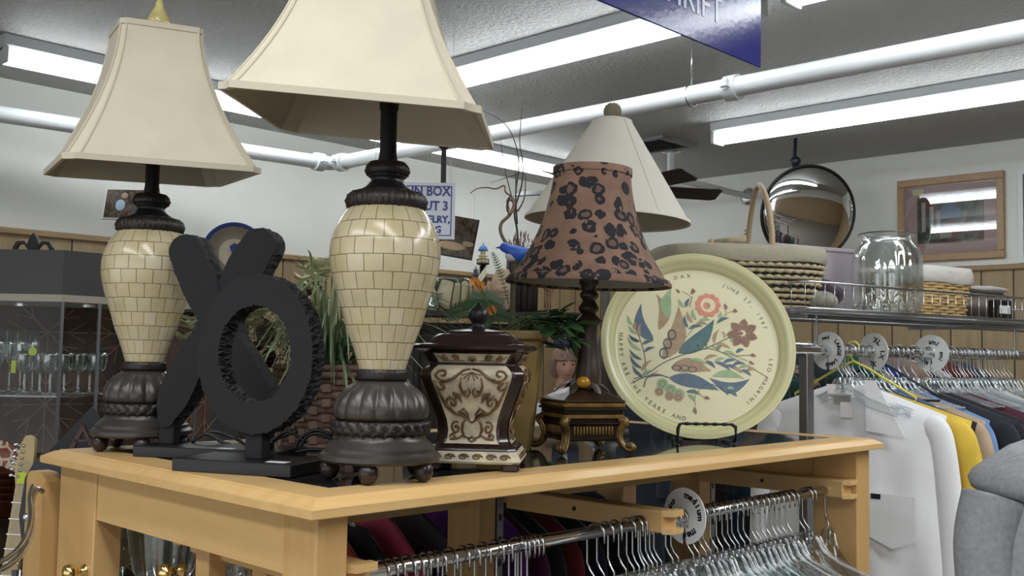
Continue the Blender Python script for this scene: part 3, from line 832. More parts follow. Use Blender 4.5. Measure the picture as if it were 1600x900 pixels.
# X
yawX = rad(-60)
t = thing('letter_sculpture', 'black carved wooden letter X on a black block base behind the letter O', 'sculpture', (0, 0, 0), yawX)
dX = Vector((math.cos(yawX), math.sin(yawX), 0)); nX = Vector((-math.sin(yawX), math.cos(yawX), 0))
fl = Vector((.876, 1.800, TZ)); wX = .29; depX = .12
t.location = fl + dX * (wX / 2) + nX * (depX / 2)
G().box(-wX / 2, wX / 2, -depX / 2, depX / 2, 0, .020, b=.0015).build('base', blk_b, t)
G().box(.02, .05, -.05, -.036, .0202, .0207).build('sticker', sticker, t)
sx_ = 1 / 850.0
def xp(px, py): # plane position of a measured point of the X, metres from its foot
    return ((px - 256) * sx_ * 1.14 - wX / 2 + .032, (694 - py) * sx_ * 1.045 + .020)
def stroke(name, pts, th, y0):
    # pts: centreline with half widths in measured units
    ctr = smoothpts([(x, y, w) for x, y, w in pts], 8)
    L_, R__ = [], []
    for i, p in enumerate(ctr):
        a = ctr[max(i - 1, 0)]; b = ctr[min(i + 1, len(ctr) - 1)]
        d = Vector((b.x - a.x, b.y - a.y)).normalized(); n = Vector((-d.y, d.x)); j = rnd(-.8, .8)
        L_.append((p.x + n.x * (p.z + j), p.y + n.y * (p.z + j))); R__.append((p.x - n.x * (p.z + j), p.y - n.y * (p.z - j)))
    def cap(pa, pb, sgn):
        c = ((pa[0] + pb[0]) / 2, (pa[1] + pb[1]) / 2); r = math.dist(pa, pb) / 2; a0 = math.atan2(pa[1] - c[1], pa[0] - c[0])
        return [(c[0] + r * math.cos(a0 - sgn * PI * q / 8), c[1] + r * math.sin(a0 - sgn * PI * q / 8)) for q in range(1, 8)]
    poly = L_ + cap(L_[-1], R__[-1], 1) + list(reversed(R__)) + cap(R__[0], L_[0], 1)
    q = [xp(*p) for p in poly]
    rings = []
    for kk in range(5):
        y = y0 - th / 2 + th * kk / 4
        rings.append([(x + (rnd(-.003, .003) if 0 < kk < 4 else 0), y, z + (rnd(-.003, .003) if 0 < kk < 4 else 0)) for x, z in q])
    g = G(); g.cur = 1; g.loft(rings, False)
    g.cur = 0
    n = len(rings[0]); nl = len(L_)
    for rr_ in (rings[0], rings[-1]):
        # strip across between L and R
        o = len(g.v); g.v += rr_
        capn = 7
        for i in range(nl - 1):
            a, b = i, i + 1; c, d = (nl + capn) + (nl - 1 - i - 1), (nl + capn) + (nl - 1 - i)
            g.f.append((o + a, o + b, o + c, o + d)); g.mi.append(0)
        g.f.append(tuple(o + i for i in range(nl - 1, nl + capn + 1))); g.mi.append(0)
        g.f.append(tuple(o + i for i in list(range(nl + capn + nl - 1, n)) + [0])); g.mi.append(0)
    return g.build(name, [blk, blk_e], t)
th = .042
stroke('letter_stroke', [(283, 400, 26), (300, 440, 27), (325, 490, 24), (345, 530, 22), (375, 580, 24), (398, 618, 24), (405, 645, 14)], th, 0)
stroke('letter_stroke', [(393, 392, 26), (372, 430, 28), (345, 485, 24), (318, 530, 22), (290, 580, 24), (270, 625, 24), (261, 655, 13)], th, .003)
for px_ in (260, 405):
    g = G(); x, z = xp(px_, 694); g.box(x - .0155, x + .0155, -.013, .013, .0195, .070, b=.002); g.build('post', blk, t)

# ================================================================== ornate lidded jar
jy = rad(-51)
jar = thing('lidded_jar', 'dark brown and cream lidded urn carved with scrolls between two lamps', 'jar', (1.277, 1.303, TZ), jy)
jb = mat('dark brown lacquer', '2C1E1B', .22)
jc = mat('antiqued cream panel', 'B7AD95', .5, var=.3, vs=35, bump=.3, bs=90)
jg = mat('antique gold scroll', '6B5334', .35, .35, var=.5, vs=70)
st = [(.020, .072), (.040, .071), (.046, .064), (.056, .057), (.075, .0555), (.095, .058), (.121, .065), (.150, .074), (.171, .0805), (.183, .082), (.192, .078), (.199, .071), (.203, .070), (.214, .075), (.224, .081)]
def sqring(h, z, c=.012):
    return [(-h + c, -h, z), (h - c, -h, z), (h, -h + c, z), (h, h - c, z), (h - c, h, z), (-h + c, h, z), (-h, h - c, z), (-h, -h + c, z)]
def jh(z): return interp([(a, b) for a, b in st], z)
sm = [(p.x, p.z) for p in smoothpts([(b, 0, a) for a, b in st], 4)]
G().loft([sqring(.070, .016), *[sqring(h, z) for h, z in sm]], True).build('body', jb, jar, True, angle=30)
G().loft([sqring(.078, .014), sqring(.080, .018), sqring(.078, .026), sqring(.072, .036), sqring(.070, .038)], True).build('plinth', jc, jar)
for sx1 in (-1, 1):
    for sy1 in (-1, 1):
        g = G(); g.box(sx1 * .064 - .014, sx1 * .064 + .014, sy1 * .064 - .014, sy1 * .064 + .014, 0, .0145, b=.003); g.build('foot', jb, jar)
def spiral(c, r, a0, turns, sgn=1, n=16):
    return [(c[0] + r * (1 - .85 * q / n) * math.cos(a0 + sgn * turns * 2 * PI * q / n), c[1] + r * (1 - .85 * q / n) * math.sin(a0 + sgn * turns * 2 * PI * q / n)) for q in range(n + 1)]
def panel(face):
    Mf = Matrix.Rotation(face * PI / 2, 4, 'Z')
    def S(u, z, off=.0022): # u -1..1 across the panel
        h = interp([(a, b) for b, a in [(b_, a_) for a_, b_ in st]], z) if False else jh(z)
        return Mf @ Vector((u * (h - .017), -(h + off), z))
    g = G()
    g.grid(lambda a, b: S(lerp(-1, 1, a), lerp(.050, .199, b), .0018), 8, 30)
    g.grid(lambda a, b: S(lerp(-1, 1, a), lerp(.204, .221, b), .0018), 8, 4)
    pn = g.build('carved_panel', jc, jar, True)
    g = G()
    def curve(pts, r=.0024):
        g.tube([S(x, z, .0035) for x, z in pts], lambda tt: r * (1 - .55 * abs(2 * tt - 1) ** 2), 6, flat=.9)
    sc = .0135
    def zz(v): return v
    for m in (-1, 1):
        def mm(pts): return [(m * x, z) for x, z in pts]
        def sp(c, r, a0, tn, sg=1): return mm([(c[0] + (x - c[0]) / .062, z) for x, z in [(c[0] + (p[0]), c[1] + p[1]) for p in [(q[0], q[1]) for q in spiral((0, 0), r, a0, tn, sg)]]])
        curve(sp((.72, .182), .013, -2.5, 1.25, 1)); curve(sp((.80, .160), .010, 1.0, 1.0, -1))
        curve(mm([(0.02, .193), (.2, .190), (.42, .176), (.62, .168), (.85, .166)]), .003)
        curve(mm([(.25, .176), (.30, .160), (.24, .146), (.1, .140), (.05, .150)]), .0026)
        curve(sp((.16, .148), .0085, 2.0, 1.1, 1))
        curve(mm([(.95, .170), (.92, .145), (.84, .122), (.62, .108), (.35, .104), (.1, .097)]), .003)
        curve(sp((.62, .128), .013, -1.2, 1.3, 1)); curve(sp((.52, .142), .008, 0, .9, -1))
        curve(mm([(.12, .104), (.28, .118), (.42, .112)]), .0026); curve(mm([(.12, .100), (.33, .108), (.5, .112)]), .0022)
        curve(mm([(0, .090), (.22, .098), (.36, .090), (.42, .076), (.3, .064), (.1, .060)]), .0026)
        curve(sp((.66, .080), .013, 2.2, 1.35, -1)); curve(sp((.78, .062), .008, 0, 1.1, 1)); curve(mm([(.35, .066), (.6, .060), (.9, .058)]), .0024)
        curve(sp((.45, .213), .006, 0, 1.2, 1)); curve(sp((.75, .212), .006, 2, 1.2, -1)); curve(mm([(.2, .207), (.45, .208), (.8, .207), (.95, .217)]), .0016)
        for kk in range(3):
            a = .35 + kk * .45; curve(mm([(0, .186), (.13 * math.sin(a) * 2, .186 - .016 * math.cos(a))]), .002)
            curve(mm([(0, .206), (.1 * math.sin(a) * 1.6, .206 + .012 * math.cos(a))]), .0018)
        for kk in range(5): curve(mm([(.3 + .0 * kk, .128 + .004 * kk), (.42 + .03 * kk, .136 + .003 * kk)]), .0016)
    curve([(-.15, .058), (0, .064), (.15, .058), (0, .054), (-.15, .058)], .0026)
    g.build('scroll_relief', jg, pn, True)
    g = G()
    for kk in range(6): 
        x = -.055 + .022 * kk; pts = [(x + .009 * (1 - .8 * q / 10) * math.cos(q * .9), .027 + .006 * (1 - .7 * q / 10) * math.sin(q * .9)) for q in range(11)]
        g.tube([Mf @ Vector((px_, -.0775 - .0012, z)) for px_, z in pts], .0015, 6)
    g.build('plinth_relief', jg, pn, True)
for fc_ in range(4): panel(fc_)
lid = G().loft([sqring(.080, .224, .01), sqring(.092, .229, .01), sqring(.094, .233, .01), sqring(.090, .236, .01), sqring(.074, .238, .01), sqring(.070, .243, .01), sqring(.064, .249, .01), sqring(.058, .253, .01), sqring(.050, .254, .01), sqring(.047, .258, .01), sqring(.022, .262, .005)], True).build('lid', jb, jar, True, angle=25)
G().lathe([(.022, .258), (.020, .262), (.012, .266), (.010, .271), (.012, .274), (.0155, .279), (.0175, .286), (.0155, .294), (.009, .2995), (.005, .302), (.004, .306), (.0008, .308)], 28).build('lid_knob', black_pl, lid, True)

for _c in jar.children:
    _c.scale = (1.07, 1.07, .90)
    if _c.name.startswith('lid'): _c.scale = (1.08, 1.08, 1.07); _c.location.z = -.038
jar.location.x -= .004; jar.location.y += .004
# ================================================================== leopard lamp
ly = rad(-26.5)
lp = thing('table_lamp', 'small lamp with brown leopard print shade and gilded footed base', 'table lamp', (1.647, 1.376, TZ), ly)
lb = mat('black lacquered base', '1F1714', .25, var=.3, vs=20)
gold = mat('antique gold trim', '6F5730', .4, .5, var=.35, vs=60)
gold2 = mat('dull gold band', '7C6234', .4, .4, var=.3, vs=40)
def sq(h, z, c=.003): return sqring(h, z, c)
bs_ = G().loft([sq(.062, .030), sq(.064, .034), sq(.060, .038), sq(.058, .065), sq(.061, .068), sq(.065, .070), sq(.066, .074), sq(.061, .077), sq(.060, .083)], True).build('base_box', lb, lp)
G().loft([sq(.061, .083), sq(.067, .084), sq(.067, .092), sq(.062, .093)], True).build('gold_band', gold2, lp)
G().loft([sq(.062, .093), sq(.066, .095), sq(.066, .101), sq(.070, .103), sq(.071, .107), sq(.066, .109)], True).build('black_band', lb, lp)
G().loft([sq(.067, .109), sq(.069, .112), sq(.069, .119), sq(.064, .121)], True).build('gold_band', gold2, lp)
G().loft([sq(.066, .121), sq(.070, .123), sq(.068, .126), sq(.050, .138), sq(.030, .150), sq(.018, .158), sq(.016, .162)], True).build('pyramid_cap', mat('bronzed cap', '3A2B1E', .3, .4, var=.4, vs=30), lp)
for f_ in range(4):
    Mf = Matrix.Rotation(f_ * PI / 2, 4, 'Z')
    g = G()
    for q in range(13):
        x = -.042 + .007 * q
        g.tube([Mf @ Vector((x, -.0585, .040)), Mf @ Vector((x, -.0605, .050)), Mf @ Vector((x, -.0605, .060)), Mf @ Vector((x, -.0585, .066))], .0026, 6)
    g.build('fluted_panel', gold, bs_, True)
    # scroll foot at each corner
    Mc = Matrix.Rotation(f_ * PI / 2 + PI / 4, 4, 'Z')
    pts = [(.084, .078), (.092, .080), (.096, .073), (.090, .064), (.084, .052), (.083, .038), (.088, .024), (.098, .012), (.108, .009), (.112, .016), (.107, .022), (.101, .018)]
    sp_ = smoothpts([(x, 0, z) for x, z in pts], 4)
    g = G(); g.tube([Mc @ p for p in sp_], lambda tt: .0095 * (1 - .35 * tt), 10)
    for w_ in (-.006, .006): g.tube([Mc @ (p + Vector((.003, w_, 0))) for p in sp_], .0035, 6)
    g.build('scroll_foot', gold, lp, True)
g = G()
for q in range(6):
    a = rad(-135 + 60 * q) ; Ml = Matrix.Rotation(a, 4, 'Z')
    pts = smoothpts([(.012, 0, .166), (.026, 0, .166), (.044, 0, .156), (.060, 0, .140)], 4)
    g.blade([Ml @ p for p in pts], .012, (0, 0, 1), -.4)
g.build('metal_leaves', mat('aged silver leaf', '4A4238', .42, .5), lp, True)
Mf = Matrix.Rotation(rad(-92) - ly * 0, 4, 'Z')
cdir = Matrix.Rotation(-ly, 4, 'Z') @ Vector((-math.cos(AZ), -math.sin(AZ), 0))
G().sph(Vector((0, 0, .163)) + cdir * .034 + Vector((0, 0, .004)), .0145, 24, 14).build('amber_ball', (lambda q: q)(mat('amber glass', (.85, .42, .02), .04, trans=.6)), lp, True)
def rough(r, z, a, i): return r * (1 + .05 * math.sin(a * 5 + z * 60) * math.sin(z * 210))
for _c in lp.children: _c.scale = (1, 1, .86)
col = [(.0265, .130), (.0268, .15), (.027, .165), (.023, .185), (.020, .215), (.019, .245), (.020, .262), (.029, .268), (.030, .272), (.020, .280), (.015, .287), (.021, .294), (.022, .300), (.016, .308), (.013, .315), (.019, .322), (.020, .328), (.014, .336), (.017, .345), (.021, .35), (.021, .372), (.010, .378), (.01, .42)]
off_c = Matrix.Rotation(-ly, 3, 'Z') @ (Vector((math.sin(AZ), -math.cos(AZ), 0)) * .012)
G().lathe([(r * 1.0, z) for r, z in col], 32, c=tuple(off_c), mod=rough).build('column', dark_wd, lp, True, angle=50)
k = NT('leopard print')
v = k.coord('Object')
nz = k.n('ShaderNodeTexNoise', i_Scale=38.0); k.l(v, nz.inputs[0])
mx = k.n('ShaderNodeMixRGB', blend_type='ADD'); mx.inputs[0].default_value = .02
k.l(v, mx.inputs[1]); k.l(nz.outputs['Color'], mx.inputs[2])
vo = k.n('ShaderNodeTexVoronoi', i_Scale=31.0); vo.inputs['Randomness'].default_value = .55; k.l(mx.outputs[0], vo.inputs['Vector'])
d = vo.outputs['Distance']
sepc = k.n('ShaderNodeSeparateColor'); k.l(vo.outputs['Color'], sepc.inputs[0])
size = k.math('MULTIPLY_ADD', sepc.outputs[0], .16, .38)
inside = k.math('LESS_THAN', d, size)
core = k.math('LESS_THAN', d, k.math('MULTIPLY', size, .52))
big = k.math('GREATER_THAN', sepc.outputs[1], .35)
gapn = k.math('GREATER_THAN', k.noise(v, 60, 2), .66)
ring = k.math('SUBTRACT', inside, k.math('MULTIPLY', core, big))
ring = k.math('MULTIPLY', ring, k.math('SUBTRACT', 1, gapn))
br_ = k.ramp(k.noise(v, 25, 4), [(.3, hexc('775C4D')), (.7, hexc('8A6C5B'))])
cmix = k.mix(k.math('MULTIPLY', core, .7), br_, hexc('5C4740'))
k.l(k.mix(k.math('MAXIMUM', ring, 0), cmix, hexc('232127')), k.b.inputs['Base Color'])
k.b.inputs['Roughness'].default_value = .9
leo_m = k.m
lsz = 1.748 - TZ; H_ = .245
bell = [(.172, 0), (.160, .018), (.147, .038), (.133, .062), (.120, .088), (.108, .116), (.098, .146), (.090, .178), (.0845, .210), (.081, .245)]
tl = Matrix.Translation((0.004, 0, lsz)) @ Matrix.Rotation(rad(1.5), 4, Vector((math.cos(AZ - ly), math.sin(AZ - ly), 0)))
off_ = Matrix.Rotation(-ly, 3, 'Z') @ (Vector((math.sin(AZ), -math.cos(AZ), 0)) * .006)
tl = Matrix.Translation(off_) @ tl
prof = [(p.x, p.z) for p in smoothpts([(r, 0, z) for r, z in bell], 3)]
ls = G().lathe(prof, 72, cap=False, M=tl).build('lampshade', leo_m, lp, True)
G().lathe([(r - .002, z) for r, z in reversed(prof)], 72, cap=False, M=tl).build('shade_lining', mat('grey lining', 'A9A59B', .9), ls, True)
G().lathe([(r, z) for r, z in [(.1745, -.001), (.1755, .004), (.1695, .013), (.164, .014), (.168, 0)]] + [(.1745, -.001)], 72, cap=False, M=tl).build('shade_trim', leo_m, ls, True)
G().lathe([(.0845, .232), (.0845, .247), (.079, .248), (.079, .236), (.0845, .232)], 60, cap=False, M=tl).build('shade_trim', leo_m, ls, True)
g = G()
for q in range(3):
    a = q * 2 * PI / 3 + .4; g.cyl(tl @ Vector((0, 0, .225)), tl @ Vector((.08 * math.cos(a), .08 * math.sin(a), .238)), .0016, 6)
g.cyl((0, 0, .41), tl @ Vector((0, 0, .23)), .004, 8); g.build('spider', brass, ls)

# ================================================================== cone shade lamp
cb_ = P(946, 560, 2.6)
cl = thing('table_lamp', 'white cone shade lamp with woven ball finial behind the leopard lamp', 'table lamp', (cb_.x, cb_.y, TZ))
G().lathe([(.06, 0), (.063, .006), (.060, .014), (.045, .02), (.03, .03), (.026, .06), (.036, .10), (.040, .15), (.034, .20), (.022, .24), (.014, .26), (.010, .30), (.010, .56)], 32).build('base', mat('grey lamp base', '6C6A64', .4), cl, True, angle=50)
tl = Matrix.Translation((0, 0, .545)) @ Matrix.Rotation(rad(2.2), 4, Vector((math.cos(AZ), math.sin(AZ), 0)))
lin2 = mat('pale linen', 'D0CCBF', .9, var=.04, vs=7, bump=.2, bs=600, bd=.001)
cs = G().lathe([(.212, 0), (.050, .262)], 72, cap=False, M=tl).build('lampshade', lin2, cl, True)
G().lathe([(.048, .262), (.210, 0)], 72, cap=False, M=tl).build('shade_lining', shade_in, cs, True)
G().lathe([(.2135, -.001), (.2125, .007), (.208, .007), (.209, -.001), (.2135, -.001)], 72, cap=False, M=tl).build('shade_trim', lin2, cs, True)
G().lathe([(.055, .254), (.051, .264), (.046, .264), (.046, .256), (.055, .254)], 48, cap=False, M=tl).build('shade_trim', lin2, cs, True)
a = AZ + PI + .55; g = G(); g.tube([tl @ Vector((.2125 * math.cos(a), .2125 * math.sin(a), 0)), tl @ Vector((.0512 * math.cos(a), .0512 * math.sin(a), .262))], .001, 6); g.build('seam', lin2, cs)
G().lathe([(.052, .2625), (.046, .2655), (.02, .268), (.001, .2685)], 36, cap=True, M=tl).build('top_cap', lin2, cs, True)
g = G(); bc = tl @ Vector((0, 0, .287)); g.sph(bc, .0215, 20, 12)
wv = mat('woven twine', '8F8970', .8, bump=.8, bs=220, bd=.004)
for q in range(9):
    z = -.019 + q * .0047; r = math.sqrt(max(1e-6, .0222 ** 2 - z * z)); g.tube([bc + Vector((r * math.cos(w_), r * math.sin(w_), z + .0016 * math.sin(8 * w_))) for w_ in [2 * PI * i / 28 for i in range(28)]], .0017, 5, closed=True)
g.build('ball_finial', wv, cl, True)

# ================================================================== painted platter on wire stand
pc = Vector((2.122, 1.404, 1.634)); py_, pt_ = rad(-136.8), rad(17.2); PR = .2385
nP = Vector((math.cos(py_) * math.cos(pt_), math.sin(py_) * math.cos(pt_), math.sin(pt_)))
uP = Vector((-math.sin(py_), math.cos(py_), 0)); vP = nP.cross(uP)
pl = thing('painted_platter', 'large round pale yellow platter painted with pods and flowers propped on a wire stand', 'platter', pc)
pl.rotation_euler = Matrix((uP, vP, nP)).transposed().to_euler()
k = NT('yellow glazed platter')
v = k.coord('Object'); sp = k.n('ShaderNodeSeparateXYZ'); k.l(v, sp.inputs[0])
r2 = k.math('SQRT', k.math('ADD', k.math('POWER', sp.outputs[0], 2), k.math('POWER', sp.outputs[1], 2)))
rim = k.math('GREATER_THAN', r2, .201)
ringn = k.n('ShaderNodeTexNoise', noise_dimensions='1D'); ringn.inputs['Scale'].default_value = 130; k.l(r2, ringn.inputs['W'])
rimc = k.ramp(ringn.outputs['Fac'], [(.3, hexc('BDBA8C')), (.7, hexc('D2CE9F'))])
inn = k.ramp(k.noise(v, 6, 3), [(.3, hexc('E0DAB4')), (.7, hexc('E6E0BC'))])
k.l(k.mix(rim, inn, rimc), k.b.inputs['Base Color']); k.b.inputs['Roughness'].default_value = .3
flo = .198
prof = [(.0005, -.022), (.12, -.022), (flo, -.0215), (.203, -.019), (.212, -.009), (.223, -.002), (.232, .001), (PR, .001), (PR + .001, -.003), (.232, -.006), (.218, -.012), (.208, -.024), (.198, -.029), (.0005, -.029)]
dish = G().lathe(prof, 96).build('dish', k.m, pl, True, angle=50)
MI = Matrix((uP, vP, nP))
def pp(px, py): # measured point of the painting -> dish coordinates
    o = pc + nP * -.0218; d = ray(px, py); tt = (o - CAM0).dot(nP) / d.dot(nP)
    q = MI @ (CAM0 + d * tt - pc); return (q.x, q.y)
pcol = {'blue': '5C7082', 'teal': '567578', 'brown': 'AD9376', 'green': '9AB48C', 'mauve': '8F6E60', 'coral': 'D98F78', 'dark': '46525A', 'olive': '7E8A5C'}
names = list(pcol); pm = [mat('platter paint ' + n, pcol[n], .4, var=.12, vs=60) for n in names]
g = G()
lvl = [0]
def flat(poly, c):
    g.cur = names.index(c); lvl[0] += 1; z = -.0216 + .000012 * lvl[0]
    g.add([(x, y, z) for x, y in poly], [tuple(range(len(poly)))])
def leafp(a, b, wd, c, bend=.15, belly=.45):
    A, B = Vector(pp(*a)), Vector(pp(*b)); d = B - A; n = Vector((-d.y, d.x)); L = d.length; n.normalize(); wd = wd / 1590 * 2.5
    up, dn = [], []
    for i in range(13):
        t_ = i / 12; c_ = A + d * t_ + n * (bend * L * math.sin(PI * t_))
        ww = wd * math.sin(PI * t_ ** (math.log(.5) / math.log(belly))) if 0 < t_ < 1 else 0
        up.append(c_ + n * ww); dn.append(c_ - n * ww)
    poly = up + list(reversed(dn[1:-1])); flat([(p.x, p.y) for p in poly], c)
def line(pts, c, wd=1.2):
    q = smoothpts([(*pp(*p), 0) for p in pts], 6); wd = wd / 1590 * 2.5 / 2
    g.cur = names.index(c); lvl[0] += 1; z = -.0216 + .000012 * lvl[0]
    vs, fs = [], []
    for i, p in enumerate(q):
        d = (q[min(i + 1, len(q) - 1)] - q[max(i - 1, 0)]).normalized(); n = Vector((-d.y, d.x, 0))
        vs += [(p.x + n.x * wd, p.y + n.y * wd, z), (p.x - n.x * wd, p.y - n.y * wd, z)]
        if i: fs.append((2 * i - 2, 2 * i - 1, 2 * i + 1, 2 * i))
    g.add(vs, fs)
def blob(c_, r, c, sy=1):
    x, y = pp(*c_); r = r / 1590 * 2.5; flat([(x + r * math.cos(a), y + r * sy * math.sin(a)) for a in [2 * PI * i / 18 for i in range(18)]], c)
def ringp(c_, ro, ri, c, sy=1):
    x, y = pp(*c_); g.cur = names.index(c); lvl[0] += 1; z = -.0216 + .000012 * lvl[0]; n = 20; s1 = 2.5 / 1590
    vs = []
    for i in range(n):
        a = 2 * PI * i / n; vs += [(x + ro * s1 * math.cos(a), y + ro * sy * s1 * math.sin(a), z), (x + ri * s1 * math.cos(a), y + ri * sy * s1 * math.sin(a), z)]
    g.add(vs, [(2 * i, 2 * i + 1, (2 * i + 3) % (2 * n), (2 * i + 2) % (2 * n)) for i in range(n)])
# big pods
leafp((1020, 534), (1002, 474), 10, 'blue', .18, .35); leafp((1030, 516), (1025, 459), 9, 'brown', -.18, .4); leafp((1044, 498), (1049, 450), 9, 'green', .12, .4)
leafp((1036, 562), (1060, 478), 14, 'brown', -.12, .4); leafp((1060, 552), (1116, 499), 13, 'teal', -.10, .4)
leafp((1048, 574), (1112, 580), 12, 'brown', .1, .4); leafp((1045, 590), (1124, 610), 11, 'blue', .05, .4)
leafp((1108, 590), (1172, 592), 9, 'blue', -.25, .5); leafp((1112, 588), (1164, 592), 6, 'green', .12, .45)
for c_ in ((1037, 552), (1043, 537), (1050, 523)): ringp(c_, 7, 5, 'dark', 1.3)
for c_ in ((1057, 575), (1070, 575), (1082, 577)): ringp(c_, 7, 5.2, 'dark', .7)
for c_ in ((1035, 600), (1048, 609), (1061, 616)): blob(c_, 9, 'green'); ringp(c_, 5, 3.6, 'olive')
for c_ in ((1030, 612), (1046, 619), (1060, 621)): blob(c_, 7, 'brown'); ringp(c_, 4, 3, 'mauve')
# stems
line([(990, 592), (1010, 585), (1035, 568), (1065, 555), (1100, 545), (1130, 532), (1150, 522)], 'dark', 1.4)
line([(988, 598), (1005, 590), (1025, 585), (1045, 590)], 'dark', 1.6); line([(1006, 605), (1012, 590), (1035, 586)], 'dark', 1.6)
line([(992, 578), (1004, 590), (1028, 580)], 'dark', 1); line([(1008, 590), (1008, 560), (1000, 530), (990, 505)], 'dark', 1)
line([(1095, 500), (1082, 515), (1070, 530)], 'olive', 1); line([(1075, 553), (1110, 545), (1150, 562), (1200, 590)], 'dark', 1); line([(1095, 607), (1110, 600), (1150, 618)], 'dark', 1)
line([(1076, 478), (1080, 465), (1066, 455)], 'brown', 1); line([(1078, 480), (1082, 462)], 'brown', 1); line([(1125, 500), (1135, 490), (1148, 486)], 'brown', 1); line([(1135, 495), (1133, 480)], 'brown', 1)
# leaf sprays
for a, b, c in (((1004, 588), (988, 570), 'blue'), ((1003, 576), (984, 554), 'blue'), ((1003, 562), (983, 545), 'teal'), ((1002, 548), (980, 525), 'green'), ((1003, 590), (1018, 578), 'green'), ((1003, 580), (1020, 562), 'brown'), ((1006, 550), (1024, 543), 'blue'), ((1004, 538), (1018, 534), 'blue'), ((1000, 534), (982, 522), 'dark'), ((996, 522), (982, 508), 'green'), ((1000, 525), (1001, 505), 'brown'), ((988, 508), (981, 492), 'green'), ((992, 515), (994, 502), 'brown'),
                ((1070, 480), (1060, 466), 'green'), ((1072, 480), (1078, 466), 'blue'), ((1075, 512), (1070, 492), 'blue'), ((1076, 514), (1098, 510), 'blue'), ((1082, 504), (1074, 486), 'brown'), ((1088, 500), (1082, 482), 'green'), ((1092, 502), (1110, 500), 'green'), ((1088, 506), (1106, 507), 'brown'),
                ((1120, 505), (1140, 497), 'teal'), ((1126, 498), (1127, 487), 'green'), ((1116, 537), (1124, 514), 'brown'), ((1118, 538), (1142, 545), 'brown'), ((1150, 551), (1163, 546), 'teal'), ((1130, 550), (1150, 556), 'green'),
                ((1078, 562), (1105, 570), 'green'), ((1100, 562), (1122, 556), 'brown'), ((1102, 564), (1118, 576), 'blue'), ((1116, 566), (1134, 560), 'green'), ((1118, 566), (1142, 580), 'blue'), ((1130, 567), (1150, 563), 'blue'), ((1134, 570), (1158, 583), 'blue'), ((1145, 570), (1164, 568), 'blue'), ((1146, 574), (1160, 584), 'brown'), ((1155, 574), (1174, 573), 'green'), ((1158, 578), (1174, 588), 'blue'), ((1166, 578), (1182, 578), 'brown'),
                ((1072, 612), (1096, 617), 'teal'), ((1075, 616), (1086, 628), 'green'), ((1128, 606), (1138, 618), 'blue'), ((1136, 607), (1148, 608), 'green'), ((1140, 612), (1152, 620), 'teal'), ((1120, 548), (1128, 540), 'olive')):
    leafp(a, b, 2.8, c, .12, .4)
# coral round flower and star flower, tulips
for q in range(11):
    a = 2 * PI * q / 11; blob((1106 + 15 * math.cos(a), 477 + 14 * math.sin(a)), 5.2, 'coral')
x, y = pp(1106, 477); names.append('ground'); pm.append(mat('platter ground', 'E2DCB7', .3)); blob((1106, 477), 12, 'ground'); blob((1104, 478), 6, 'coral'); blob((1106, 477), 3.5, 'brown')
for q in range(7):
    a = rad(20 + 360 / 7 * q); leafp((1160 + 3 * math.cos(a), 521 + 3 * math.sin(a)), (1160 + 25 * math.cos(a), 521 + 23 * math.sin(a)), 6.5, 'mauve', 0, .55)
blob((1160, 521), 5, 'ground'); blob((1158, 521), 3, 'mauve')
for a, b in (((1062, 458), (1058, 453)), ((1080, 460), (1085, 452)), ((1134, 484), (1134, 476)), ((1146, 488), (1151, 484)), ((1100, 622), (1108, 621)), ((1086, 636), (1086, 646)), ((1172, 555), (1180, 555)), ((1170, 565), (1177, 568))):
    for dx in (-2, 0, 2): leafp(a, (b[0] + dx, b[1] + dx), 1.6, 'mauve', 0, .5)
line([(1096, 605), (1086, 620), (1087, 635)], 'olive', 1); line([(1084, 608), (1100, 621)], 'brown', 1); line([(1148, 556), (1172, 555)], 'olive', 1); line([(1140, 553), (1168, 564)], 'olive', 1)
for (a, b) in (((1094, 545), (1090, 536)), ((1104, 542), (1100, 532)), ((1112, 541), (1122, 546)), ((1132, 528), (1129, 519)), ((1140, 526), (1143, 534))): line([a, ((a[0] + b[0]) / 2 + 2, (a[1] + b[1]) / 2), b], 'olive', 1.6)
pn = g.build('painted_flowers', pm, dish)
# lettering round the edge
ltm = mat('platter lettering', '86826C', .5)
def arc_text(body, a0, a1, r, size=.0125, flip=False):
    n = len(body)
    for i, ch in enumerate(body):
        if ch == ' ': continue
        a = rad(lerp(a0, a1, i / (n - 1)))
        p = Vector((r * math.cos(a), r * math.sin(a), -.0208))
        up = Vector((math.cos(a), math.sin(a), 0)) * (-1 if flip else 1); rt = Vector((up.y, -up.x, 0))
        text('lettering', ch, size, ltm, dish, basis(rt, up, (0, 0, 1), p), depth=.0002)
def aofp(px, py):
    x, y = pp(px, py); return math.degrees(math.atan2(y, x)), math.hypot(x, y)
a0, r0 = aofp(952, 520); a1, r1 = aofp(1068, 660)
if a0 < 0: a0 += 360
if a1 < 0: a1 += 360
arc_text('HAPPY ARE THE YEARS AND', a0, a1, .1885, .0145, True)
a0, _r = aofp(1206, 563); a1, _r = aofp(1174, 635)
arc_text('LEO MAGRINI', a0, a1, .184, .014, False)
a0, _r = aofp(1131, 447); a1, _r = aofp(1194, 512)
arc_text('JUNE 27, 1987', a0, a1, .179, .014, False)
a0, _r = aofp(1055, 431); a1, _r = aofp(1076, 431)
arc_text('DAX', a0, a1, .186, .014, False)
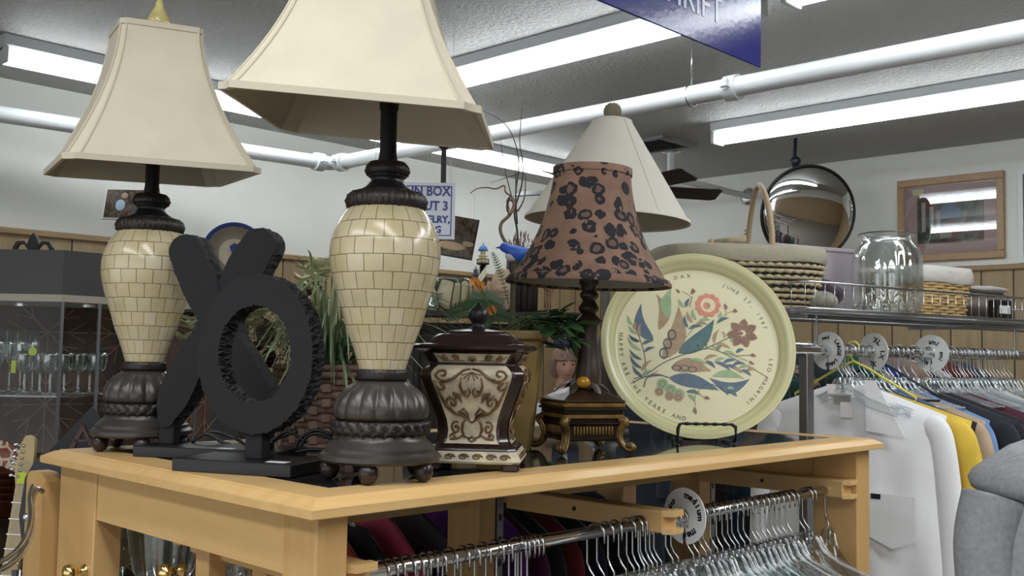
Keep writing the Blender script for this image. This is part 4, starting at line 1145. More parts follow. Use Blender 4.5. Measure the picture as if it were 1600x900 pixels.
# wire plate stand
st_ = thing('plate_stand', 'black twisted wire plate stand holding up the painted platter', 'plate stand', (pc.x, pc.y, TZ))
bot = pc - vP * (PR + .003); 
hz = Vector((nP.x, nP.y, 0)).normalized()
def SL(p): return Vector(p) - Vector((pc.x, pc.y, TZ))
base_f = bot + hz * .045
fw_ = .067
A_ = []
for s1 in (-1, 1):
    x = uP * (s1 * fw_)
    A_.append([bot + x + hz * .052 + Vector((0, 0, .036)), bot + x + hz * .05 + Vector((0, 0, .012)), Vector((bot.x, bot.y, TZ + .004)) + x + hz * .035])
gm = mat('black wrought wire', '121213', .45)
g = G(); g.tube(smoothpts([A_[0][2], A_[0][1], A_[0][0]], 3)[:-1] + [A_[0][0] + uP * .004 + Vector((0, 0, .004))] + [lerp(A_[0][0], A_[1][0], q / 30) + Vector((0, 0, .006)) for q in range(2, 29)] + smoothpts([A_[1][0], A_[1][1], A_[1][2]], 3), .0032, 8, twist=1.3)
g.v = [tuple(SL(v)) for v in g.v]; g.build('front_bar', gm, st_, True)
for s1 in (-1, 1):
    x = uP * (s1 * .055)
    pts = [Vector((bot.x, bot.y, TZ + .004)) + x + hz * .035, Vector((bot.x, bot.y, TZ + .004)) + x - hz * .03, Vector((bot.x, bot.y, TZ + .004)) + x - hz * .11, bot + x * .8 - hz * .13 + Vector((0, 0, .14))]
    pts = smoothpts(pts, 5)
    g = G(); g.tube(pts, .003, 8, twist=1.3); g.v = [tuple(SL(v)) for v in g.v]; g.build('side_wire', gm, st_, True)
g = G(); x = uP * .12
pp_ = [Vector((bot.x, bot.y, TZ + .004)) - hz * .12 - uP * .055, Vector((bot.x, bot.y, TZ + .004)) - hz * .12 + uP * .055]
g.tube(pp_, .003, 8); q0 = bot - hz * .13 + Vector((0, 0, .14)); g.tube([q0 - uP * .044, q0 + uP * .044], .003, 8)
g.v = [tuple(SL(v)) for v in g.v]; g.build('back_bar', gm, st_, True)

# ================================================================== woven basket planter with grasses
def weave_mat(name, a, b, rows=36, cols=40):
    k = NT(name)
    br = k.n('ShaderNodeTexBrick', i_Scale=1.0); br.offset = .5
    br.inputs['Brick Width'].default_value = 1; br.inputs['Row Height'].default_value = 1; br.inputs['Mortar Size'].default_value = .09; br.inputs['Mortar Smooth'].default_value = .5
    br.inputs['Color1'].default_value = (*hexc(a), 1); br.inputs['Color2'].default_value = (*hexc(b), 1); br.inputs['Mortar'].default_value = (*[x * .25 for x in hexc(a)], 1)
    tc = k.n('ShaderNodeTexCoord'); k.l(tc.outputs['UV'], br.inputs[0]); k.l(br.outputs[0], k.b.inputs['Base Color'])
    bm = k.n('ShaderNodeBump', i_Strength=.8, i_Distance=.006); bm.invert = True; k.l(br.outputs['Fac'], bm.inputs['Height']); k.l(bm.outputs[0], k.b.inputs['Normal'])
    k.b.inputs['Roughness'].default_value = .55
    return k.m
bc_ = P(512, 620, 2.14)
pot = thing('basket_planter', 'brown woven basket planter filled with long grass behind the letter O', 'planter', (bc_.x, bc_.y, TZ))
wm = weave_mat('brown splint weave', '8A6F5C', '79604F')
g = G(); R0 = .088; R1 = .105; HB = .165
nr = 9
for i in range(nr):
    z0 = .012 + i * (HB - .03) / nr; R_ = lerp(R0, R1, i / nr); rows_ = []
    for dz, rr_ in ((0, 0), (.003, .003), (.0075, .0045), (.012, .003), (.0148, 0)):
        rows_.append([((R_ + rr_ + .003 * math.sin(12 * a + PI * (i % 2))) * math.cos(a), (R_ + rr_ + .003 * math.sin(12 * a + PI * (i % 2))) * math.sin(a), z0 + dz) for a in [2 * PI * j / 72 for j in range(72)]])
    g.loft(rows_, False)
g.build('woven_side', mat('brown rattan splint', '836857', .5, var=.2, vs=30), pot, True)
g = G()
for i in range(24):
    a = 2 * PI * i / 24 + .13; ca, sa = math.cos(a), math.sin(a)
    for q in range(nr):
        if (i + q) % 2: continue
        z0 = .012 + q * (HB - .03) / nr; R_ = lerp(R0, R1, q / nr) + .006
        Mx = Matrix.Rotation(a, 4, 'Z'); g.box(R_ - .002, R_ + .002, -.009, .009, z0 - .001, z0 + .016, Mx, b=.0015)
g.build('stake', mat('pale rattan splint', '94796A', .5, var=.2, vs=30), pot)
g = G()
for r_, z_, w_ in ((R1 + .003, HB - .014, .009), (R1 + .006, HB, .007), (R0, .006, .007)): g.tube([(r_ * math.cos(a), r_ * math.sin(a), z_) for a in [2 * PI * j / 48 for j in range(48)]], w_, 8, closed=True)
g.build('rim', mat('brown rattan rim', '7A6053', .5), pot, True)
G().lathe([(.001, HB - .02), (R1 - .004, HB - .02)], 32, cap=False).build('soil', mat('moss filler', '34321F', .9), pot)
gr = NT('grass blades'); gr.b.inputs['Roughness'].default_value = .5
gr.l(gr.ramp(gr.noise(gr.coord('Object'), 7, 2), [(.35, hexc('56694A')), (.5, hexc('8A9A72')), (.65, hexc('BBC09C'))]), gr.b.inputs['Base Color'])
rd_ = Vector((math.sin(AZ), -math.cos(AZ), 0)); fd_ = Vector((math.cos(AZ), math.sin(AZ), 0))
g = G(); random.seed(11)
for i in range(210):
    a = rnd(0, 2 * PI); L = rnd(.16, .40); up = rnd(.08, .20)
    r0 = rnd(.01, .07); s0 = Vector((r0 * math.cos(a), r0 * math.sin(a), HB - .02)); a2 = a + rnd(-.4, .4); d = Vector((math.cos(a2), math.sin(a2), 0))
    if d.dot(fd_) < -.2: L *= .62
    droop = rnd(.02, .20)
    e = s0 + d * L + Vector((0, 0, up * rnd(.1, 1.1) - .03)); m_ = s0 + d * L * .42 + Vector((0, 0, up))
    if e.z < .08: e.z = .08
    pts = smoothpts([s0, lerp(s0, m_, .5) + Vector((0, 0, .03)), m_, lerp(m_, e, .55) + Vector((0, 0, .01)), e], 4)
    g.blade(pts, rnd(.0016, .0030), (0, 0, 1), .3)
g.build('grass_blades', gr.m, pot, True)
g = G()
for px_, py__, dd in ((300, 560, 2.0), (255, 600, 1.9), (350, 620, 1.95), (870, 400, 2.3), (820, 560, 2.05)):
    pass
for (tx, ty, td) in ((725, 535, 2.0), (790, 568, 1.98), (640, 470, 2.1), (600, 600, 1.9), (460, 640, 1.95), (330, 610, 1.95), (290, 600, 1.95), (235, 560, 2.0), (225, 640, 1.97), (320, 470, 2.0), (530, 420, 2.1), (845, 535, 2.05), (455, 495, 1.95), (350, 530, 1.95), (345, 560, 1.93), (350, 585, 1.93), (372, 610, 1.9), (425, 625, 1.9), (250, 655, 1.93), (300, 700, 1.95), (575, 680, 1.9), (560, 700, 1.95), (545, 640, 1.93), (690, 430, 2.1), (665, 640, 1.95), (680, 600, 2.0), (700, 470, 2.1), (770, 545, 2.05), (455, 400, 2.1), (480, 390, 2.1), (500, 470, 1.95)):
    e = P(tx, ty, td) - Vector((bc_.x, bc_.y, TZ)); s0 = Vector((rnd(-.03, .03), rnd(-.03, .03), HB - .02)); m_ = lerp(s0, e, .5) + Vector((0, 0, .07))
    g.blade(smoothpts([s0, lerp(s0, m_, .5) + Vector((0, 0, .03)), m_, lerp(m_, e, .5) + Vector((0, 0, .02)), e], 5), .0032, (0, 0, 1), .3)
g.build('long_blades', gr.m, pot, True)
# pale blossoms and burgundy leaves in the planter
pale = mat('pale green blossom', 'DDE0BE', .6); burg = mat('burgundy leaf', '2E1419', .45)
g = G()
for (cx_, cy_, cd_, n_) in ((385, 492, 2.0, 14), (400, 482, 2.0, 8), (372, 510, 2.0, 8), (297, 500, 2.05, 3), (286, 525, 2.05, 2), (495, 425, 2.15, 9), (485, 440, 2.1, 5), (640, 470, 2.2, 4)):
    c_ = P(cx_, cy_, cd_) - Vector((bc_.x, bc_.y, TZ))
    for q in range(n_):
        o_ = c_ + Vector((rnd(-.02, .02), rnd(-.02, .02), rnd(-.02, .02)))
        for a in range(4):
            aa = a * PI / 2 + rnd(0, 1); dd = Vector((math.cos(aa), math.sin(aa), rnd(.1, .8))).normalized(); g.blade([o_, o_ + dd * .014, o_ + dd * .030], .011, (0, 0, 1), .3)
g.build('blossoms', pale, pot, True)
g = G()
for (cx_, cy_, cd_) in ((400, 545, 2.15), (385, 575, 2.12), (415, 520, 2.18), (395, 600, 2.1), (482, 455, 2.2), (420, 560, 2.16), (700, 545, 2.1), (375, 540, 2.14)):
    c_ = P(cx_, cy_, cd_) - Vector((bc_.x, bc_.y, TZ)); a = rnd(0, 6.28); dd = Vector((math.cos(a) * .5, math.sin(a) * .5, rnd(-.4, .9)))
    g.tube([Vector((0, 0, HB - .02)), lerp(Vector((0, 0, HB)), c_, .6) + Vector((0, 0, .02)), c_], .0012, 5)
    g.blade([c_ - dd * .03, c_ - dd * .01, c_ + dd * .02, c_ + dd * .045], .022, tuple(-fd_), .2)
g.build('burgundy_leaves', burg, pot, True)

# ------------------------------------------------------------------ gold tapered planter with leafy plant
gp = P(792, 600, 2.16)
t = thing('tapered_planter', 'square tapered mustard gold planter with green leafy plant behind the carved jar', 'planter', (gp.x, gp.y, TZ), rad(-50))
gpm = mat('mustard ceramic', '8B7443', .4, var=.15, vs=8)
G().loft([sqring(.052, 0, .006), sqring(.056, .02, .006), sqring(.076, .225, .007), sqring(.084, .232, .007), sqring(.084, .248, .007), sqring(.076, .248, .007), sqring(.070, .22, .007)], True).build('pot', gpm, t, True, angle=30)
lm = NT('glossy leaf'); lm.b.inputs['Roughness'].default_value = .35
lm.l(lm.ramp(lm.noise(lm.coord('Object'), 14, 2), [(.35, hexc('2F4A2C')), (.6, hexc('4F7044')), (.75, hexc('7F9A66'))]), lm.b.inputs['Base Color'])
Mi_ = Matrix.Rotation(-rad(-50), 3, 'Z')
g = G(); gs = G(); random.seed(5)
for q in range(70):
    tx, ty = random.choice(((850, 512), (870, 500), (885, 518), (862, 505), (835, 510), (885, 500), (855, 495), (845, 522)))
    c_ = Mi_ @ (P(tx + rnd(-18, 18), ty + rnd(-14, 14), rnd(2.05, 2.3)) - gp + Vector((0, 0, gp.z - TZ)))
    s0 = Vector((rnd(-.04, .04), rnd(-.04, .04), .23)); dd = (c_ - s0); dd.z *= .5; dd.normalize(); dd = (dd + Vector((rnd(-.5, .5), rnd(-.5, .5), rnd(-.6, .4)))).normalized()
    gs.tube([s0, lerp(s0, c_, .6) + Vector((0, 0, .02)), c_], .0014, 5)
    L = rnd(.035, .06); g.blade([c_, c_ + dd * L * .3, c_ + dd * L * .7 + Vector((0, 0, -.003)), c_ + dd * L + Vector((0, 0, -.01))], rnd(.012, .018), (rnd(-.4, .4), rnd(-.4, .4), 1), .2)
g.build('leaves', lm.m, t, True); gs.build('stem', mat('plant stem', '4A5A34', .6), t, True)
# fern fronds at right
def frond(g, a, b, sag, n=16, wl=.03, nrm=(0, 0, 1)):
    a, b = Vector(a), Vector(b); m_ = (a + b) / 2 + Vector((0, 0, sag)); sp = smoothpts([a, m_, b], n // 2)
    g.tube(sp, .0012, 5)
    for i in range(2, len(sp)):
        d = (sp[i] - sp[i - 1]).normalized(); x = d.cross(Vector(nrm)).normalized(); f = math.sin(PI * i / len(sp)) ** .5 * wl
        for s1 in (-1, 1): g.blade([sp[i], sp[i] + (x * s1 + d * .35) * f * .5, sp[i] + (x * s1 + d * .6) * f], f * .16, nrm, .1)
g = G()
for a, b, s1 in (((890, 520, 2.25), (925, 582, 2.2), .01), ((885, 515, 2.25), (918, 560, 2.2), .01), ((790, 480, 2.3), (735, 470, 2.35), .01), ((795, 475, 2.3), (770, 395, 2.4), .01), ((800, 500, 2.3), (745, 510, 2.3), .02), ((690, 500, 2.35), (760, 480, 2.3), .01)):
    frond(g if a[1] != 475 else g, Mi_ @ (P(*a) - gp + Vector((0, 0, gp.z - TZ))), Mi_ @ (P(*b) - gp + Vector((0, 0, gp.z - TZ))), s1, 18, .010 if a[1] == 475 else .024, tuple(Mi_ @ -fd_))
g.build('fern_fronds', mat('fern green', '3E5A36', .5), t, True)
g = G()
for (cx_, cy_, cd_, sc_) in ((750, 447, 2.35, 1.0), (768, 485, 2.3, .9), (742, 440, 2.35, .8)):
    c_ = Mi_ @ (P(cx_, cy_, cd_) - gp + Vector((0, 0, gp.z - TZ)))
    for q in range(11):
        a = 2 * PI * q / 11; dd = Mi_ @ (rd_ * math.cos(a) + Vector((0, 0, 1)) * math.sin(a) - fd_ * .3); g.blade([c_, c_ + dd * .007 * sc_, c_ + dd * .016 * sc_], .004, tuple(Mi_ @ -fd_), .1)
    G().tube([c_, Vector((0, 0, .23))], .0012, 5).build('flower_stem', mat('plant stem', '4A5A34', .6), t, True)
g.build('orange_flowers', mat('orange petals', 'D8873A', .6, var=.3, vs=50), t, True)

# ------------------------------------------------------------------ lamp cables on the table
cab = thing('power_cable', 'black lamp cable looping on the table between the letter O and the large lamp', 'cable', Vector((*P(470, 690, 1.86).xy, TZ)))
o_ = cab.location.copy()
g = G()
for line_ in (((305, 683), (325, 676), (350, 690), (380, 695), (420, 688), (450, 672), (478, 690)), ((300, 690), (330, 672), (370, 684), (400, 700), (440, 680), (465, 672)), ((462, 700), (470, 682), (495, 670), (520, 678)), ((460, 705), (490, 700), (520, 705)), ((470, 696), (480, 680), (500, 676), (530, 690))):
    pts = []
    for i, (px_, py__) in enumerate(line_):
        pts.append(P(px_, py__ + 2, 1.93 if px_ < 400 else 1.86) - o_)
    g.tube(smoothpts([(p.x, p.y, max(p.z, .0045)) for p in pts], 5), .0034, 6)
g.build('cord', black_pl, cab, True)
# ================================================================== glass curio cabinet at the left
def fromcam(lat, D, z): # point by sideways offset and depth
    return Vector((math.cos(AZ) * D + math.sin(AZ) * lat, math.sin(AZ) * D - math.cos(AZ) * lat, z))
cA = P(-90, 430, 4.0); cB = P(100, 430, 4.0); cC = P(158, 430, 4.12); cD = P(312, 430, 4.6)
cz_top, cz_trim, cz_gl = 1.975, 1.80, 1.772
cab_ = thing('curio_cabinet', 'glass curio cabinet with plain grey cornice at the left edge of the picture', 'cabinet', (cB.x, cB.y, 0))
def CL(v): return (v[0] - cB.x, v[1] - cB.y)
nb = Vector((math.cos(AZ), math.sin(AZ), 0)) * .42
foot = [CL(cA), CL(cB), CL(cC), CL(cD), CL(cD + nb), CL(cA + nb)]
def scalep(poly, s):
    c = (sum(p[0] for p in poly) / len(poly), sum(p[1] for p in poly) / len(poly)); return [(c[0] + (p[0] - c[0]) * s, c[1] + (p[1] - c[1]) * s) for p in poly]
greyc = mat('charcoal cornice', '4B4A4C', .5, var=.06, vs=4)
G().prism(scalep(foot, 1.03), cz_trim, cz_top).build('cornice', greyc, cab_)
G().prism(scalep(foot, 1.032), cz_gl, cz_trim).build('cornice_trim', mat('pale cornice trim', 'B9B1A0', .5), cab_)
G().prism(foot, 0, .35).build('cabinet_base', dark_wd, cab_)
alu = mat('grey metal post', '8A8F94', .3, .6)
for p in foot[:4]:
    g = G(); g.box(p[0] - .005, p[0] + .005, p[1] - .005, p[1] + .005, .35, cz_gl); g.build('corner_post', alu, cab_)
lat = NT('carved lattice back'); 
lat.l(lat.ramp(lat.noise(lat.coord('Object', (3, 3, 1)), 4, 4), [(.3, hexc('3A2820')), (.7, hexc('644638'))]), lat.b.inputs['Base Color'])
g = G(); q1, q2 = foot[5], foot[4]; g.add([(q1[0], q1[1], .35), (q2[0], q2[1], .35), (q2[0], q2[1], cz_gl), (q1[0], q1[1], cz_gl)], [(0, 1, 2, 3)]); g.v = [(v[0], v[1], v[2]) for v in g.v]
bk = g.build('back_panel', lat.m, cab_)
g = G(); ax_ = (Vector((q2[0], q2[1], 0)) - Vector((q1[0], q1[1], 0))); Lb = ax_.length; ax_.normalize(); off_b = -Vector((math.cos(AZ), math.sin(AZ), 0)) * .006
def LB(u, z): return Vector((q1[0], q1[1], 0)) + ax_ * u + off_b + Vector((0, 0, z))
for cu in [.22 + .36 * i for i in range(5)]:
    for cz__ in (.62, .98, 1.34, 1.66):
        for k_ in range(8):
            a = k_ * PI / 4; r_ = .17 if k_ % 2 == 0 else .15
            if not (0 < cu + r_ * math.cos(a) < Lb) or cz__ + r_ * math.sin(a) > cz_gl: continue
            g.beam(LB(cu, cz__), LB(cu + r_ * math.cos(a), cz__ + r_ * math.sin(a)), .006, .006)
            for s1 in (-1, 1): g.beam(LB(cu + .085 * math.cos(a), cz__ + .085 * math.sin(a)), LB(cu + r_ * math.cos(a + s1 * .28), min(cz_gl, cz__ + r_ * math.sin(a + s1 * .28))), .005, .005)
g.build('lattice_strips', mat('lattice strips', '8A6856', .5), bk)
shelf_z = [1.405, 1.12, .8]
for z_ in shelf_z:
    g = G(); g.prism(scalep(foot, .97), z_ - .008, z_); g.build('glass_shelf', clear_mat('shelf glass', (.86, .93, .92), .1, .03, .7) if 'shelf glass' not in MATS else MATS['shelf glass'], cab_)
for i_ in range(3):
    p, q = foot[i_], foot[i_ + 1]; g = G(); g.add([(p[0], p[1], .35), (q[0], q[1], .35), (q[0], q[1], cz_gl), (p[0], p[1], cz_gl)], [(0, 1, 2, 3)])
    d = Vector((q[0] - p[0], q[1] - p[1], 0)).normalized(); n = Vector((-d.y, d.x, 0)) * .002
    g = G(); g.prism([(p[0], p[1]), (q[0], q[1]), (q[0] + n.x, q[1] + n.y), (p[0] + n.x, p[1] + n.y)], .35, cz_gl); g.build('glass_pane', MATS.get('cabinet glass') or clear_mat('cabinet glass', (.96, .975, .975), .008, .02, .08), cab_)
for (px_, py__) in ((35, 474), (140, 474)):
    c_ = P(px_, py__, 4.15); g = G(); g.lathe([(.001, 0), (.03, 0), (.03, .012), (.001, .014)], 20, c=(c_.x - cB.x, c_.y - cB.y, cz_gl - .014)); g.build('puck_light', chrome, cab_)
# fleur-de-lis on the cabinet
f0 = P(52, 392, 4.2)
fl_ = thing('fleur_de_lis', 'small black fleur-de-lis ornament on top of the grey cabinet', 'ornament', (f0.x, f0.y, cz_top), AZ - PI / 2)
g = G()
def fpr(poly): g.prism([(x * .0042 * .62, z * .0042 * .62) for x, z in poly], -.008, .008, Matrix.Rotation(PI / 2, 4, 'X'))
fpr([(0, 0), (5, 2), (6, 8), (9, 16), (6, 26), (0, 34), (-6, 26), (-9, 16), (-6, 8), (-5, 2)])
fpr([(7, 6), (14, 16), (22, 15), (26, 8), (22, 4), (30, 2), (32, 10), (26, 20), (14, 21), (6, 12)]); fpr([(-7, 6), (-6, 12), (-14, 21), (-26, 20), (-32, 10), (-30, 2), (-22, 4), (-26, 8), (-22, 15), (-14, 16)])
fpr([(-16, 0), (16, 0), (16, 3), (-16, 3)])
g.build('carving', mat('black iron', '17171A', .5), fl_)

# goblets on the shelf
def goblet():
    t = thing('crystal_goblet', 'x', 'glass', (0, 0, 0), group='crystal goblets on the cabinet shelf')
    def cut(r, z, a, i): return r * (1 + .03 * math.cos(a * 8 + z * 80))
    G().lathe([(.006, .085), (.02, .088), (.031, .105), (.036, .13), (.037, .155), (.036, .172), (.0345, .172), (.034, .13), (.02, .096), (.004, .092)], 32, mod=cut, cap=False).build('bowl', crystal, t, True)
    G().lathe([(.0055, .088), (.0045, .07), (.006, .05), (.0045, .03), (.006, .012), (.012, .005)], 10).build('stem', crystal, t, True)
    G().lathe([(.034, 0), (.035, .002), (.012, .007), (.001, .008)], 24).build('foot', crystal, t, True)
    return t
gx = [38, 62, 78, 100, 122, 140, 152]
gtag = mat('lime price tag', 'C9DB3C', .6)
desc = ['leftmost short goblet, with a tall tag behind it', 'second short goblet from the left', 'third short goblet from the left', 'short goblet behind the metal cabinet post', 'third short goblet from the right end', 'second short goblet from the right end', 'rightmost short goblet on the shelf']
g0 = goblet()
for i, px_ in enumerate(gx):
    o = g0 if i == 0 else dup(g0, (0, 0, 0))
    q = P(px_, 600, 4.10 + .05 * (i % 2) + (.1 if px_ > 100 else 0)); o.location = (q.x, q.y, shelf_z[0]); o['label'] = 'cut crystal goblet in the glass cabinet, ' + desc[i]
def flute():
    t = thing('champagne_flute', 'x', 'glass', (0, 0, 0), group='tall flutes on the cabinet shelf')
    G().lathe([(.004, .11), (.014, .12), (.021, .15), (.023, .19), (.020, .255), (.019, .255), (.021, .19), (.013, .125), (.002, .115)], 24, cap=False).build('bowl', crystal, t, True)
    G().lathe([(.004, .113), (.0035, .06), (.004, .012), (.01, .005)], 10).build('stem', crystal, t, True)
    G().lathe([(.032, 0), (.033, .002), (.01, .006), (.001, .007)], 24).build('foot', crystal, t, True)
    return t
f0_ = flute()
fd = ['tall clear flute at the left edge of the shelf', 'tall clear flute with a lime tag on its stem', 'tall clear flute behind the leftmost short goblet', 'tall clear flute with a round lime tag at its rim']
for i, px_ in enumerate((-2, 14, 31, 50)):
    o = f0_ if i == 0 else dup(f0_, (0, 0, 0))
    q = P(px_, 600, 4.26 + .05 * (i % 2)); o.location = (q.x, q.y, shelf_z[0]); o['label'] = 'crystal ' + fd[i]
for (px_, py__, nm, rd__) in ((51, 549, 'round lime green price tag hanging on a tall flute', True), (21, 573, 'narrow lime green price tag hanging below the flutes', False)):
    q = P(px_, py__, 4.05); t = thing('price_tag', nm, 'tag', q, AZ - PI / 2)
    g = G(); poly = [(.017 * math.cos(a), .017 * math.sin(a)) for a in [2 * PI * i / 16 for i in range(16)]] if rd__ else [(-.009, -.025), (.009, -.025), (.009, .025), (-.009, .025)]
    g.prism(poly, -.0008, .0008, Matrix.Rotation(PI / 2, 4, 'X')); g.build('card', gtag, t); g = G(); g.cyl((0, 0, .014), (0, .02, .05), .0008, 5); g.build('string', white_pl, t)
# lower shelves: red plate, stacked wooden bowls, guitar, letter A, chair
q = P(-2, 706, 3.4); t = thing('decorative_plate', 'red brown plate with white pattern standing at the left edge above the bowls', 'plate', (q.x, q.y, 1.19), 0, rot=(rad(80), 0, AZ - PI / 2))
dp = NT('red patterned plate'); vv = dp.n('ShaderNodeTexVoronoi', i_Scale=26.0, feature='DISTANCE_TO_EDGE'); dp.l(dp.coord('Object'), vv.inputs[0])
dp.l(dp.ramp(vv.outputs[0], [(.06, hexc('D8C9A8')), (.12, hexc('8C3A22')), (.4, hexc('6E2E1C'))]), dp.b.inputs['Base Color']); dp.b.inputs['Roughness'].default_value = .25
G().lathe([(.001, 0), (.05, 0), (.075, .008), (.088, .016), (.09, .014), (.07, .002), (.05, -.006), (.001, -.006)], 40, c=(0, 0, 0)).build('dish', dp.m, t, True)
bw_m = wood_mat('dark bowl wood', '3B2014', '6B3A22', (2, 2, 10), .2)
bn = ['topmost of the stack', 'second from the top of the stack', 'third from the top of the stack', 'fourth from the top of the stack', 'bottom of the stack']
for i in range(5):
    q = P(2 - (4 - i) * .5, 780, 3.3); z = 1.10 + .022 * (4 - i)
    t = G().lathe([(.001, 0), (.045, .0), (.05, .006), (.085, .035), (.105, .062), (.108, .064), (.100, .062), (.08, .036), (.045, .010), (.001, .008)], 40).build('wooden_bowl', bw_m, None, True, loc=(q.x, q.y, z - .055)); tag(t, 'dark brown wooden bowl at the left edge, ' + bn[i], 'bowl', 'stacked wooden bowls')
    if i == 4: zb_ = z - .055
q = P(2, 780, 3.3)
t = thing('pedestal_stand', 'low dark stand at the left edge carrying the stacked wooden bowls', 'stand', (q.x, q.y, 0))
G().lathe([(.12, 0), (.12, .03), (.03, .06), (.025, zb_ - .03), (.08, zb_ - .012), (.1, zb_)], 24).build('column', dark_wd, t, True, angle=40)
ps = thing('plate_easel', 'dark easel behind the bowls holding the red plate', 'easel', (*P(-2, 706, 3.46).xy, 0))
G().box(-.02, .02, -.012, .012, 0, 1.2).build('post', dark_wd, ps); G().box(-.05, .05, -.06, .012, 1.08, 1.1).build('ledge', dark_wd, ps)

def guitar():
    h = P(38, 748, 3.0); n_ = P(18, 880, 2.95)
    d = (h - n_).normalized(); x = d.cross(-fd_ if False else Vector((-math.cos(AZ), -math.sin(AZ), 0))).normalized(); n = x.cross(d)
    t = thing('electric_guitar', 'electric guitar with pale headstock and fretboard leaning at the lower left', 'guitar', h)
    t.rotation_euler = Matrix((x, d, n)).transposed().to_euler()
    lw = mat('pale maple neck', 'C4AA78', .35, var=.1, vs=10)
    # headstock above origin, neck going down -y
    g = G(); g.prism([(-.02, -.02), (-.028, .02), (-.026, .05), (-.022, .10), (-.012, .125), (.004, .128), (.016, .118), (.02, .09), (.024, .02), (.02, -.02)], -.008, .008); hd = g.build('headstock', lw, t)
    for i in range(6):
        g = G(); g.cyl((-.024, .005 + .018 * i, 0), (-.036, .007 + .018 * i, 0), .0025, 8); g.sph((-.041, .008 + .018 * i, 0), .007, 10, 6, sc=(1, .8, .5)); g.cyl((-.012, .005 + .018 * i, .008), (-.012, .005 + .018 * i, .014), .0045, 10); g.build('tuning_peg', chrome, hd, True)
    g = G(); g.prism([(-.019, -.02), (.019, -.02), (.026, -.56), (-.026, -.56)], -.010, .008); nk = g.build('neck', lw, t)
    g = G()
    for i in range(16): 
        y = -.02 - .55 * (1 - .94 ** (i + 1)) * 1.5
        if y > -.56: g.box(-.024, .024, y - .0012, y + .0012, .008, .0095)
    g.build('frets', chrome, nk)
    g = G()
    for i in range(6): g.cyl((-.014 + .0056 * i, .05, .0115), (-.017 + .0068 * i, -.75, .016), .0006, 5)
    g.build('strings', wire_m, t)
    pts = []
    for i in range(48):
        a = 2 * PI * i / 48; r = .16 * (1 + .12 * math.cos(2 * a)) ; pts.append((r * math.cos(a) * .95, -.74 + r * 1.2 * math.sin(a)))
    g = G(); g.prism(pts, -.022, .008); g.build('body', mat('cream guitar body', 'CFC7A2', .2), t)
    g = G(); g.box(-.035, .035, -.70, -.675, .0085, .016).box(-.035, .035, -.78, -.76, .0085, .016); g.build('pickup', black_pl, t)
    g = G(); g.prism([(-.014, 0), (.014, 0), (.014, .03), (0, .036), (-.014, .03)], .0095, .0105, Matrix.Translation((.0, -.015, .003))); g.build('price_tag', gtag, t)
    return t
gt = guitar()
# letter A on a low shelf, dark chair back
q = P(132, 690, 3.1); t = thing('letter_sculpture', 'dark wooden letter A on a black triangular board behind the left lamp', 'sculpture', (q.x, q.y, 1.32), AZ - PI / 2 + .2)
g = G(); g.prism([(-.10, -.04), (.02, .10), (.10, -.04)], -.004, .004, Matrix.Rotation(PI / 2, 4, 'X')); g.build('backboard', mat('black board', '1B1C22', .4), t)
g = G(); Mx = Matrix.Rotation(PI / 2, 4, 'X')
g.prism([(-.045, -.035), (-.030, -.035), (.002, .035), (-.006, .045)], .005, .012, Mx); g.prism([(.035, -.035), (.022, -.035), (-.006, .028), (-.006, .045)], .005, .012, Mx); g.prism([(-.028, -.01), (.022, -.01), (.022, -.002), (-.028, -.002)], .005, .012, Mx); g.build('letter', mat('carved brown letter', '5A4540', .5), t)
t2 = thing('display_stand', 'dark wooden stand carrying the letter A board behind the table', 'stand', (q.x, q.y, 0))
G().box(-.12, .12, -.05, .05, 1.25, 1.28).box(-.03, .03, -.03, .03, .03, 1.25).box(-.12, .12, -.1, .1, 0, .03).build('stand_frame', dark_wd, t2)
q = P(112, 745, 2.75); t = thing('padded_chair', 'dark slate padded chair back seen left of the table corner', 'chair', (q.x, q.y, 0), AZ - PI / 2 + .25)
sl = mat('slate vinyl', '2A2E35', .45)
g = G(); g.loft([[(x, y - .02 * math.cos(x * 8), z) for x, y in ((-w_, -.02), (0, -.03), (w_, -.02), (w_, .02), (0, .015), (-w_, .02))] for z, w_ in ((.95, .08), (1.0, .10), (1.15, .12), (1.25, .11), (1.30, .085), (1.31, .05))], True); g.build('backrest', sl, t, True, angle=50)
g = G(); g.box(-.2, .2, -.42, .02, .62, .70, b=.02); g.build('seat', sl, t)
for sx1 in (-1, 1):
    for y_ in (-.38, .0):
        g = G(); g.tube([(sx1 * .17, y_, .62), (sx1 * .2, y_ * 1.05, 0)], .012, 8); g.build('leg', chrome, t, True)
g = G(); g.tube([(-.13, .01, .62), (-.13, .02, 1.0)], .012, 8).tube([(.13, .01, .62), (.13, .02, 1.0)], .012, 8); g.build('back_post', chrome, t, True)

# ================================================================== dark shelf rack with ornaments in the middle distance
SZ = 1.80
ra = P(640, 490, 5.0); rb_ = P(905, 490, 5.0)
cr = (ra + rb_) / 2; wr = (rb_ - ra).length / 2
yawR = math.atan2(rb_.y - ra.y, rb_.x - ra.x)
rk = thing('display_shelf', 'dark wooden shelf unit carrying ornaments between the lamps', 'shelf', (cr.x, cr.y, 0), yawR)
dk = mat('black brown shelf', '1E1916', .5)
for z_, xr_ in ((SZ, wr), (1.2, .1), (.6, .1)):
    g = G(); g.box(-wr, xr_, -.16, .16, z_ - .025, z_); g.build('shelf_board', dk, rk)
g = G(); g.box(wr - .16, wr, -.1, .1, 1.632, 1.645); g.build('shelf_board', dk, rk)
for sx1 in (-1, .22):
    for sy1 in (-1, 1):
        g = G(); g.box(sx1 * (wr - .02) - .02, sx1 * (wr - .02) + .02, sy1 * .14 - .02, sy1 * .14 + .02, 0, SZ - .025); g.build('upright', dk, rk)
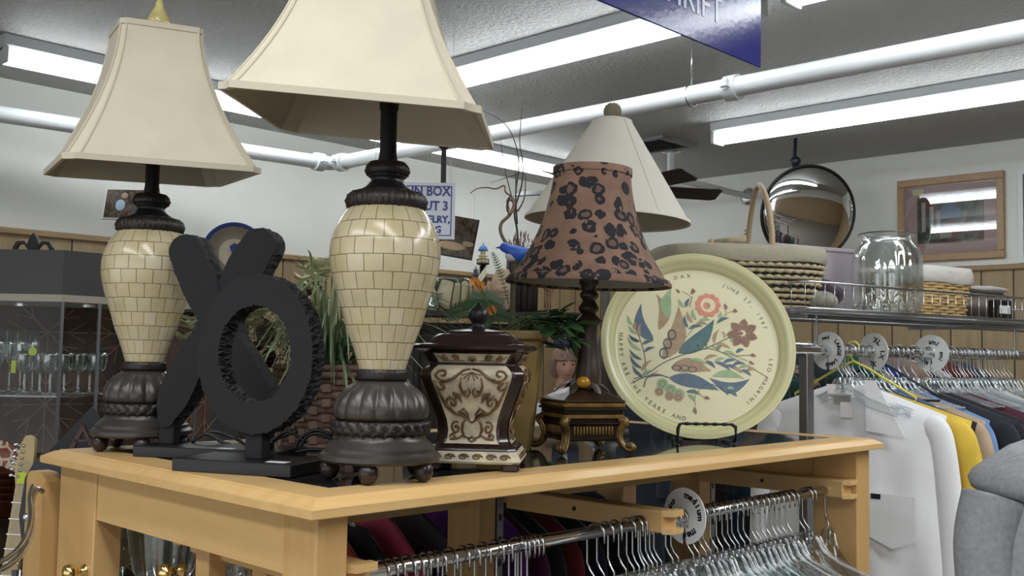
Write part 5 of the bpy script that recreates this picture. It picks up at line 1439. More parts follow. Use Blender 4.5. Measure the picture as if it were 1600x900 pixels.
g = G(); g.box(-wr, .1, .15, .16, 0, 1.75); g.build('back_panel', dk, rk)
g = G(); g.box(wr - .012, wr, -.1, .1, 1.645, SZ - .025); g.build('shelf_side', dk, rk)
def onshelf(px, D=5.0, py=485): q = P(px, py, D); return Vector((q.x, q.y, SZ))
pxm = 5.0 / 1590 # metres per measured pixel on the shelf
# mosaic glass vase
vs_ = NT('mosaic glass'); vv = vs_.n('ShaderNodeTexVoronoi', i_Scale=9.0, feature='DISTANCE_TO_EDGE'); vs_.l(vs_.coord('Object', (1, 1, .7)), vv.inputs[0])
vc = vs_.n('ShaderNodeTexVoronoi', i_Scale=9.0); vs_.l(vs_.coord('Object', (1, 1, .7)), vc.inputs[0]); sc_ = vs_.n('ShaderNodeSeparateColor'); vs_.l(vc.outputs['Color'], sc_.inputs[0])
cc = vs_.ramp(sc_.outputs[0], [(.0, hexc('CFC7A0')), (.4, hexc('B5AE8C')), (.42, hexc('4B5A4C')), (.7, hexc('3F4C52')), (.72, hexc('A39872'))], 'CONSTANT')
vs_.l(vs_.mix(vs_.math('LESS_THAN', vv.outputs[0], .03), cc, hexc('4A453A')), vs_.b.inputs['Base Color']); vs_.b.inputs['Roughness'].default_value = .15
q = onshelf(704); t = thing('mosaic_vase', 'stained glass mosaic vase on the dark shelf right of the large lamp vase', 'vase', q)
G().lathe([(.062, 0), (.075, .004), (.092, .06), (.098, .12), (.094, .155), (.086, .165), (.080, .16), (.088, .12), (.08, .05), (.05, .012), (.001, .01)], 32).build('body', vs_.m, t, True)
G().lathe([(.1, .1), (.102, .105)], 8).build('rim', glassm, t) if False else None
# lighthouses
q = onshelf(753); L_ = thing('lighthouse_model', 'model lighthouse with blue dome and black and white spiral stripes', 'figurine', q)
k = NT('spiral stripes'); tc = k.n('ShaderNodeTexCoord'); sp = k.n('ShaderNodeSeparateXYZ'); k.l(tc.outputs['Object'], sp.inputs[0])
at = k.math('ARCTAN2', sp.outputs[1], sp.outputs[0]); f = k.math('FRACT', k.math('ADD', k.math('DIVIDE', at, 2 * PI), k.math('MULTIPLY', sp.outputs[2], -5.5)))
f2 = k.math('FRACT', k.math('MULTIPLY', f, 2)); k.l(k.mix(k.math('GREATER_THAN', f2, .5), hexc('E3DFC0'), hexc('1C2026')), k.b.inputs['Base Color']); k.b.inputs['Roughness'].default_value = .3
G().lathe([(.06, 0), (.06, .03), (.045, .035), (.040, .04)], 8).build('base', mat('grey rock base', '6E6F70', .6), L_)
G().lathe([(.034, .035), (.018, .235)], 28).build('tower', k.m, L_, True)
G().lathe([(.018, .233), (.032, .238), (.032, .244), (.018, .246)], 20).build('gallery', black_pl, L_, True, angle=30)
g = G(); 
for q_ in range(10): a = 2 * PI * q_ / 10; g.cyl((.030 * math.cos(a), .030 * math.sin(a), .243), (.030 * math.cos(a), .030 * math.sin(a), .262), .0012, 5)
g.tube([(.030 * math.cos(a), .030 * math.sin(a), .262) for a in [2 * PI * j / 24 for j in range(24)]], .0014, 5, closed=True); g.build('railing', black_pl, L_)
G().lathe([(.019, .245), (.018, .275), (.024, .277), (.024, .281), (.014, .283)], 20).build('watch_room', mat('pale yellow enamel', 'E0D79A', .35), L_, True, angle=30)
G().lathe([(.013, .283), (.013, .306)], 16).build('lantern', mat('lantern cream', 'D8D2B0', .2), L_, True)
G().lathe([(.024, .304), (.024, .309), (.020, .320), (.010, .330), (.003, .333), (.003, .342), (.0008, .344)], 20).build('dome', mat('sky blue dome', '4C82C8', .3), L_, True)
q = onshelf(742, 4.93); L2 = thing('lighthouse_model', 'small grey banded lighthouse standing in front of the striped lighthouse', 'figurine', q)
G().lathe([(.045, 0), (.045, .02), (.036, .024), (.036, .055), (.026, .06)], 8).build('base', mat('slate grey base', '4A4C50', .5), L2)
k = NT('grey bands'); tc = k.n('ShaderNodeTexCoord'); sp = k.n('ShaderNodeSeparateXYZ'); k.l(tc.outputs['Object'], sp.inputs[0])
k.l(k.mix(k.math('GREATER_THAN', k.math('FRACT', k.math('MULTIPLY', sp.outputs[2], 22)), .5), hexc('8A8A86'), hexc('4A4D52')), k.b.inputs['Base Color'])
G().lathe([(.020, .055), (.012, .175)], 20).build('tower', k.m, L2, True)
G().lathe([(.013, .175), (.017, .178), (.017, .182), (.010, .184), (.010, .2), (.014, .202), (.002, .216), (.0008, .225)], 16).build('lantern', mat('slate grey lantern', '5A6066', .4), L2, True, angle=30)
# carved face mask
q = onshelf(786, 4.95); t = thing('face_sculpture', 'pale carved face sculpture with closed eyes left of the dark ribbed vase', 'sculpture', q, yawR)
fm_ = mat('pale carved wood face', 'B59A80', .6, var=.1, vs=12)
g = G(); rings = []
for i in range(17):
    v_ = i / 16; z = .01 + .20 * v_; wv_ = .060 * math.sin(PI * min(1, .12 + .8 * v_)) ** .6 + .006; ring = []
    for j in range(28):
        a = 2 * PI * j / 28; x = wv_ * math.cos(a); y = wv_ * .8 * math.sin(a)
        fr__ = max(0, -math.sin(a)) ** 6
        if -math.sin(a) > 0:
            y -= .022 * fr__ * math.exp(-((v_ - .48) / .13) ** 2) + .009 * fr__ * math.exp(-((v_ - .27) / .05) ** 2) - .008 * math.exp(-((abs(x) - .025) / .012) ** 2) * math.exp(-((v_ - .6) / .05) ** 2)
        ring.append((x, y, z))
    rings.append(ring)
g.loft(rings, True); hdm = g.build('head', fm_, t, True)
g = G()
for s1 in (-1, 1): g.tube([(s1 * .014, -.048, .128), (s1 * .024, -.047, .124), (s1 * .036, -.040, .128)], .0018, 6)
g.tube([(-.016, -.056, .066), (0, -.060, .064), (.016, -.056, .066)], .002, 6); g.build('carved_lines', mat('dark carving lines', '4E3B30', .6), hdm)
# dark ribbed vase with twigs and dried flowers
q = onshelf(815, 4.97)
bvD = 4.97
t = thing('branch_vase', 'dark ribbed log vase holding bare twigs and dried flowers behind the leopard shade', 'vase', (q.x, q.y, 0))
tm = mat('dark bark', '2B2422', .7, var=.3, vs=20, bump=.5, bs=60)
vb = SZ; vt = P(815, 402, bvD).z
g = G()
for i in range(14):
    a = 2 * PI * i / 14; g.tube([(.062 * math.cos(a), .062 * math.sin(a), vb), (.064 * math.cos(a + .05), .064 * math.sin(a + .05), (vb + vt) / 2), (.062 * math.cos(a + .1), .062 * math.sin(a + .1), vt + rnd(-.01, .01))], .0155, 8)
G_ = g.build('ribbed_wall', tm, t, True)
G().lathe([(.055, vb), (.055, vt - .01)], 20).build('core', tm, t)
g = G(); base = Vector((q.x, q.y, vt))
o0 = Vector((q.x, q.y, 0))
def tw(path, D0, r=.005):
    pts = [P(x, y, D0 + .02 * i) - o0 for i, (x, y) in enumerate(path)]; g.tube(smoothpts(pts, 5), lambda u: r * (1 - .75 * u), 6)
tw([(810, 405), (808, 360), (804, 330), (815, 290), (817, 255), (812, 220), (817, 155)], 4.7, .006)
tw([(808, 350), (806, 300), (811, 255), (802, 215), (785, 190), (753, 172)], 4.7, .0045)
tw([(809, 330), (819, 310), (821, 280), (819, 262)], 4.7, .004); tw([(812, 270), (800, 275), (765, 286)], 4.7, .003); tw([(800, 310), (788, 260), (782, 215)], 4.72, .003)
tw([(806, 330), (806, 280), (805, 255)], 4.7, .004)
g.build('twigs', mat('bare twig', '4A423E', .8), t, True)
g = G()
tw([(808, 405), (785, 370), (783, 350), (797, 335), (803, 318), (795, 312), (793, 328), (800, 332), (803, 312), (790, 300), (788, 290), (775, 295), (760, 293), (745, 295), (735, 302)], 4.66, .009)
tw([(795, 335), (803, 325), (799, 308), (792, 315), (798, 330)], 4.64, .007)
g.build('curly_vine', mat('curly vine', '7A6350', .7), t, True)
g = G(); random.seed(9)
for i in range(40):
    c_ = P(rnd(793, 825), 398, bvD + rnd(-.05, .05)) - o0; e = P(rnd(785, 832), rnd(366, 392), bvD + rnd(-.08, .08)) - o0
    g.tube([c_, e], .0015, 4); g.blade([e, e + Vector((0, 0, .012)), e + Vector((rnd(-.01, .01), 0, .03))], .005, (0, 1, 0), .2)
g.build('dried_flowers', mat('dried rust flowers', '7A5546', .8), t)
# bluebird
q = P(797, 398, 4.35)
bd = thing('bluebird_figurine', 'painted blue and white bird figurine on a mossy perch left of the leopard shade', 'figurine', (q.x, q.y, 0), AZ - PI / 2)
bz = P(797, 398, 4.35).z
blu = mat('painted bird blue', '2C5FC0', .4)
g = G()
prof = [(-.052, .030, .002, .002), (-.045, .030, .006, .005), (-.036, .032, .018, .016), (-.022, .030, .023, .020), (-.006, .018, .026, .025), (.012, .008, .034, .030), (.035, .004, .036, .030), (.055, .008, .026, .022), (.075, .016, .014, .010), (.10, .022, .010, .004), (.125, .026, .008, .003)]
g.loft([[(x, ry * math.cos(a), bz + z + rz * math.sin(a)) for a in [2 * PI * j / 20 for j in range(20)]] for x, z, rz, ry in prof], True); bo = g.build('body', blu, bd, True)
g = G(); g.sph((.012, 0, bz - .006), .030, 16, 10, sc=(1.1, .86, .8)); g.build('white_breast', mat('painted white breast', 'C9CBD0', .5), bo, True)
g = G(); g.sph((.018, 0, bz - .018), .022, 16, 10, sc=(1.3, .8, .6)); g.build('orange_belly', mat('painted orange belly', 'B98548', .5), bo, True)
g = G(); g.cyl((-.050, 0, bz + .030), (-.064, 0, bz + .028), .004, 8, .0008); g.build('beak', black_pl, bo)
g = G(); g.tube([(.015, 0, 0), (.015, 0, bz - .09), (.02, 0, bz - .035)], .012, 10); g.build('perch', mat('mossy post', '4C4A34', .9, var=.3, vs=40), bd, True)
# wall tree ornament
q = P(858, 468, 4.9)
t = thing('tree_ornament', 'copper wire tree ornament on the dark shelf below the leopard shade', 'ornament', (q.x, q.y, SZ), yawR)
g = G(); g.lathe([(.05, 0), (.05, .012), (.02, .02)], 16); 
for i in range(7): a = 2 * PI * i / 7; g.tube(smoothpts([(.02 * math.cos(a), .02 * math.sin(a), .01), (.01 * math.cos(a + 1), .01 * math.sin(a + 1), .08), (.02 * math.cos(a + 2), .012 * math.sin(a + 2), .12)], 4), .006, 6)
for i in range(16):
    a = PI * (i + .5) / 16; e = (.13 * math.cos(a), rnd(-.03, .03), .13 + .05 * math.sin(a) + rnd(-.01, .01)); g.tube(smoothpts([(.01 * math.cos(a), 0, .11), (.06 * math.cos(a), 0, .135), e], 4), lambda u: .005 * (1 - .6 * u), 6)
    for j in range(3): g.blade([e, (e[0] + rnd(-.02, .02), e[1], e[2] + rnd(-.01, .02)), (e[0] + rnd(-.03, .03), e[1], e[2] + rnd(-.015, .03))], .008, (0, 1, 0), .1)
g.build('wire_tree', mat('copper brown wire', '8A6650', .5, .3), t, True)
# navy box with white string tag
q = P(885, 522, 4.9); t = thing('navy_box', 'navy blue box with a hanging white string tag below the copper tree', 'box', (q.x, q.y, 1.6455), yawR)
nz_ = P(885, 500, 4.9).z - 1.45
g = G(); g.box(-.06, .06, -.05, .05, 0, .11, b=.004); g.build('carton', mat('navy card', '1B2748', .5), t)
g = G(); g.prism([(-.010, -.02), (.010, -.02), (.010, .012), (0, .02), (-.010, .012)], -.001, .001, Matrix.Translation((.0, -.056, .05)) @ Matrix.Rotation(PI / 2, 4, 'X')); g.build('string_tag', mat('tag paper', 'E0E0DC', .6), t)
# silver bowl, and dark tray left of the vase
q = onshelf(672, 4.95); t = G().lathe([(.03, 0), (.035, .006), (.06, .04), (.08, .085), (.084, .088), (.076, .084), (.05, .035), (.001, .01)], 32).build('glass_bowl', crystal, None, True, loc=q); tag(t, 'clear cut glass bowl on the dark shelf half hidden by the large lamp vase', 'bowl')
# blue rimmed woven plate behind the X
q = P(366, 396, 4.3)
t = thing('woven_plate', 'round cream woven plate with blue rim and blue motif behind the letter X', 'plate', q, 0, rot=(rad(80), 0, AZ - PI / 2 + .25))
pr_ = 49 / 1590 * 4.3
wpm = weave_mat('cream coil weave', 'CBBFA8', 'B9AC95')
G().lathe([(.001, 0), (pr_ * .45, .0), (pr_ * .9, .018), (pr_ * .88, .008), (pr_ * .45, -.008), (.001, -.008)], 48, uvt=(70, lambda z: z * 400)).build('woven_dish', mat('cream woven coil', 'C9BDA6', .8, bump=1, bs=60, bd=.01), t, True)
g = G(); g.tube([(pr_ * .93 * math.cos(a), pr_ * .93 * math.sin(a), .018) for a in [2 * PI * j / 48 for j in range(48)]], pr_ * .07, 8, closed=True); g.build('blue_rim', mat('cobalt rim', '20357A', .5), t, True)
g = G()
for i in range(10): r_ = pr_ * (.5 + .04 * i); g.tube([(r_ * math.cos(a), r_ * math.sin(a), .002 + .018 * (i / 10)) for a in [2 * PI * j / 40 for j in range(40)]], .0022, 5, closed=True)
g.build('coil_rows', mat('dark coil rows', '7C7264', .8), t)
g = G(); g.prism([(-.03, -.05), (.035, -.04), (.02, 0), (.03, .03), (0, .045), (-.02, .03), (-.01, 0)], .001, .004); g.build('blue_motif', mat('cobalt rim', '20357A', .5), t)
ps = thing('plate_pedestal', 'tall dark pedestal behind the letter X carrying the woven plate', 'stand', (*P(366, 396, 4.36).xy, 0), AZ - PI / 2)
zpb = P(366, 445, 4.3).z
G().box(-.06, .06, -.06, .06, 0, zpb - .003).build('pedestal_block', dk, ps)
G().box(-.012, .012, .0, .012, zpb - .003, zpb + .16).build('prop_strut', dk, ps)
# ================================================================== woman in the background
def skin_body(name, joints, edges, m, parent, sub=2):
    me = bpy.data.meshes.new(name); me.from_pydata([j[0] for j in joints], edges, []); o = bpy.data.objects.new(name, me); COL.objects.link(o)
    md = o.modifiers.new('skin', 'SKIN'); sv = me.skin_vertices[0].data
    for i, j in enumerate(joints): sv[i].radius = (j[1], j[2] if len(j) > 2 else j[1]); sv[i].use_root = (i == 0)
    md.use_smooth_shade = True
    s2 = o.modifiers.new('sub', 'SUBSURF'); s2.levels = sub; s2.render_levels = sub
    dg = bpy.context.evaluated_depsgraph_get(); dg.update()
    nm = bpy.data.meshes.new_from_object(o.evaluated_get(dg)); COL.objects.unlink(o); bpy.data.objects.remove(o)
    nm.materials.clear(); nm.materials.append(m); nm.polygons.foreach_set('use_smooth', [True] * len(nm.polygons))
    q = bpy.data.objects.new(name, nm); COL.objects.link(q); q.parent = parent; return q
hp_ = P(881, 572, 6.9)
wo = thing('person', 'woman with short greying hair in a black and white patterned top and white turtleneck', 'person', (hp_.x, hp_.y, 0), AZ - PI / 2 + .35)
HZ = hp_.z
skin_m = mat('skin', 'C99A86', .5, var=.05, vs=30)
hs_ = HZ
# body: facing local -y, slightly turned
sh_z = HZ - .25
J = [((0, .02, .92), .13, .10), ((0, .02, 1.08), .12, .09), ((0, .02, sh_z - .10), .15, .10), ((0, .02, sh_z + .0), .075, .065), ((0, .01, sh_z + .09), .05, .05), ((0, -.005, HZ - .03), .062, .07), ((0, 0, HZ + .05), .072, .08),
     ((-.17, .02, sh_z - .03), .055), ((-.21, .0, sh_z - .30), .042), ((-.19, -.14, sh_z - .45), .032), ((-.17, -.22, sh_z - .47), .022),
     ((.17, .02, sh_z - .03), .055), ((.21, .0, sh_z - .30), .042), ((.19, -.14, sh_z - .45), .032), ((.17, -.22, sh_z - .47), .022),
     ((-.09, .02, .85), .09), ((-.10, .01, .48), .06), ((-.10, .03, .09), .04), ((-.10, -.08, .035), .035),
     ((.09, .02, .85), .09), ((.10, .01, .48), .06), ((.10, .03, .09), .04), ((.10, -.08, .035), .035)]
E_ = [(0, 1), (1, 2), (2, 3), (3, 4), (4, 5), (5, 6), (2, 7), (7, 8), (8, 9), (9, 10), (2, 11), (11, 12), (12, 13), (13, 14), (0, 15), (15, 16), (16, 17), (17, 18), (0, 19), (19, 20), (20, 21), (21, 22)]
for s1, w_i in ((-1, 10), (1, 14)):
    wx = s1 * .17
    for f_ in range(5):
        b0 = len(J)
        if f_ < 4:
            fx = wx + (-.024 + .016 * f_); L = (.06, .07, .066, .052)[f_]
            J += [((fx, -.27, sh_z - .475), .0085), ((fx, -.27 - L * .5, sh_z - .485), .008), ((fx, -.27 - L * .85, sh_z - .50), .0065)]
        else:
            J += [((wx - s1 * .028, -.235, sh_z - .475), .009), ((wx - s1 * .042, -.262, sh_z - .48), .008), ((wx - s1 * .046, -.285, sh_z - .485), .007)]
        E_ += [(w_i, b0), (b0, b0 + 1), (b0 + 1, b0 + 2)]
body = skin_body('body', J, E_, skin_m, wo, 2)
# face, sculpted head surface over the skull
g = G(); rings = []
for i in range(21):
    ph = PI * i / 20; z = -math.cos(ph); rr_ = math.sin(ph); ring = []
    for j in range(32):
        a = 2 * PI * j / 32; x = math.cos(a) * rr_; y = math.sin(a) * rr_
        X = x * .074 * (1 - .18 * max(0, -z)); Y = y * .092; Z = z * .118
        if y < 0:
            fr2 = max(0, -y) ** 3
            Y -= .020 * math.exp(-(X / .012) ** 2) * math.exp(-((Z + .018) / .022) ** 2) + .006 * math.exp(-(X / .02) ** 2) * math.exp(-((Z + .058) / .012) ** 2) + .006 * math.exp(-(X / .02) ** 2) * math.exp(-((Z + .095) / .018) ** 2)
            Y += .010 * math.exp(-((abs(X) - .030) / .014) ** 2) * math.exp(-((Z - .012) / .014) ** 2)
            Y -= .004 * math.exp(-((Z - .034) / .010) ** 2) * fr2
        ring.append((X, Y, Z + HZ))
    rings.append(ring)
fo_ = g.loft(rings, True)
for s1 in (-1, 1): g.sph((s1 * .074, .008, HZ - .008), .02, 12, 8, sc=(.35, .7, 1.3))
face = g.build('face', skin_m, wo, True)
g = G()
for s1 in (-1, 1): g.sph((s1 * .029, -.076, HZ + .012), .011, 12, 8, sc=(1.1, .5, .6))
g.build('eyes', mat('eye dark', '3A2E2A', .2), face, True)
g = G(); g.tube(smoothpts([(-.024, -.082, HZ - .060), (0, -.093, HZ - .057), (.024, -.082, HZ - .060)], 4), lambda u: .0042 * (1 - .6 * abs(2 * u - 1)), 8); g.build('lips', mat('lips', 'A8605A', .5), face, True)
g = G()
for s1 in (-1, 1): g.tube([(s1 * .014, -.090, HZ + .034), (s1 * .03, -.087, HZ + .04), (s1 * .046, -.074, HZ + .034)], .003, 6)
g.build('eyebrows', mat('brow', '7A5E4C', .8), face, True)
hair_m = mat('greying auburn hair', '8F7263', .7, var=.3, vs=40, bump=.6, bs=120)
g = G(); rings = []
for i in range(15):
    ph = lerp(.0, PI * .72, i / 14); ring = []
    for j in range(36):
        a = 2 * PI * j / 36; fz = math.cos(ph); rr_ = math.sin(ph); y = math.sin(a)
        lim = .045 if y < -.35 else -.09
        Z = .132 * fz + .006
        if Z < lim: Z = lim + (Z - lim) * .1
        k_ = 1 + .04 * math.sin(9 * a + 5 * ph)
        ring.append((.088 * rr_ * k_ * math.cos(a), .104 * rr_ * k_ * y + .01, HZ + Z))
    rings.append(ring)
g.loft(rings, True); g.build('hair', hair_m, wo, True)
k = NT('patterned blouse'); v = k.coord('Object'); vv = k.n('ShaderNodeTexVoronoi', i_Scale=38.0); k.l(v, vv.inputs[0])
k.l(k.ramp(vv.outputs[0], [(.25, hexc('25262C')), (.4, hexc('25262C')), (.45, hexc('C9CCD4')), (.8, hexc('E0E0E6'))]), k.b.inputs['Base Color']); k.b.inputs['Roughness'].default_value = .8
Jb = [((0, .02, .90), .16, .125), ((0, .02, 1.08), .14, .115), ((0, .02, sh_z - .12), .165, .125), ((0, .02, sh_z - .01), .085, .08), ((-.175, .02, sh_z - .04), .072), ((-.215, .0, sh_z - .30), .06), ((-.195, -.13, sh_z - .44), .048), ((.175, .02, sh_z - .04), .072), ((.215, .0, sh_z - .30), .06), ((.195, -.13, sh_z - .44), .048)]
skin_body('blouse', Jb, [(0, 1), (1, 2), (2, 3), (2, 4), (4, 5), (5, 6), (2, 7), (7, 8), (8, 9)], k.m, wo, 2)
G().lathe([(.062, sh_z + .0), (.066, sh_z + .03), (.060, sh_z + .07), (.062, sh_z + .10), (.055, sh_z + .10), (.05, sh_z + .06)], 28, c=(0, .005, 0)).build('turtleneck', mat('white turtleneck', 'D9DAE0', .8), wo, True)
Jp = [((0, .02, .90), .14, .115), ((-.09, .02, .82), .105), ((-.10, .01, .48), .08), ((-.10, .03, .10), .065), ((.09, .02, .82), .105), ((.10, .01, .48), .08), ((.10, .03, .10), .065)]
skin_body('trousers', Jp, [(0, 1), (1, 2), (2, 3), (0, 4), (4, 5), (5, 6)], mat('dark trousers', '20222A', .8), wo, 2)
for s1 in (-1, 1): G().sph((s1 * .10, -.03, .04), .05, 14, 8, sc=(.95, 2.3, .8)).build('shoe', black_pl, wo, True)

# ================================================================== hangers and clothes
def hanger_proto(group, drop=.115, w=.2):
    t = thing('clear_hanger', 'x', 'hanger', (0, 0, 0), 0, group)
    # plane of the hanger is local yz, rail along local x; origin at the rail top
    pts = [(0, -.0185, -.032), (0, -.0195, -.022)] + [(0, .0195 * math.cos(a), .0195 * math.sin(a) - .0165) for a in [rad(170 - 18 * q) for q in range(10)]] + [(0, .0195, -.03), (0, .019, -drop * .62), (0, .012, -drop * .74), (0, .001, -drop * .84), (0, 0, -drop - .02)]
    g = G(); g.tube(pts, .0021, 6); g.build('hook', wire_m, t, True)
    top = [(0, -w, -drop - .085), (0, -w * .85, -drop - .078), (0, -w * .5, -drop - .056), (0, -w * .24, -drop - .03), (0, -w * .16, -drop - .004), (0, -w * .08, -drop + .006), (0, w * .08, -drop + .006), (0, w * .16, -drop - .004), (0, w * .24, -drop - .03), (0, w * .5, -drop - .056), (0, w * .85, -drop - .078), (0, w, -drop - .085)]
    sp_ = smoothpts(top, 3); g = G(); g.tube(sp_, .0036, 6)
    low = [Vector((0, p.y * .97, p.z - .022 - .012 * (1 - abs(p.y) / w))) for p in sp_]; g.tube(low, .003, 6)
    web = [[(-.0008, p.y, p.z) for p in sp_], [(-.0008, p.y, p.z) for p in low]]
    g.loft(web, False, closed=False)
    g.box(-.004, .004, -.010, .010, -drop - .04, -drop + .01)
    g.build('body', clear, t, True)
    return t
# local axes for table rail: rail along world x -> rz=0
hp0 = hanger_proto('empty clear hangers on the front rail of the table')
RY, RZ_ = 1.225, 1.281
chr_b = mat('polished rail', (.66, .66, .67), .12, 1)
for (xa, xb, lab) in ((.90, 1.72, 'chrome hang rail under the table front from the left arm to the middle arm'), (1.70, 2.53, 'chrome hang rail under the table front from the middle arm to the right leg')):
    t = thing('hang_rail', lab, 'rail', (xa, RY, RZ_ - .012)); g = G(); g.cyl((0, 0, 0), (xb - xa, 0, 0), .0115, 18); g.build('tube', chr_b, t, True)
    g = G(); g.sph((xb - xa, 0, 0), .013, 14, 8); g.sph((0, 0, 0), .013, 14, 8); g.build('end_cap', chrome, t, True)
random.seed(3)
used = [False]
def put(proto, loc, rz, label, group=None):
    o = dup(proto, loc, (0, 0, rz), label, group); return o
fr1 = [(590, 0)] 
xs1 = [PY(px_, lerp(872, 812, (px_ - 590) / 450), RY).x for px_ in (597, 610, 622, 637, 650, 664, 675, 684, 704, 723, 736, 755, 774, 789, 809, 817, 823, 829, 837, 931, 946, 961, 980, 992, 1000, 1008, 1014, 1021, 1028, 1035)]
first = True
for i, x in enumerate(xs1):
    lab = 'clear hanger on the left half of the table front rail, ' + ordinal(i) + ' from the left'
    if first: hp0.location = (x, RY, RZ_); hp0.rotation_euler = (0, 0, rnd(-.12, .12)); hp0['label'] = lab; hp0['group'] = 'clear hangers on the left front rail'; first = False
    else: put(hp0, (x, RY, RZ_), rnd(-.18, .18), lab, 'clear hangers on the left front rail')
xs2 = [1.765, 1.785, 1.84] + [1.86 + i * .0235 + rnd(-.004, .004) for i in range(18)] + [2.325, 2.345]
for i, x in enumerate(xs2): put(hp0, (x, RY, RZ_), rnd(-.15, .15), 'clear hanger on the right half of the table front rail, ' + ordinal(i) + ' from the left', 'clear hangers on the right front rail')
put(hp0, (2.445, RY, RZ_), rad(-38), 'lone clear hanger turned sideways beside the right table leg', 'turned clear hanger')

def cloth_mat(name, c, var=.12, sheen=.3):
    if name in MATS: return MATS[name]
    return mat(name, c, .88, var=var, vs=14, bump=.35, bs=260, bd=.002, sheen=sheen)
def garment(name, label, cat, loc, rz, m, w=.22, L=.62, th=.028, sleeves=True, group=None, seed=0, drop=.125, slen=.45, neck=.07, trim=None):
    """garment hanging from a rail: plane is local yz, thickness along x; origin at the rail"""
    rs = random.Random(seed)
    t = thing(name, label, cat, loc, rz, group)
    g = G(); rings = []; N = 48; nv = 16
    ph = [rs.uniform(0, 6.28) for _ in range(5)]
    for i in range(nv + 1):
        v = i / nv
        z = -drop - .012 - L * v
        ww = w * (1 - .10 * math.sin(PI * min(1, v * 1.5))) * (1 + .05 * v)
        tt = lerp(.006, th, min(1, v * 5) ** .6) * (1 + .25 * v)
        slope = .085 * (1 - v) ** 2
        ring = []
        for j in range(N):
            a = 2 * PI * j / N; y = ww * math.cos(a); c = abs(math.cos(a))
            fold = (.35 * math.sin(5 * math.cos(a) * 2.2 + ph[0] + 1.5 * v) + .3 * math.sin(9 * math.cos(a) + ph[1] + 2 * v)) * min(1, v * 2.2) * .5
            x = tt * math.sin(a) * (1 + fold) + .006 * math.sin(4 * math.cos(a) + ph[2]) * v
            zz_ = z - slope * max(0, c - neck / w) / (1 - neck / w)
            if c < neck / w and v == 0: zz_ += -.012 * (1 - c * w / neck) * (1 if math.sin(a) < 0 else -.3)
            ring.append((x, y, zz_))
        rings.append(ring)
    g.loft(rings, True); g.build('bodice', m, t, True)
    if sleeves:
        for s1 in (-1, 1):
            y0 = s1 * w * .93; z0 = -drop - .115
            pts = smoothpts([(0, y0 * .80, z0 - .01), (0, y0 * .95, z0 - .025), (0, y0 * 1.03, z0 - .09), (0.004, y0 * 1.10, z0 - slen * .5), (-.004, y0 * 1.12, z0 - slen)], 5)
            g = G(); g.tube(pts, lambda u: (.016 + .14 * u if u < .2 else lerp(.044, .036, u)), 16, flat=1); 
            # flatten along x
            g.v = [(v[0] * .42, v[1], v[2]) for v in g.v]; g.build('sleeve', m, t, True)
    if trim == 'collar':
        g = G(); ring = []
        pts = [(.022 * math.sin(a) , neck * 1.0 * math.cos(a), -drop + .012 + .012 * math.sin(a)) for a in [2 * PI * q / 24 for q in range(24)]]
        g.tube(pts, .012, 8, closed=True, flat=1.6); g.build('collar', m, t, True)
    return t
# clothes hung under the table, seen through its frame (names, colour, position)
def table_garm(x, y, z, col, nm, lab, cat='garment', **kw):
    return garment(nm, lab, cat, (x, y, z), kw.pop('rz', 0), cloth_mat(nm + ' ' + col, col), seed=int(x * 1000), **kw)
# a second rail along the far side of the table
t = thing('hang_rail', 'chrome hang rail on the far side under the table', 'rail', (.92, 1.92, 1.30)); g = G(); g.cyl((0, 0, 0), (1.52, 0, 0), .0115, 16); g.build('tube', chr_b, t, True)
BY, BZ = 1.92, 1.3115
specs = [(1.40, 'C2481C', 'orange_shirt', 'rust orange shirt hanging under the table beside the left arm', .22, .115), (1.46, '14161C', 'black_shirt', 'black shirt hanging between the orange and the pink shirt under the table', .22, .10),
         (1.53, 'E0507F', 'pink_shirt', 'bright pink shirt hanging under the table', .22, .085), (1.62, '3F4044', 'grey_suede_jacket', 'dark grey suede jacket hanging under the table behind the left front rail', .25, .075), (1.78, '6A2090', 'purple_jacket', 'purple quilted jacket hanging under the table behind the grey suede jacket', .30, .035),
         (1.90, '5E1F4A', 'plum_sweater', 'plum sweater hanging under the table right of the grey suede jacket', .26, .09), (1.96, '16181F', 'black_sweater', 'black sweater hanging under the table behind the middle arm', .26, .09),
         (2.03, '7A1F28', 'red_sweater', 'dark red sweater hanging under the table next to the middle arm', .26, .09), (2.10, '141C2E', 'navy_jacket', 'navy jacket hanging under the table behind the middle arm', .28, .09), (2.19, '171A22', 'black_blouse', 'black blouse hanging under the table left of the right legs', .28, .09), (2.29, '12203A', 'navy_blouse', 'navy blouse hanging under the table near the right leg', .27, .09)]
for i, (x, c, nm, lab, w_, dr_) in enumerate(specs):
    table_garm(x, BY, BZ, c, nm, lab, w=w_ * .82, L=.75, th=.024, drop=dr_)
    put(hp0, (x, BY, BZ), 0, 'clear hanger holding the ' + nm.replace('_', ' ') + ' under the table', 'hangers holding the clothes under the table')
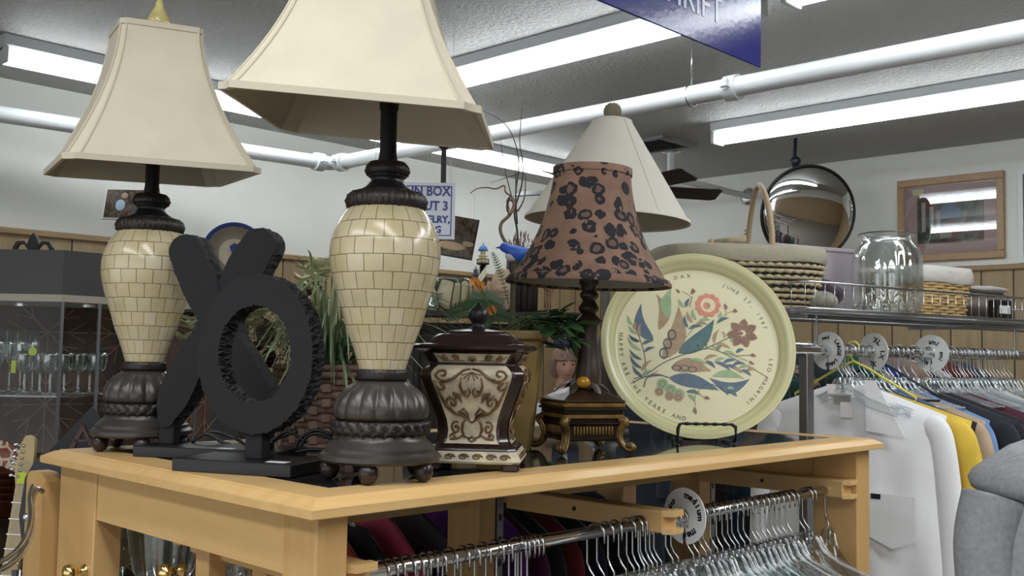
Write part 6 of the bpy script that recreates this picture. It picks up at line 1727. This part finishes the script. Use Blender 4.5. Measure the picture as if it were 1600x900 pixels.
# garments on the front rail
fs = [(1.00, '7A1B35', 'crimson_blouse', 'crimson blouse hanging at the left end of the front rail'), (1.07, '17181C', 'black_cardigan', 'black cardigan hanging on the left front rail'), (1.13, 'A8A9AC', 'grey_striped_shirt', 'pale grey striped top hanging on the left front rail'), (1.22, '14171F', 'black_dress', 'black dress hanging in the middle of the left front rail'), (1.31, '45464A', 'charcoal_shirt', 'charcoal top hanging on the left front rail'), (1.40, '551B3C', 'wine_sweater', 'wine sweater hanging on the left front rail'), (1.47, '1A1D26', 'navy_tunic', 'dark navy tunic hanging near the middle arm'), (1.53, 'A02630', 'red_blouse', 'red patterned blouse hanging near the middle arm'), (1.60, 'B9B5A8', 'beige_blouse', 'beige blouse hanging beside the middle arm'),
      (1.90, 'D8D8D2', 'white_blouse', 'white blouse hanging at the left of the right front rail'), (2.02, 'C8C4BE', 'ivory_shirt', 'ivory shirt hanging on the right front rail'), (2.10, '1F7F7A', 'teal_shirt', 'teal top hanging on the right front rail'), (2.17, 'B5A0A6', 'floral_blouse', 'burgundy and white floral blouse hanging on the right front rail'), (2.25, '6C6E72', 'grey_blouse', 'mid grey blouse hanging on the right front rail')]
for i, (x, c, nm, lab) in enumerate(fs):
    m = cloth_mat(nm + ' ' + c, c)
    if nm == 'floral_blouse':
        k = NT('burgundy floral'); k.l(k.ramp(k.noise(k.coord('Object'), 55, 3), [(.42, hexc('5A2238')), (.47, hexc('D8D0CC')), (.6, hexc('D8D0CC')), (.62, hexc('2E2A30'))]), k.b.inputs['Base Color']); m = k.m
    garment(nm, lab, 'garment', (x, RY, RZ_), rnd(-.08, .08), m, w=.17, L=.7, th=.022, seed=i + 50, drop=.15 if x > 1.7 else .125)
# yellow top on the turned hanger
# size divider discs
def disc(label, loc, rz, words, r=.055, ro=.0135, tilt=0, group=None, fs_=.018):
    t = thing('size_divider', label, 'size divider', loc, 0, group, rot=(0, tilt, rz))
    # disc in local yz plane around the rail, slot downward
    g = G(); n = 40; P0 = []
    A = [rad(-84) + rad(348) * q / n for q in range(n + 1)]
    rings = []
    for x in (-.0012, .0012):
        rings.append([(x, r * math.cos(a), r * math.sin(a)) for a in A]); rings.append([(x, ro * math.cos(a), ro * math.sin(a)) for a in A])
    o = rings[0], rings[1], rings[3], rings[2]
    g.loft([list(q) for q in o] + [list(rings[0])], False, closed=False)
    dm = g.build('disc', white_pl, t)
    for (body, ang, rr_, sz__) in words:
        n_ = len(body); st_ = sz__ * .62 / rr_
        for i, ch in enumerate(body):
            a = rad(180 - ang) - st_ * (n_ - 1) / 2 + st_ * i
            for sd in (-1,):
                up = Vector((0, math.cos(a), math.sin(a))); nx = Vector((-1, 0, 0)); rt = up.cross(nx)
                if ch != ' ': text('lettering', ch, sz__, black_pl, dm, basis(rt, up, nx, Vector((-.0013, rr_ * math.cos(a), rr_ * math.sin(a)))), depth=.0002, bold=.0009)
    return t
disc('round white divider lettered medium on the table front rail beside the middle arm', (1.805, RY, RZ_ - .012), rad(-8), [('medium', 42, .043, .019), ('med', -70, .040, .021), ('dep', 150, .042, .014)], .058)

# brown shapes: clear hangers seen through the left end of the table
lp_ = [(1.15, 1.62), (1.18, 1.6), (1.215, 1.66), (1.25, 1.62), (1.285, 1.64), (1.32, 1.6)]
for i, (x, y) in enumerate(lp_): put(hp0, (x, 1.92 , BZ), rnd(-.2, .2), ordinal(i) + ' clear hanger from the left seen through the left end of the table', 'clear hangers at the left end of the far rail')
# cut glass plates and pitcher glimpsed under the table's left end
g = G(); g.box(.91, 1.13, 1.55, 1.99, 1.142, 1.15); TL(g).build('glass_shelf', MATS['shelf glass'], tbl)
for x, y in ((.94, 1.58), (1.11, 1.58), (.94, 1.97), (1.11, 1.97)):
    g = G(); g.cyl((x, y, 0), (x, y, 1.142), .008, 8); TL(g).build('shelf_post', chrome, tbl, True)
def star(r, z, a, i): return r * (1 + .03 * math.cos(16 * a))
t = G().lathe([(.001, 0), (.035, .001), (.06, .008), (.078, .014), (.078, .010), (.06, .004), (.001, -.003)], 96, mod=star).build('crystal_plate', crystal, None, False, loc=(*P(184, 868, 2.03).xy, 1.231), rot=(rad(68), 0, rad(-50))); tag(t, 'cut crystal plate with starburst pattern standing under the left end of the table', 'plate')
def ribs(r, z, a, i): return r * (1 + .05 * math.cos(12 * a))
t = G().lathe([(.001, 0), (.045, .0), (.055, .02), (.062, .06), (.068, .11), (.075, .14), (.072, .14), (.064, .11), (.058, .06), (.045, .01), (.001, .008)], 72, mod=ribs).build('crystal_bowl', crystal, None, True, loc=(*P(256, 868, 1.98).xy, 1.1505)); tag(t, 'deep ribbed crystal bowl under the left end of the table', 'bowl')

# ================================================================== clothing rack at the right
yR = rad(-13)
eR = Vector((math.cos(yR), math.sin(yR), 0)); nR = Vector((-math.sin(yR), math.cos(yR), 0))
K0 = P(1258, 480, 3.12)
TZR = 1.757
ORI = Vector((K0.x, K0.y, 0))
rack = thing('clothing_rack', 'chrome clothing rack with wire basket shelf on top', 'clothes rack', ORI, yR)
def W(x, y, z): return ORI + eR * x + nR * y + Vector((0, 0, z))
WL, WD, WH = 2.0, .50, .082
g = G(); rw = .0032
def loop(z, r): g.tube([(0, .03, z), (.0, WD - .03, z), (.03, WD, z), (WL - .03, WD, z), (WL, WD - .03, z), (WL, .03, z), (WL - .03, 0, z), (.03, 0, z)], r, 8, closed=True)
loop(TZR, rw * 1.1); loop(TZR + WH, rw * 1.2)
nx_ = 44
for i in range(nx_ + 1):
    x = WL * i / nx_; g.tube([(x, 0, TZR + WH), (x, 0, TZR), (x, WD, TZR), (x, WD, TZR + WH)], .0019, 6)
for j in range(1, 9): y = WD * j / 9; g.tube([(0, y, TZR + WH), (0, y, TZR), (WL, y, TZR), (WL, y, TZR + WH)], .0019, 6)
g.build('wire_basket', wire_m, rack, True)
g = G(); g.cyl((-.04, .03, TZR - .012), (WL, .03, TZR - .012), .007, 10).cyl((-.04, WD - .03, TZR - .012), (WL, WD - .03, TZR - .012), .007, 10).box(0, .012, 0, WD, TZR - .030, TZR - .019).box(1.2, 1.212, 0, WD, TZR - .030, TZR - .019); g.build('basket_support', mat('bright steel', 'A5A8AC', .3, .9), rack, True, angle=40)
RR = 1.628; ry_ = .10
g = G(); g.cyl((-.2, ry_, RR), (WL, ry_, RR), .0175, 20); g.build('round_rail', chrome, rack, True, angle=40)
for x in (.105, 1.8):
    g = G(); g.box(x, x + .034, ry_ - .017, ry_ + .017, 0, RR - .012, b=.002); g.build('post', mat('brushed square post', '8E9092', .3, .85), rack)
for x in (.17, 1.3):
    g = G(); g.cyl((x, ry_, RR), (x, ry_, TZR - .012), .004, 8); g.build('support_rod', wire_m, rack)
for x in (.105, 1.8):
    g = G(); g.box(x, x + .03, .0, WD, 0, .03); g.build('rack_foot', chrome, rack)

# things on the wire shelf
gb = W(-.02, .27, TZR + .004)
bk_ = thing('handled_basket', 'large green and straw woven basket with tan cloth liner and cane handle', 'basket', gb, yR - .42)
def orect(a, b, z, n=48, e=3.2):
    out = []
    for i in range(n):
        q = 2 * PI * i / n; c, s = math.cos(q), math.sin(q); r = (abs(c) ** e + abs(s) ** e) ** (-1 / e); out.append((a * c * r, b * s * r, z))
    return out
gs1 = mat('dark green splint', '3F4A40', .6, var=.2, vs=25); st1 = mat('straw rope', 'B7A98A', .8, var=.15, vs=60)
G().loft([orect(.225, .15, 0), orect(.245, .165, .06), orect(.262, .175, .135)], True).build('splint_side', gs1, bk_, True, angle=50)
g = G()
for z, a, b in ((.010, .228, .153), (.045, .241, .163), (.085, .252, .170), (.122, .262, .176)):
    for dz in (-.0075, .0075):
        pts = orect(a + .004, b + .004, z + dz, 110)
        for i in range(0, 110, 2):
            p, q = Vector(pts[i]), Vector(pts[(i + 2) % 110]); mI = (p + q) / 2; nrm_ = Vector((mI.x, mI.y, 0)).normalized()
            g.tube([p, mI + nrm_ * .003 + Vector((0, 0, .003 if dz > 0 else -.003)), q], lambda u: .0075 * (1 - .3 * abs(2 * u - 1)), 5)
g.build('rope_rows', st1, bk_, True)
lt = mat('tan cotton liner', 'A9A28F', .9, bump=.4, bs=40, bd=.01)
def wav(ring, amp, ph): return [(p[0] * (1 + amp * math.sin(i * 1.3 + ph)), p[1] * (1 + amp * math.sin(i * 1.3 + ph)), p[2] + amp * .3 * math.sin(i * .5 + ph)) for i, p in enumerate(ring)]
G().loft([wav(orect(.272, .186, .142, 64), .008, 0), wav(orect(.278, .191, .150, 64), .01, 1), wav(orect(.277, .190, .172, 64), .008, 2), wav(orect(.274, .188, .190, 64), .006, 3), orect(.266, .18, .194, 64), orect(.26, .174, .188, 64), orect(.25, .165, .10, 64)], False).build('cloth_liner', lt, bk_, True)
g = G(); hpth = [(.10, -.165, .13), (.105, -.175, .20), (.10, -.15, .30), (.085, -.09, .385), (.07, -.0, .415), (.06, .09, .385), (.055, .155, .30), (.05, .178, .20), (.05, .165, .13)]
hpth = [(.05, -.17, .15), (.052, -.165, .24), (.05, -.13, .34), (.055, -.07, .395), (.07, .0, .40), (.085, .07, .355), (.095, .13, .26), (.10, .165, .16)]
hm = mat('tan cane handle', 'B49C7C', .45)
g.tube(smoothpts(hpth, 6), .0095, 10); hd_ = g.build('handle', hm, bk_, True)
g = G(); p = Vector((.095, .135, .25)); g.tube([p + Vector((.012 * math.cos(a), .012 * math.sin(a), .0012 * q)) for q, a in [(q, q * .7) for q in range(28)]], .002, 5); g.build('handle_binding', st1, hd_, True)
g = G(); g.cyl((-.10, -.06, .205), (-.02, -.13, .215), .013, 10); g.sph((-.105, -.058, .205), .016, 10, 8); g.build('bundle_end', st1, bk_, True)
# folded pink grey box behind the basket, dark cloth, big jar, wicker basket, pillow
bq = P(1302, 470, 3.75)
t = thing('storage_box', 'pinkish grey canvas storage box with small label behind the glass jar', 'box', W(.42, .34, TZR + .003), yR - .1)
pk = mat('mauve grey canvas', 'B0A5AC', .8, var=.05, vs=6)
G().box(-.21, .17, -.05, .07, 0, .235, b=.006).build('carton', pk, t); G().box(-.02, .01, -.0515, -.05, .12, .145).build('label_sticker', mat('grey sticker', 'C9C4C8', .5), t)
G().box(-.216, .176, -.056, .076, .222, .238, b=.004).build('lid', pk, t)
t = G(); 
def lump(name, label, cat, c, sx_, sy_, sz__, m, seed=0, group=None):
    rs = random.Random(seed); g = G(); rings = []
    for i in range(11):
        ph = PI * i / 10; ring = []
        for j in range(24):
            a = 2 * PI * j / 24; k_ = 1 + .08 * math.sin(3 * a + ph * 2 + seed) + .05 * math.sin(7 * a + seed * 2)
            ring.append((sx_ * k_ * max(.01, math.sin(ph)) * math.cos(a), sy_ * k_ * max(.01, math.sin(ph)) * math.sin(a), max(0, sz__ * (.5 - .5 * math.cos(ph)) * (1 + .08 * math.sin(5 * a)))))
        rings.append(ring)
    g.loft(rings, True); o = g.build(name, m, None, True, loc=c); tag(o, label, cat, group); return o
lump('folded_cloth', 'dark plum folded cloth beside the green basket on the wire shelf', 'cloth', W(.23, .16, TZR + .003), .085, .09, .105, cloth_mat('plum cloth', '2E1C2A'), 2)
lump('folded_cloth', 'light grey folded cloth under the dark plum cloth edge', 'cloth', W(.16, .07, TZR + .003), .055, .05, .055, cloth_mat('grey linen cloth', '9A978C'), 4)
jm = clear_mat('ribbed jar glass', (.93, .955, .95), .14, .05, .75)
jr = thing('glass_jar', 'large clear ribbed glass jar with flared lip standing on the wire shelf', 'jar', W(.545, .11, TZR + .003), yR)
def rib(r, z, a, i): return r * (1 + .018 * math.cos(22 * a) * (1 if .03 < z < .22 else 0))
jp = [(.085, 0), (.108, .008), (.114, .04), (.116, .12), (.114, .19), (.104, .225), (.086, .245), (.080, .255), (.082, .268), (.094, .274), (.095, .277), (.080, .274), (.074, .262), (.078, .248), (.098, .222), (.110, .19), (.111, .12), (.109, .04), (.1, .014), (.001, .010)]
G().lathe(jp, 132, mod=rib).build('jar_body', jm, jr, True)
G().lathe([(.0945, .2735), (.0965, .2755), (.0945, .278)], 48, cap=False).build('lip', mat('dark glass lip', '4D5C58', .1), jr, True)
# tan wicker basket with white liner
tb = thing('wicker_basket', 'honey coloured wicker basket with white cloth liner right of the glass jar', 'basket', W(.86, .22, TZR + .003), yR)
wk = mat('honey wicker', 'C7A873', .5, var=.2, vs=40)
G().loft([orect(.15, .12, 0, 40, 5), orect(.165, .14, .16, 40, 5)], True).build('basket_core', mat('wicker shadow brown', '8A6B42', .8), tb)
g = G()
for r_ in range(15):
    z = .008 + r_ * .0108; a_, b_ = lerp(.151, .166, z / .16), lerp(.121, .141, z / .16); pts = orect(a_, b_, z, 84, 5); 
    path = []
    for i, p in enumerate(pts):
        nrm_ = Vector((p[0], p[1], 0)).normalized(); path.append(Vector(p) + nrm_ * (.003 + .0038 * math.sin(PI * i / 3 + PI * (r_ % 2))))
    g.tube(path, .0058, 6, closed=True)
g.build('woven_rows', wk, tb, True)
wl = mat('white cotton liner', 'CFCBC6', .9, bump=.4, bs=40, bd=.01)
G().loft([wav(orect(.172, .147, .120, 60, 5), .008, 0), wav(orect(.180, .155, .128, 60, 5), .009, 1), wav(orect(.177, .152, .160, 60, 5), .006, 2), orect(.172, .147, .180, 60, 5), orect(.160, .135, .18, 60, 5), orect(.155, .13, .1, 60, 5)], False).build('cloth_liner', wl, tb, True)
lump('folded_cloth', 'brown grey folded cloth on the wire shelf right of the wicker basket', 'cloth', W(1.24, .22, TZR + .003), .15, .12, .12, cloth_mat('taupe cloth', '6E645C'), 7)
lump('folded_cloth', 'pale folded cloth lying on the brown grey cloth', 'cloth', W(1.22, .17, TZR + .105), .12, .07, .03, cloth_mat('pale cloth', 'A9A59E'), 8)
t = thing('storage_box', 'small black box at the right end of the wire shelf', 'box', W(1.12, .05, TZR + .003), yR); G().box(-.045, .045, -.02, .02, 0, .07, b=.003).build('carton', black_pl, t); G().box(-.035, .035, -.0205, -.02, .02, .05).build('label_sticker', white_pl, t)

# divider discs on the rail
def onrail(x): return W(x, ry_, RR)
disc('round white size divider lettered LARGE at the left end of the rack rail', onrail(.225), yR + rad(3), [('LARGE', 15, .044, .018), ('med', 100, .044, .015), ('LARGE', 290, .044, .016)], .062)
disc('round white size divider lettered XL and 1X on the rack rail', onrail(.455), yR - rad(6), [('XL', 62, .040, .027), ('1X', -10, .040, .027), ('XL', -95, .040, .024)], .064)
disc('round white size divider lettered small on the rack rail, right of the XL one', onrail(.775), yR + rad(5), [('sml', 75, .040, .024), ('sml', -15, .040, .020), ('sml', 225, .040, .024)], .066)

# hangers and garments on the right rack
hr = put(hp0, onrail(.2) + Vector((0, 0, .0175)), yR, 'clear hanger holding the big white shirt', 'hangers holding the clothes of the right rack')
RT = RR + .0185
def hang(x, rz, lab, grp): return put(hp0, W(x, ry_, RT), yR + rz, lab, grp)
bl_all = [(.26, 'F', 'white_shirt', 'F0F0F0')]
big = dict(w=.27, th=.03)
def rg(x, col, nm, lab, w=.25, L=.8, rz=rad(15), **kw):
    m = kw.pop('m', None) or cloth_mat(nm + ' ' + col, col)
    t = garment(nm, lab, 'garment', W(x, ry_, RT), yR + rz, m, w=w, L=L, seed=int(x * 997), **kw)
    return t
wsm = cloth_mat('white shirt cotton', 'ECECEE', .03)
ws = rg(.335, 'DADBDD', 'white_shirt', 'white button shirt with chest pocket and price card, front of the right rack', .30, .85, m=wsm, th=.026, drop=.12, slen=.55, rz=rad(22))
# collar lapel, label, price card and pocket on the shirt face (-x side)
def face_patch(t, name, poly, m, x0=-.040, th=.003):
    g = G(); g.prism(poly, 0, th, Matrix(((0, 0, -1, x0), (1, 0, 0, 0), (0, 1, 0, 0), (0, 0, 0, 1)))); return g.build(name, m, t)
cm = cloth_mat('white collar cotton', 'F2F2F4', .02)
face_patch(ws, 'collar_lapel', [(-.06, -.112), (-.092, -.112), (-.135, -.19), (-.185, -.288), (-.065, -.275)], cm, -.044, .004)
face_patch(ws, 'collar_band', [(-.07, -.128), (.07, -.128), (.065, -.16), (-.065, -.16)], cm, -.026, .003)
face_patch(ws, 'neck_label', [(-.01, -.165), (.045, -.165), (.045, -.19), (-.01, -.19)], mat('woven neck label', '8E8C88', .7), -.030, .002)
face_patch(ws, 'price_card', [(-.02, -.185), (.02, -.185), (.02, -.235), (-.02, -.235)], mat('price card', 'DEDAD8', .6), -.040, .0015)
face_patch(ws, 'chest_pocket', [(-.215, -.47), (-.075, -.47), (-.075, -.61), (-.145, -.64), (-.215, -.61)], wsm, -.050, .0025)
face_patch(ws, 'pocket_tab', [(-.110, -.472), (-.080, -.472), (-.080, -.488), (-.110, -.488)], black_pl, -.0530, .001)
face_patch(ws, 'button_placket', [(-.02, -.28), (.015, -.28), (.015, -.95), (-.02, -.95)], wsm, -.048, .002)
rg(.375, 'D2D4D8', 'striped_shirt', 'pale striped shirt half hidden behind the white shirt', .26, .8, drop=.135, rz=rad(18))
rg(.41, 'DDBB45', 'yellow_cardigan', 'bright yellow cardigan behind the white shirt', .335, .8, drop=.135, th=.022, rz=rad(20))
rg(.46, '14151B', 'black_shirt', 'black sleeveless top behind the yellow cardigan', .33, .7, drop=.14, sleeves=False)
rg(.50, '4A6A9A', 'blue_shirt', 'blue denim shirt behind the black top', .25, .75, drop=.13)
rg(.56, 'B79F84', 'tan_blouse', 'tan blouse on the right rack between blue and black tops', .30, .75, drop=.14)
rg(.62, '6F8FC0', 'light_blue_shirt', 'light blue shirt on the right rack', .28, .75, drop=.14)
rg(.69, '1B1C2A', 'navy_blouse', 'dark navy blouse on the right rack left of the maroon one', .32, .75, drop=.14)
rg(.76, '15161E', 'black_jacket', 'black jacket on the right rack beside the maroon sweater', .31, .75, drop=.14)
rg(.86, '4A1626', 'maroon_sweater', 'maroon sweater on the right rack', .32, .75, drop=.14)
rg(.98, '8A9098', 'grey_pullover', 'pale grey pullover on the right rack beyond the maroon sweater', .28, .7, drop=.14)
rg(1.10, 'C9C9C6', 'cream_shirt', 'cream shirt far along the right rack', .28, .7, drop=.14)
for x, nm in ((.375, 'pale striped shirt'), (.41, 'yellow cardigan'), (.46, 'black sleeveless top'), (.50, 'blue denim shirt'), (.56, 'tan blouse'), (.62, 'light blue shirt'), (.69, 'dark navy blouse'), (.76, 'black jacket'), (.86, 'maroon sweater'), (.98, 'pale grey pullover'), (1.10, 'cream shirt')):
    hang(x, rad(15), 'clear hanger holding the ' + nm + ' on the right rack', 'hangers holding the clothes of the right rack')
hr.location = W(.335, ry_, RT); hr.rotation_euler = (0, 0, yR + rad(22))
for i, x in enumerate([.30 + .018 * i for i in range(4)] + [.43 + .027 * i for i in range(9)] + [.78 + .024 * i for i in range(22)]):
    hang(x + rnd(-.004, .004), rnd(.1, .35), 'empty clear hanger on the right rack rail, ' + ordinal(i) + ' from the left', 'empty clear hangers on the right rack')
# yellow and black tubular hangers
for (x, c, lab, rz_) in ((.352, 'D9CE5A', 'pale yellow plastic hanger sloping above the white shirt', .1), (.48, '1A1A1C', 'black plastic hanger behind the white shirt', .12)):
    t = thing('plastic_hanger', lab, 'hanger', W(x, ry_, RT), yR + rz_ + rad(16)); m = mat('hanger plastic ' + c, c, .35)
    g = G(); g.tube([(0, .0185 * math.cos(a), .0185 * math.sin(a) - .004) for a in [rad(190 - 20 * q) for q in range(11)]] + [(0, .014, -.034), (0, .004, -.044), (0, 0, -.05)], .003, 8); g.build('hook', m, t, True)
    g = G(); g.tube([(0, 0, -.05), (0, -.05, -.075), (0, -.20, -.165), (0, -.195, -.176), (0, .195, -.176), (0, .20, -.165), (0, .05, -.075)], .0042, 8, closed=True); g.build('shoulder_bar', m, t, True)

# second rack of clothes farther back on the right
o2 = W(.15, 1.0, 0)
r2_ = thing('clothing_rack', 'chrome clothing rack farther back, full of hanging clothes', 'clothes rack', o2, yR)
g = G(); g.cyl((-.12, 0, 1.66), (2.3, 0, 1.66), .0125, 14); g.build('rail', chrome, r2_, True)
for x in (-.1, 2.28):
    g = G(); g.box(x - .015, x + .015, -.015, .015, 0, 1.65); g.build('post', chrome, r2_)
    g = G(); g.box(x - .02, x + .02, -.25, .25, 0, .03); g.build('rack_foot', chrome, r2_)
pal = [('1E2A3A', 'navy coat'), ('24453F', 'dark green coat'), ('5A2030', 'burgundy coat'), ('2B2B33', 'charcoal coat'), ('23445A', 'petrol jacket'), ('6A5A4A', 'brown jacket'), ('1D3F44', 'dark teal coat'), ('1C4A48', 'teal coat'), ('8A7860', 'leopard cardigan'), ('22343A', 'dark slate coat'), ('2A4A5A', 'blue sweater'), ('7F8086', 'grey fleece'), ('1D5A48', 'emerald jacket'), ('B9AFA0', 'beige jacket'), ('24489A', 'cobalt shirt'), ('A08A7A', 'rose beige blouse'), ('3A2B4A', 'purple coat'), ('C9C9C9', 'white jacket'), ('6B2A2A', 'brick red jacket'), ('2E3238', 'dark grey coat'), ('404A58', 'blue grey coat')]
for i, (c, nm) in enumerate(pal):
    x = -.05 + i * .108; nmn = nm.replace(' ', '_')
    m = cloth_mat(nmn + ' back', c)
    if 'leopard' in nm:
        k = NT('leopard knit'); k.l(k.ramp(k.noise(k.coord('Object'), 45, 2), [(.45, hexc('2A211C')), (.5, hexc('9A8468'))]), k.b.inputs['Base Color']); m = k.m
    prev_ = 'the ' + (pal[i - 1][1] if i else 'rack end')
    garment(nmn, nm + ' on the rack farther back, next to ' + prev_, 'garment', W(.15 + x, 1.0, 1.674), yR + rnd(-.05, .05), m, w=.24, L=.8, th=.032, seed=i + 200, drop=.06 if i % 3 else .03)
    put(hp0, W(.15 + x, 1.0, 1.674), yR, 'clear hanger holding the ' + nm + ' on the rack farther back', 'hangers of the rack farther back')
lump('handbag', 'dark blue bag on the floor rack left of the rack post', 'bag', W(-.3, .5, 0), .2, .15, .3, cloth_mat('navy bag', '1E2A55'), 3) if False else None

# ------------------------------------------------------------------ grey hooded sweatshirt at the right edge
hc = P(1665, 900, 1.75)
t = thing('hooded_sweatshirt', 'heather grey hooded sweatshirt on a stand at the right edge of the picture', 'garment', (hc.x, hc.y, 0), AZ - PI / 2)
hg = mat('heather grey fleece', '8B8C8F', .95, var=.14, vs=110, bump=.4, bs=300, bd=.002)
k_ = 1.75 / 1590
def hx(px): return (px - 1665) * k_
def hz_(py): return 1.6 + (568 - py) * k_
g = G(); rings = []
for (py__, xl, xr, dp_, yo) in ((1150, 1535, 1800, .12, 0), (1000, 1512, 1810, .125, 0), (930, 1514, 1810, .125, 0), (880, 1517, 1808, .12, 0), (830, 1524, 1800, .115, 0), (790, 1535, 1790, .105, 0), (760, 1550, 1770, .095, 0), (738, 1580, 1740, .075, 0), (722, 1610, 1715, .05, 0), (715, 1630, 1700, .03, 0)):
    ring = []
    for j in range(36):
        a = 2 * PI * j / 36; f = 1 + .03 * math.sin(5 * a + py__ * .03)
        ring.append((hx((xl + xr) / 2) + (xr - xl) / 2 * k_ * math.cos(a) * f, dp_ * math.sin(a) * f, hz_(py__)))
    rings.append(ring)
g.loft(rings, True); bdy = g.build('bodice', hg, t, True)
g = G(); rings = []
for (py__, xl, xr, dp_) in ((768, 1548, 1770, .11), (758, 1530, 1775, .125), (744, 1525, 1778, .13), (733, 1530, 1772, .125), (718, 1552, 1755, .11), (700, 1580, 1740, .09), (692, 1600, 1725, .07), (700, 1615, 1710, .055)):
    rings.append([(hx((xl + xr) / 2) + (xr - xl) / 2 * k_ * math.cos(a) * (1 + .02 * math.sin(7 * a)), dp_ * math.sin(a), hz_(py__) + .012 * math.cos(a - .5)) for a in [2 * PI * j / 40 for j in range(40)]])
g.loft(rings, True); g.build('hood', hg, t, True)
g = G(); g.tube(smoothpts([(hx(1548), -.02, hz_(780)), (hx(1528), -.03, hz_(850)), (hx(1530), -.04, hz_(960)), (hx(1545), -.05, hz_(1100))], 5), lambda u: .055 - .012 * u, 20); g.build('sleeve', hg, t, True)
g = G(); g.tube(smoothpts([(hx(1780), -.02, hz_(790)), (hx(1810), -.03, hz_(850)), (hx(1815), -.04, hz_(960)), (hx(1800), -.05, hz_(1100))], 5), lambda u: .055 - .012 * u, 20); g.build('sleeve', hg, t, True)
g = G(); g.cyl((0, 0, 0), (0, 0, hz_(1100)), .018, 12); g.lathe([(.16, 0), (.16, .015), (.03, .03)], 24); g.build('mannequin_stand', chrome, t, True, angle=40)
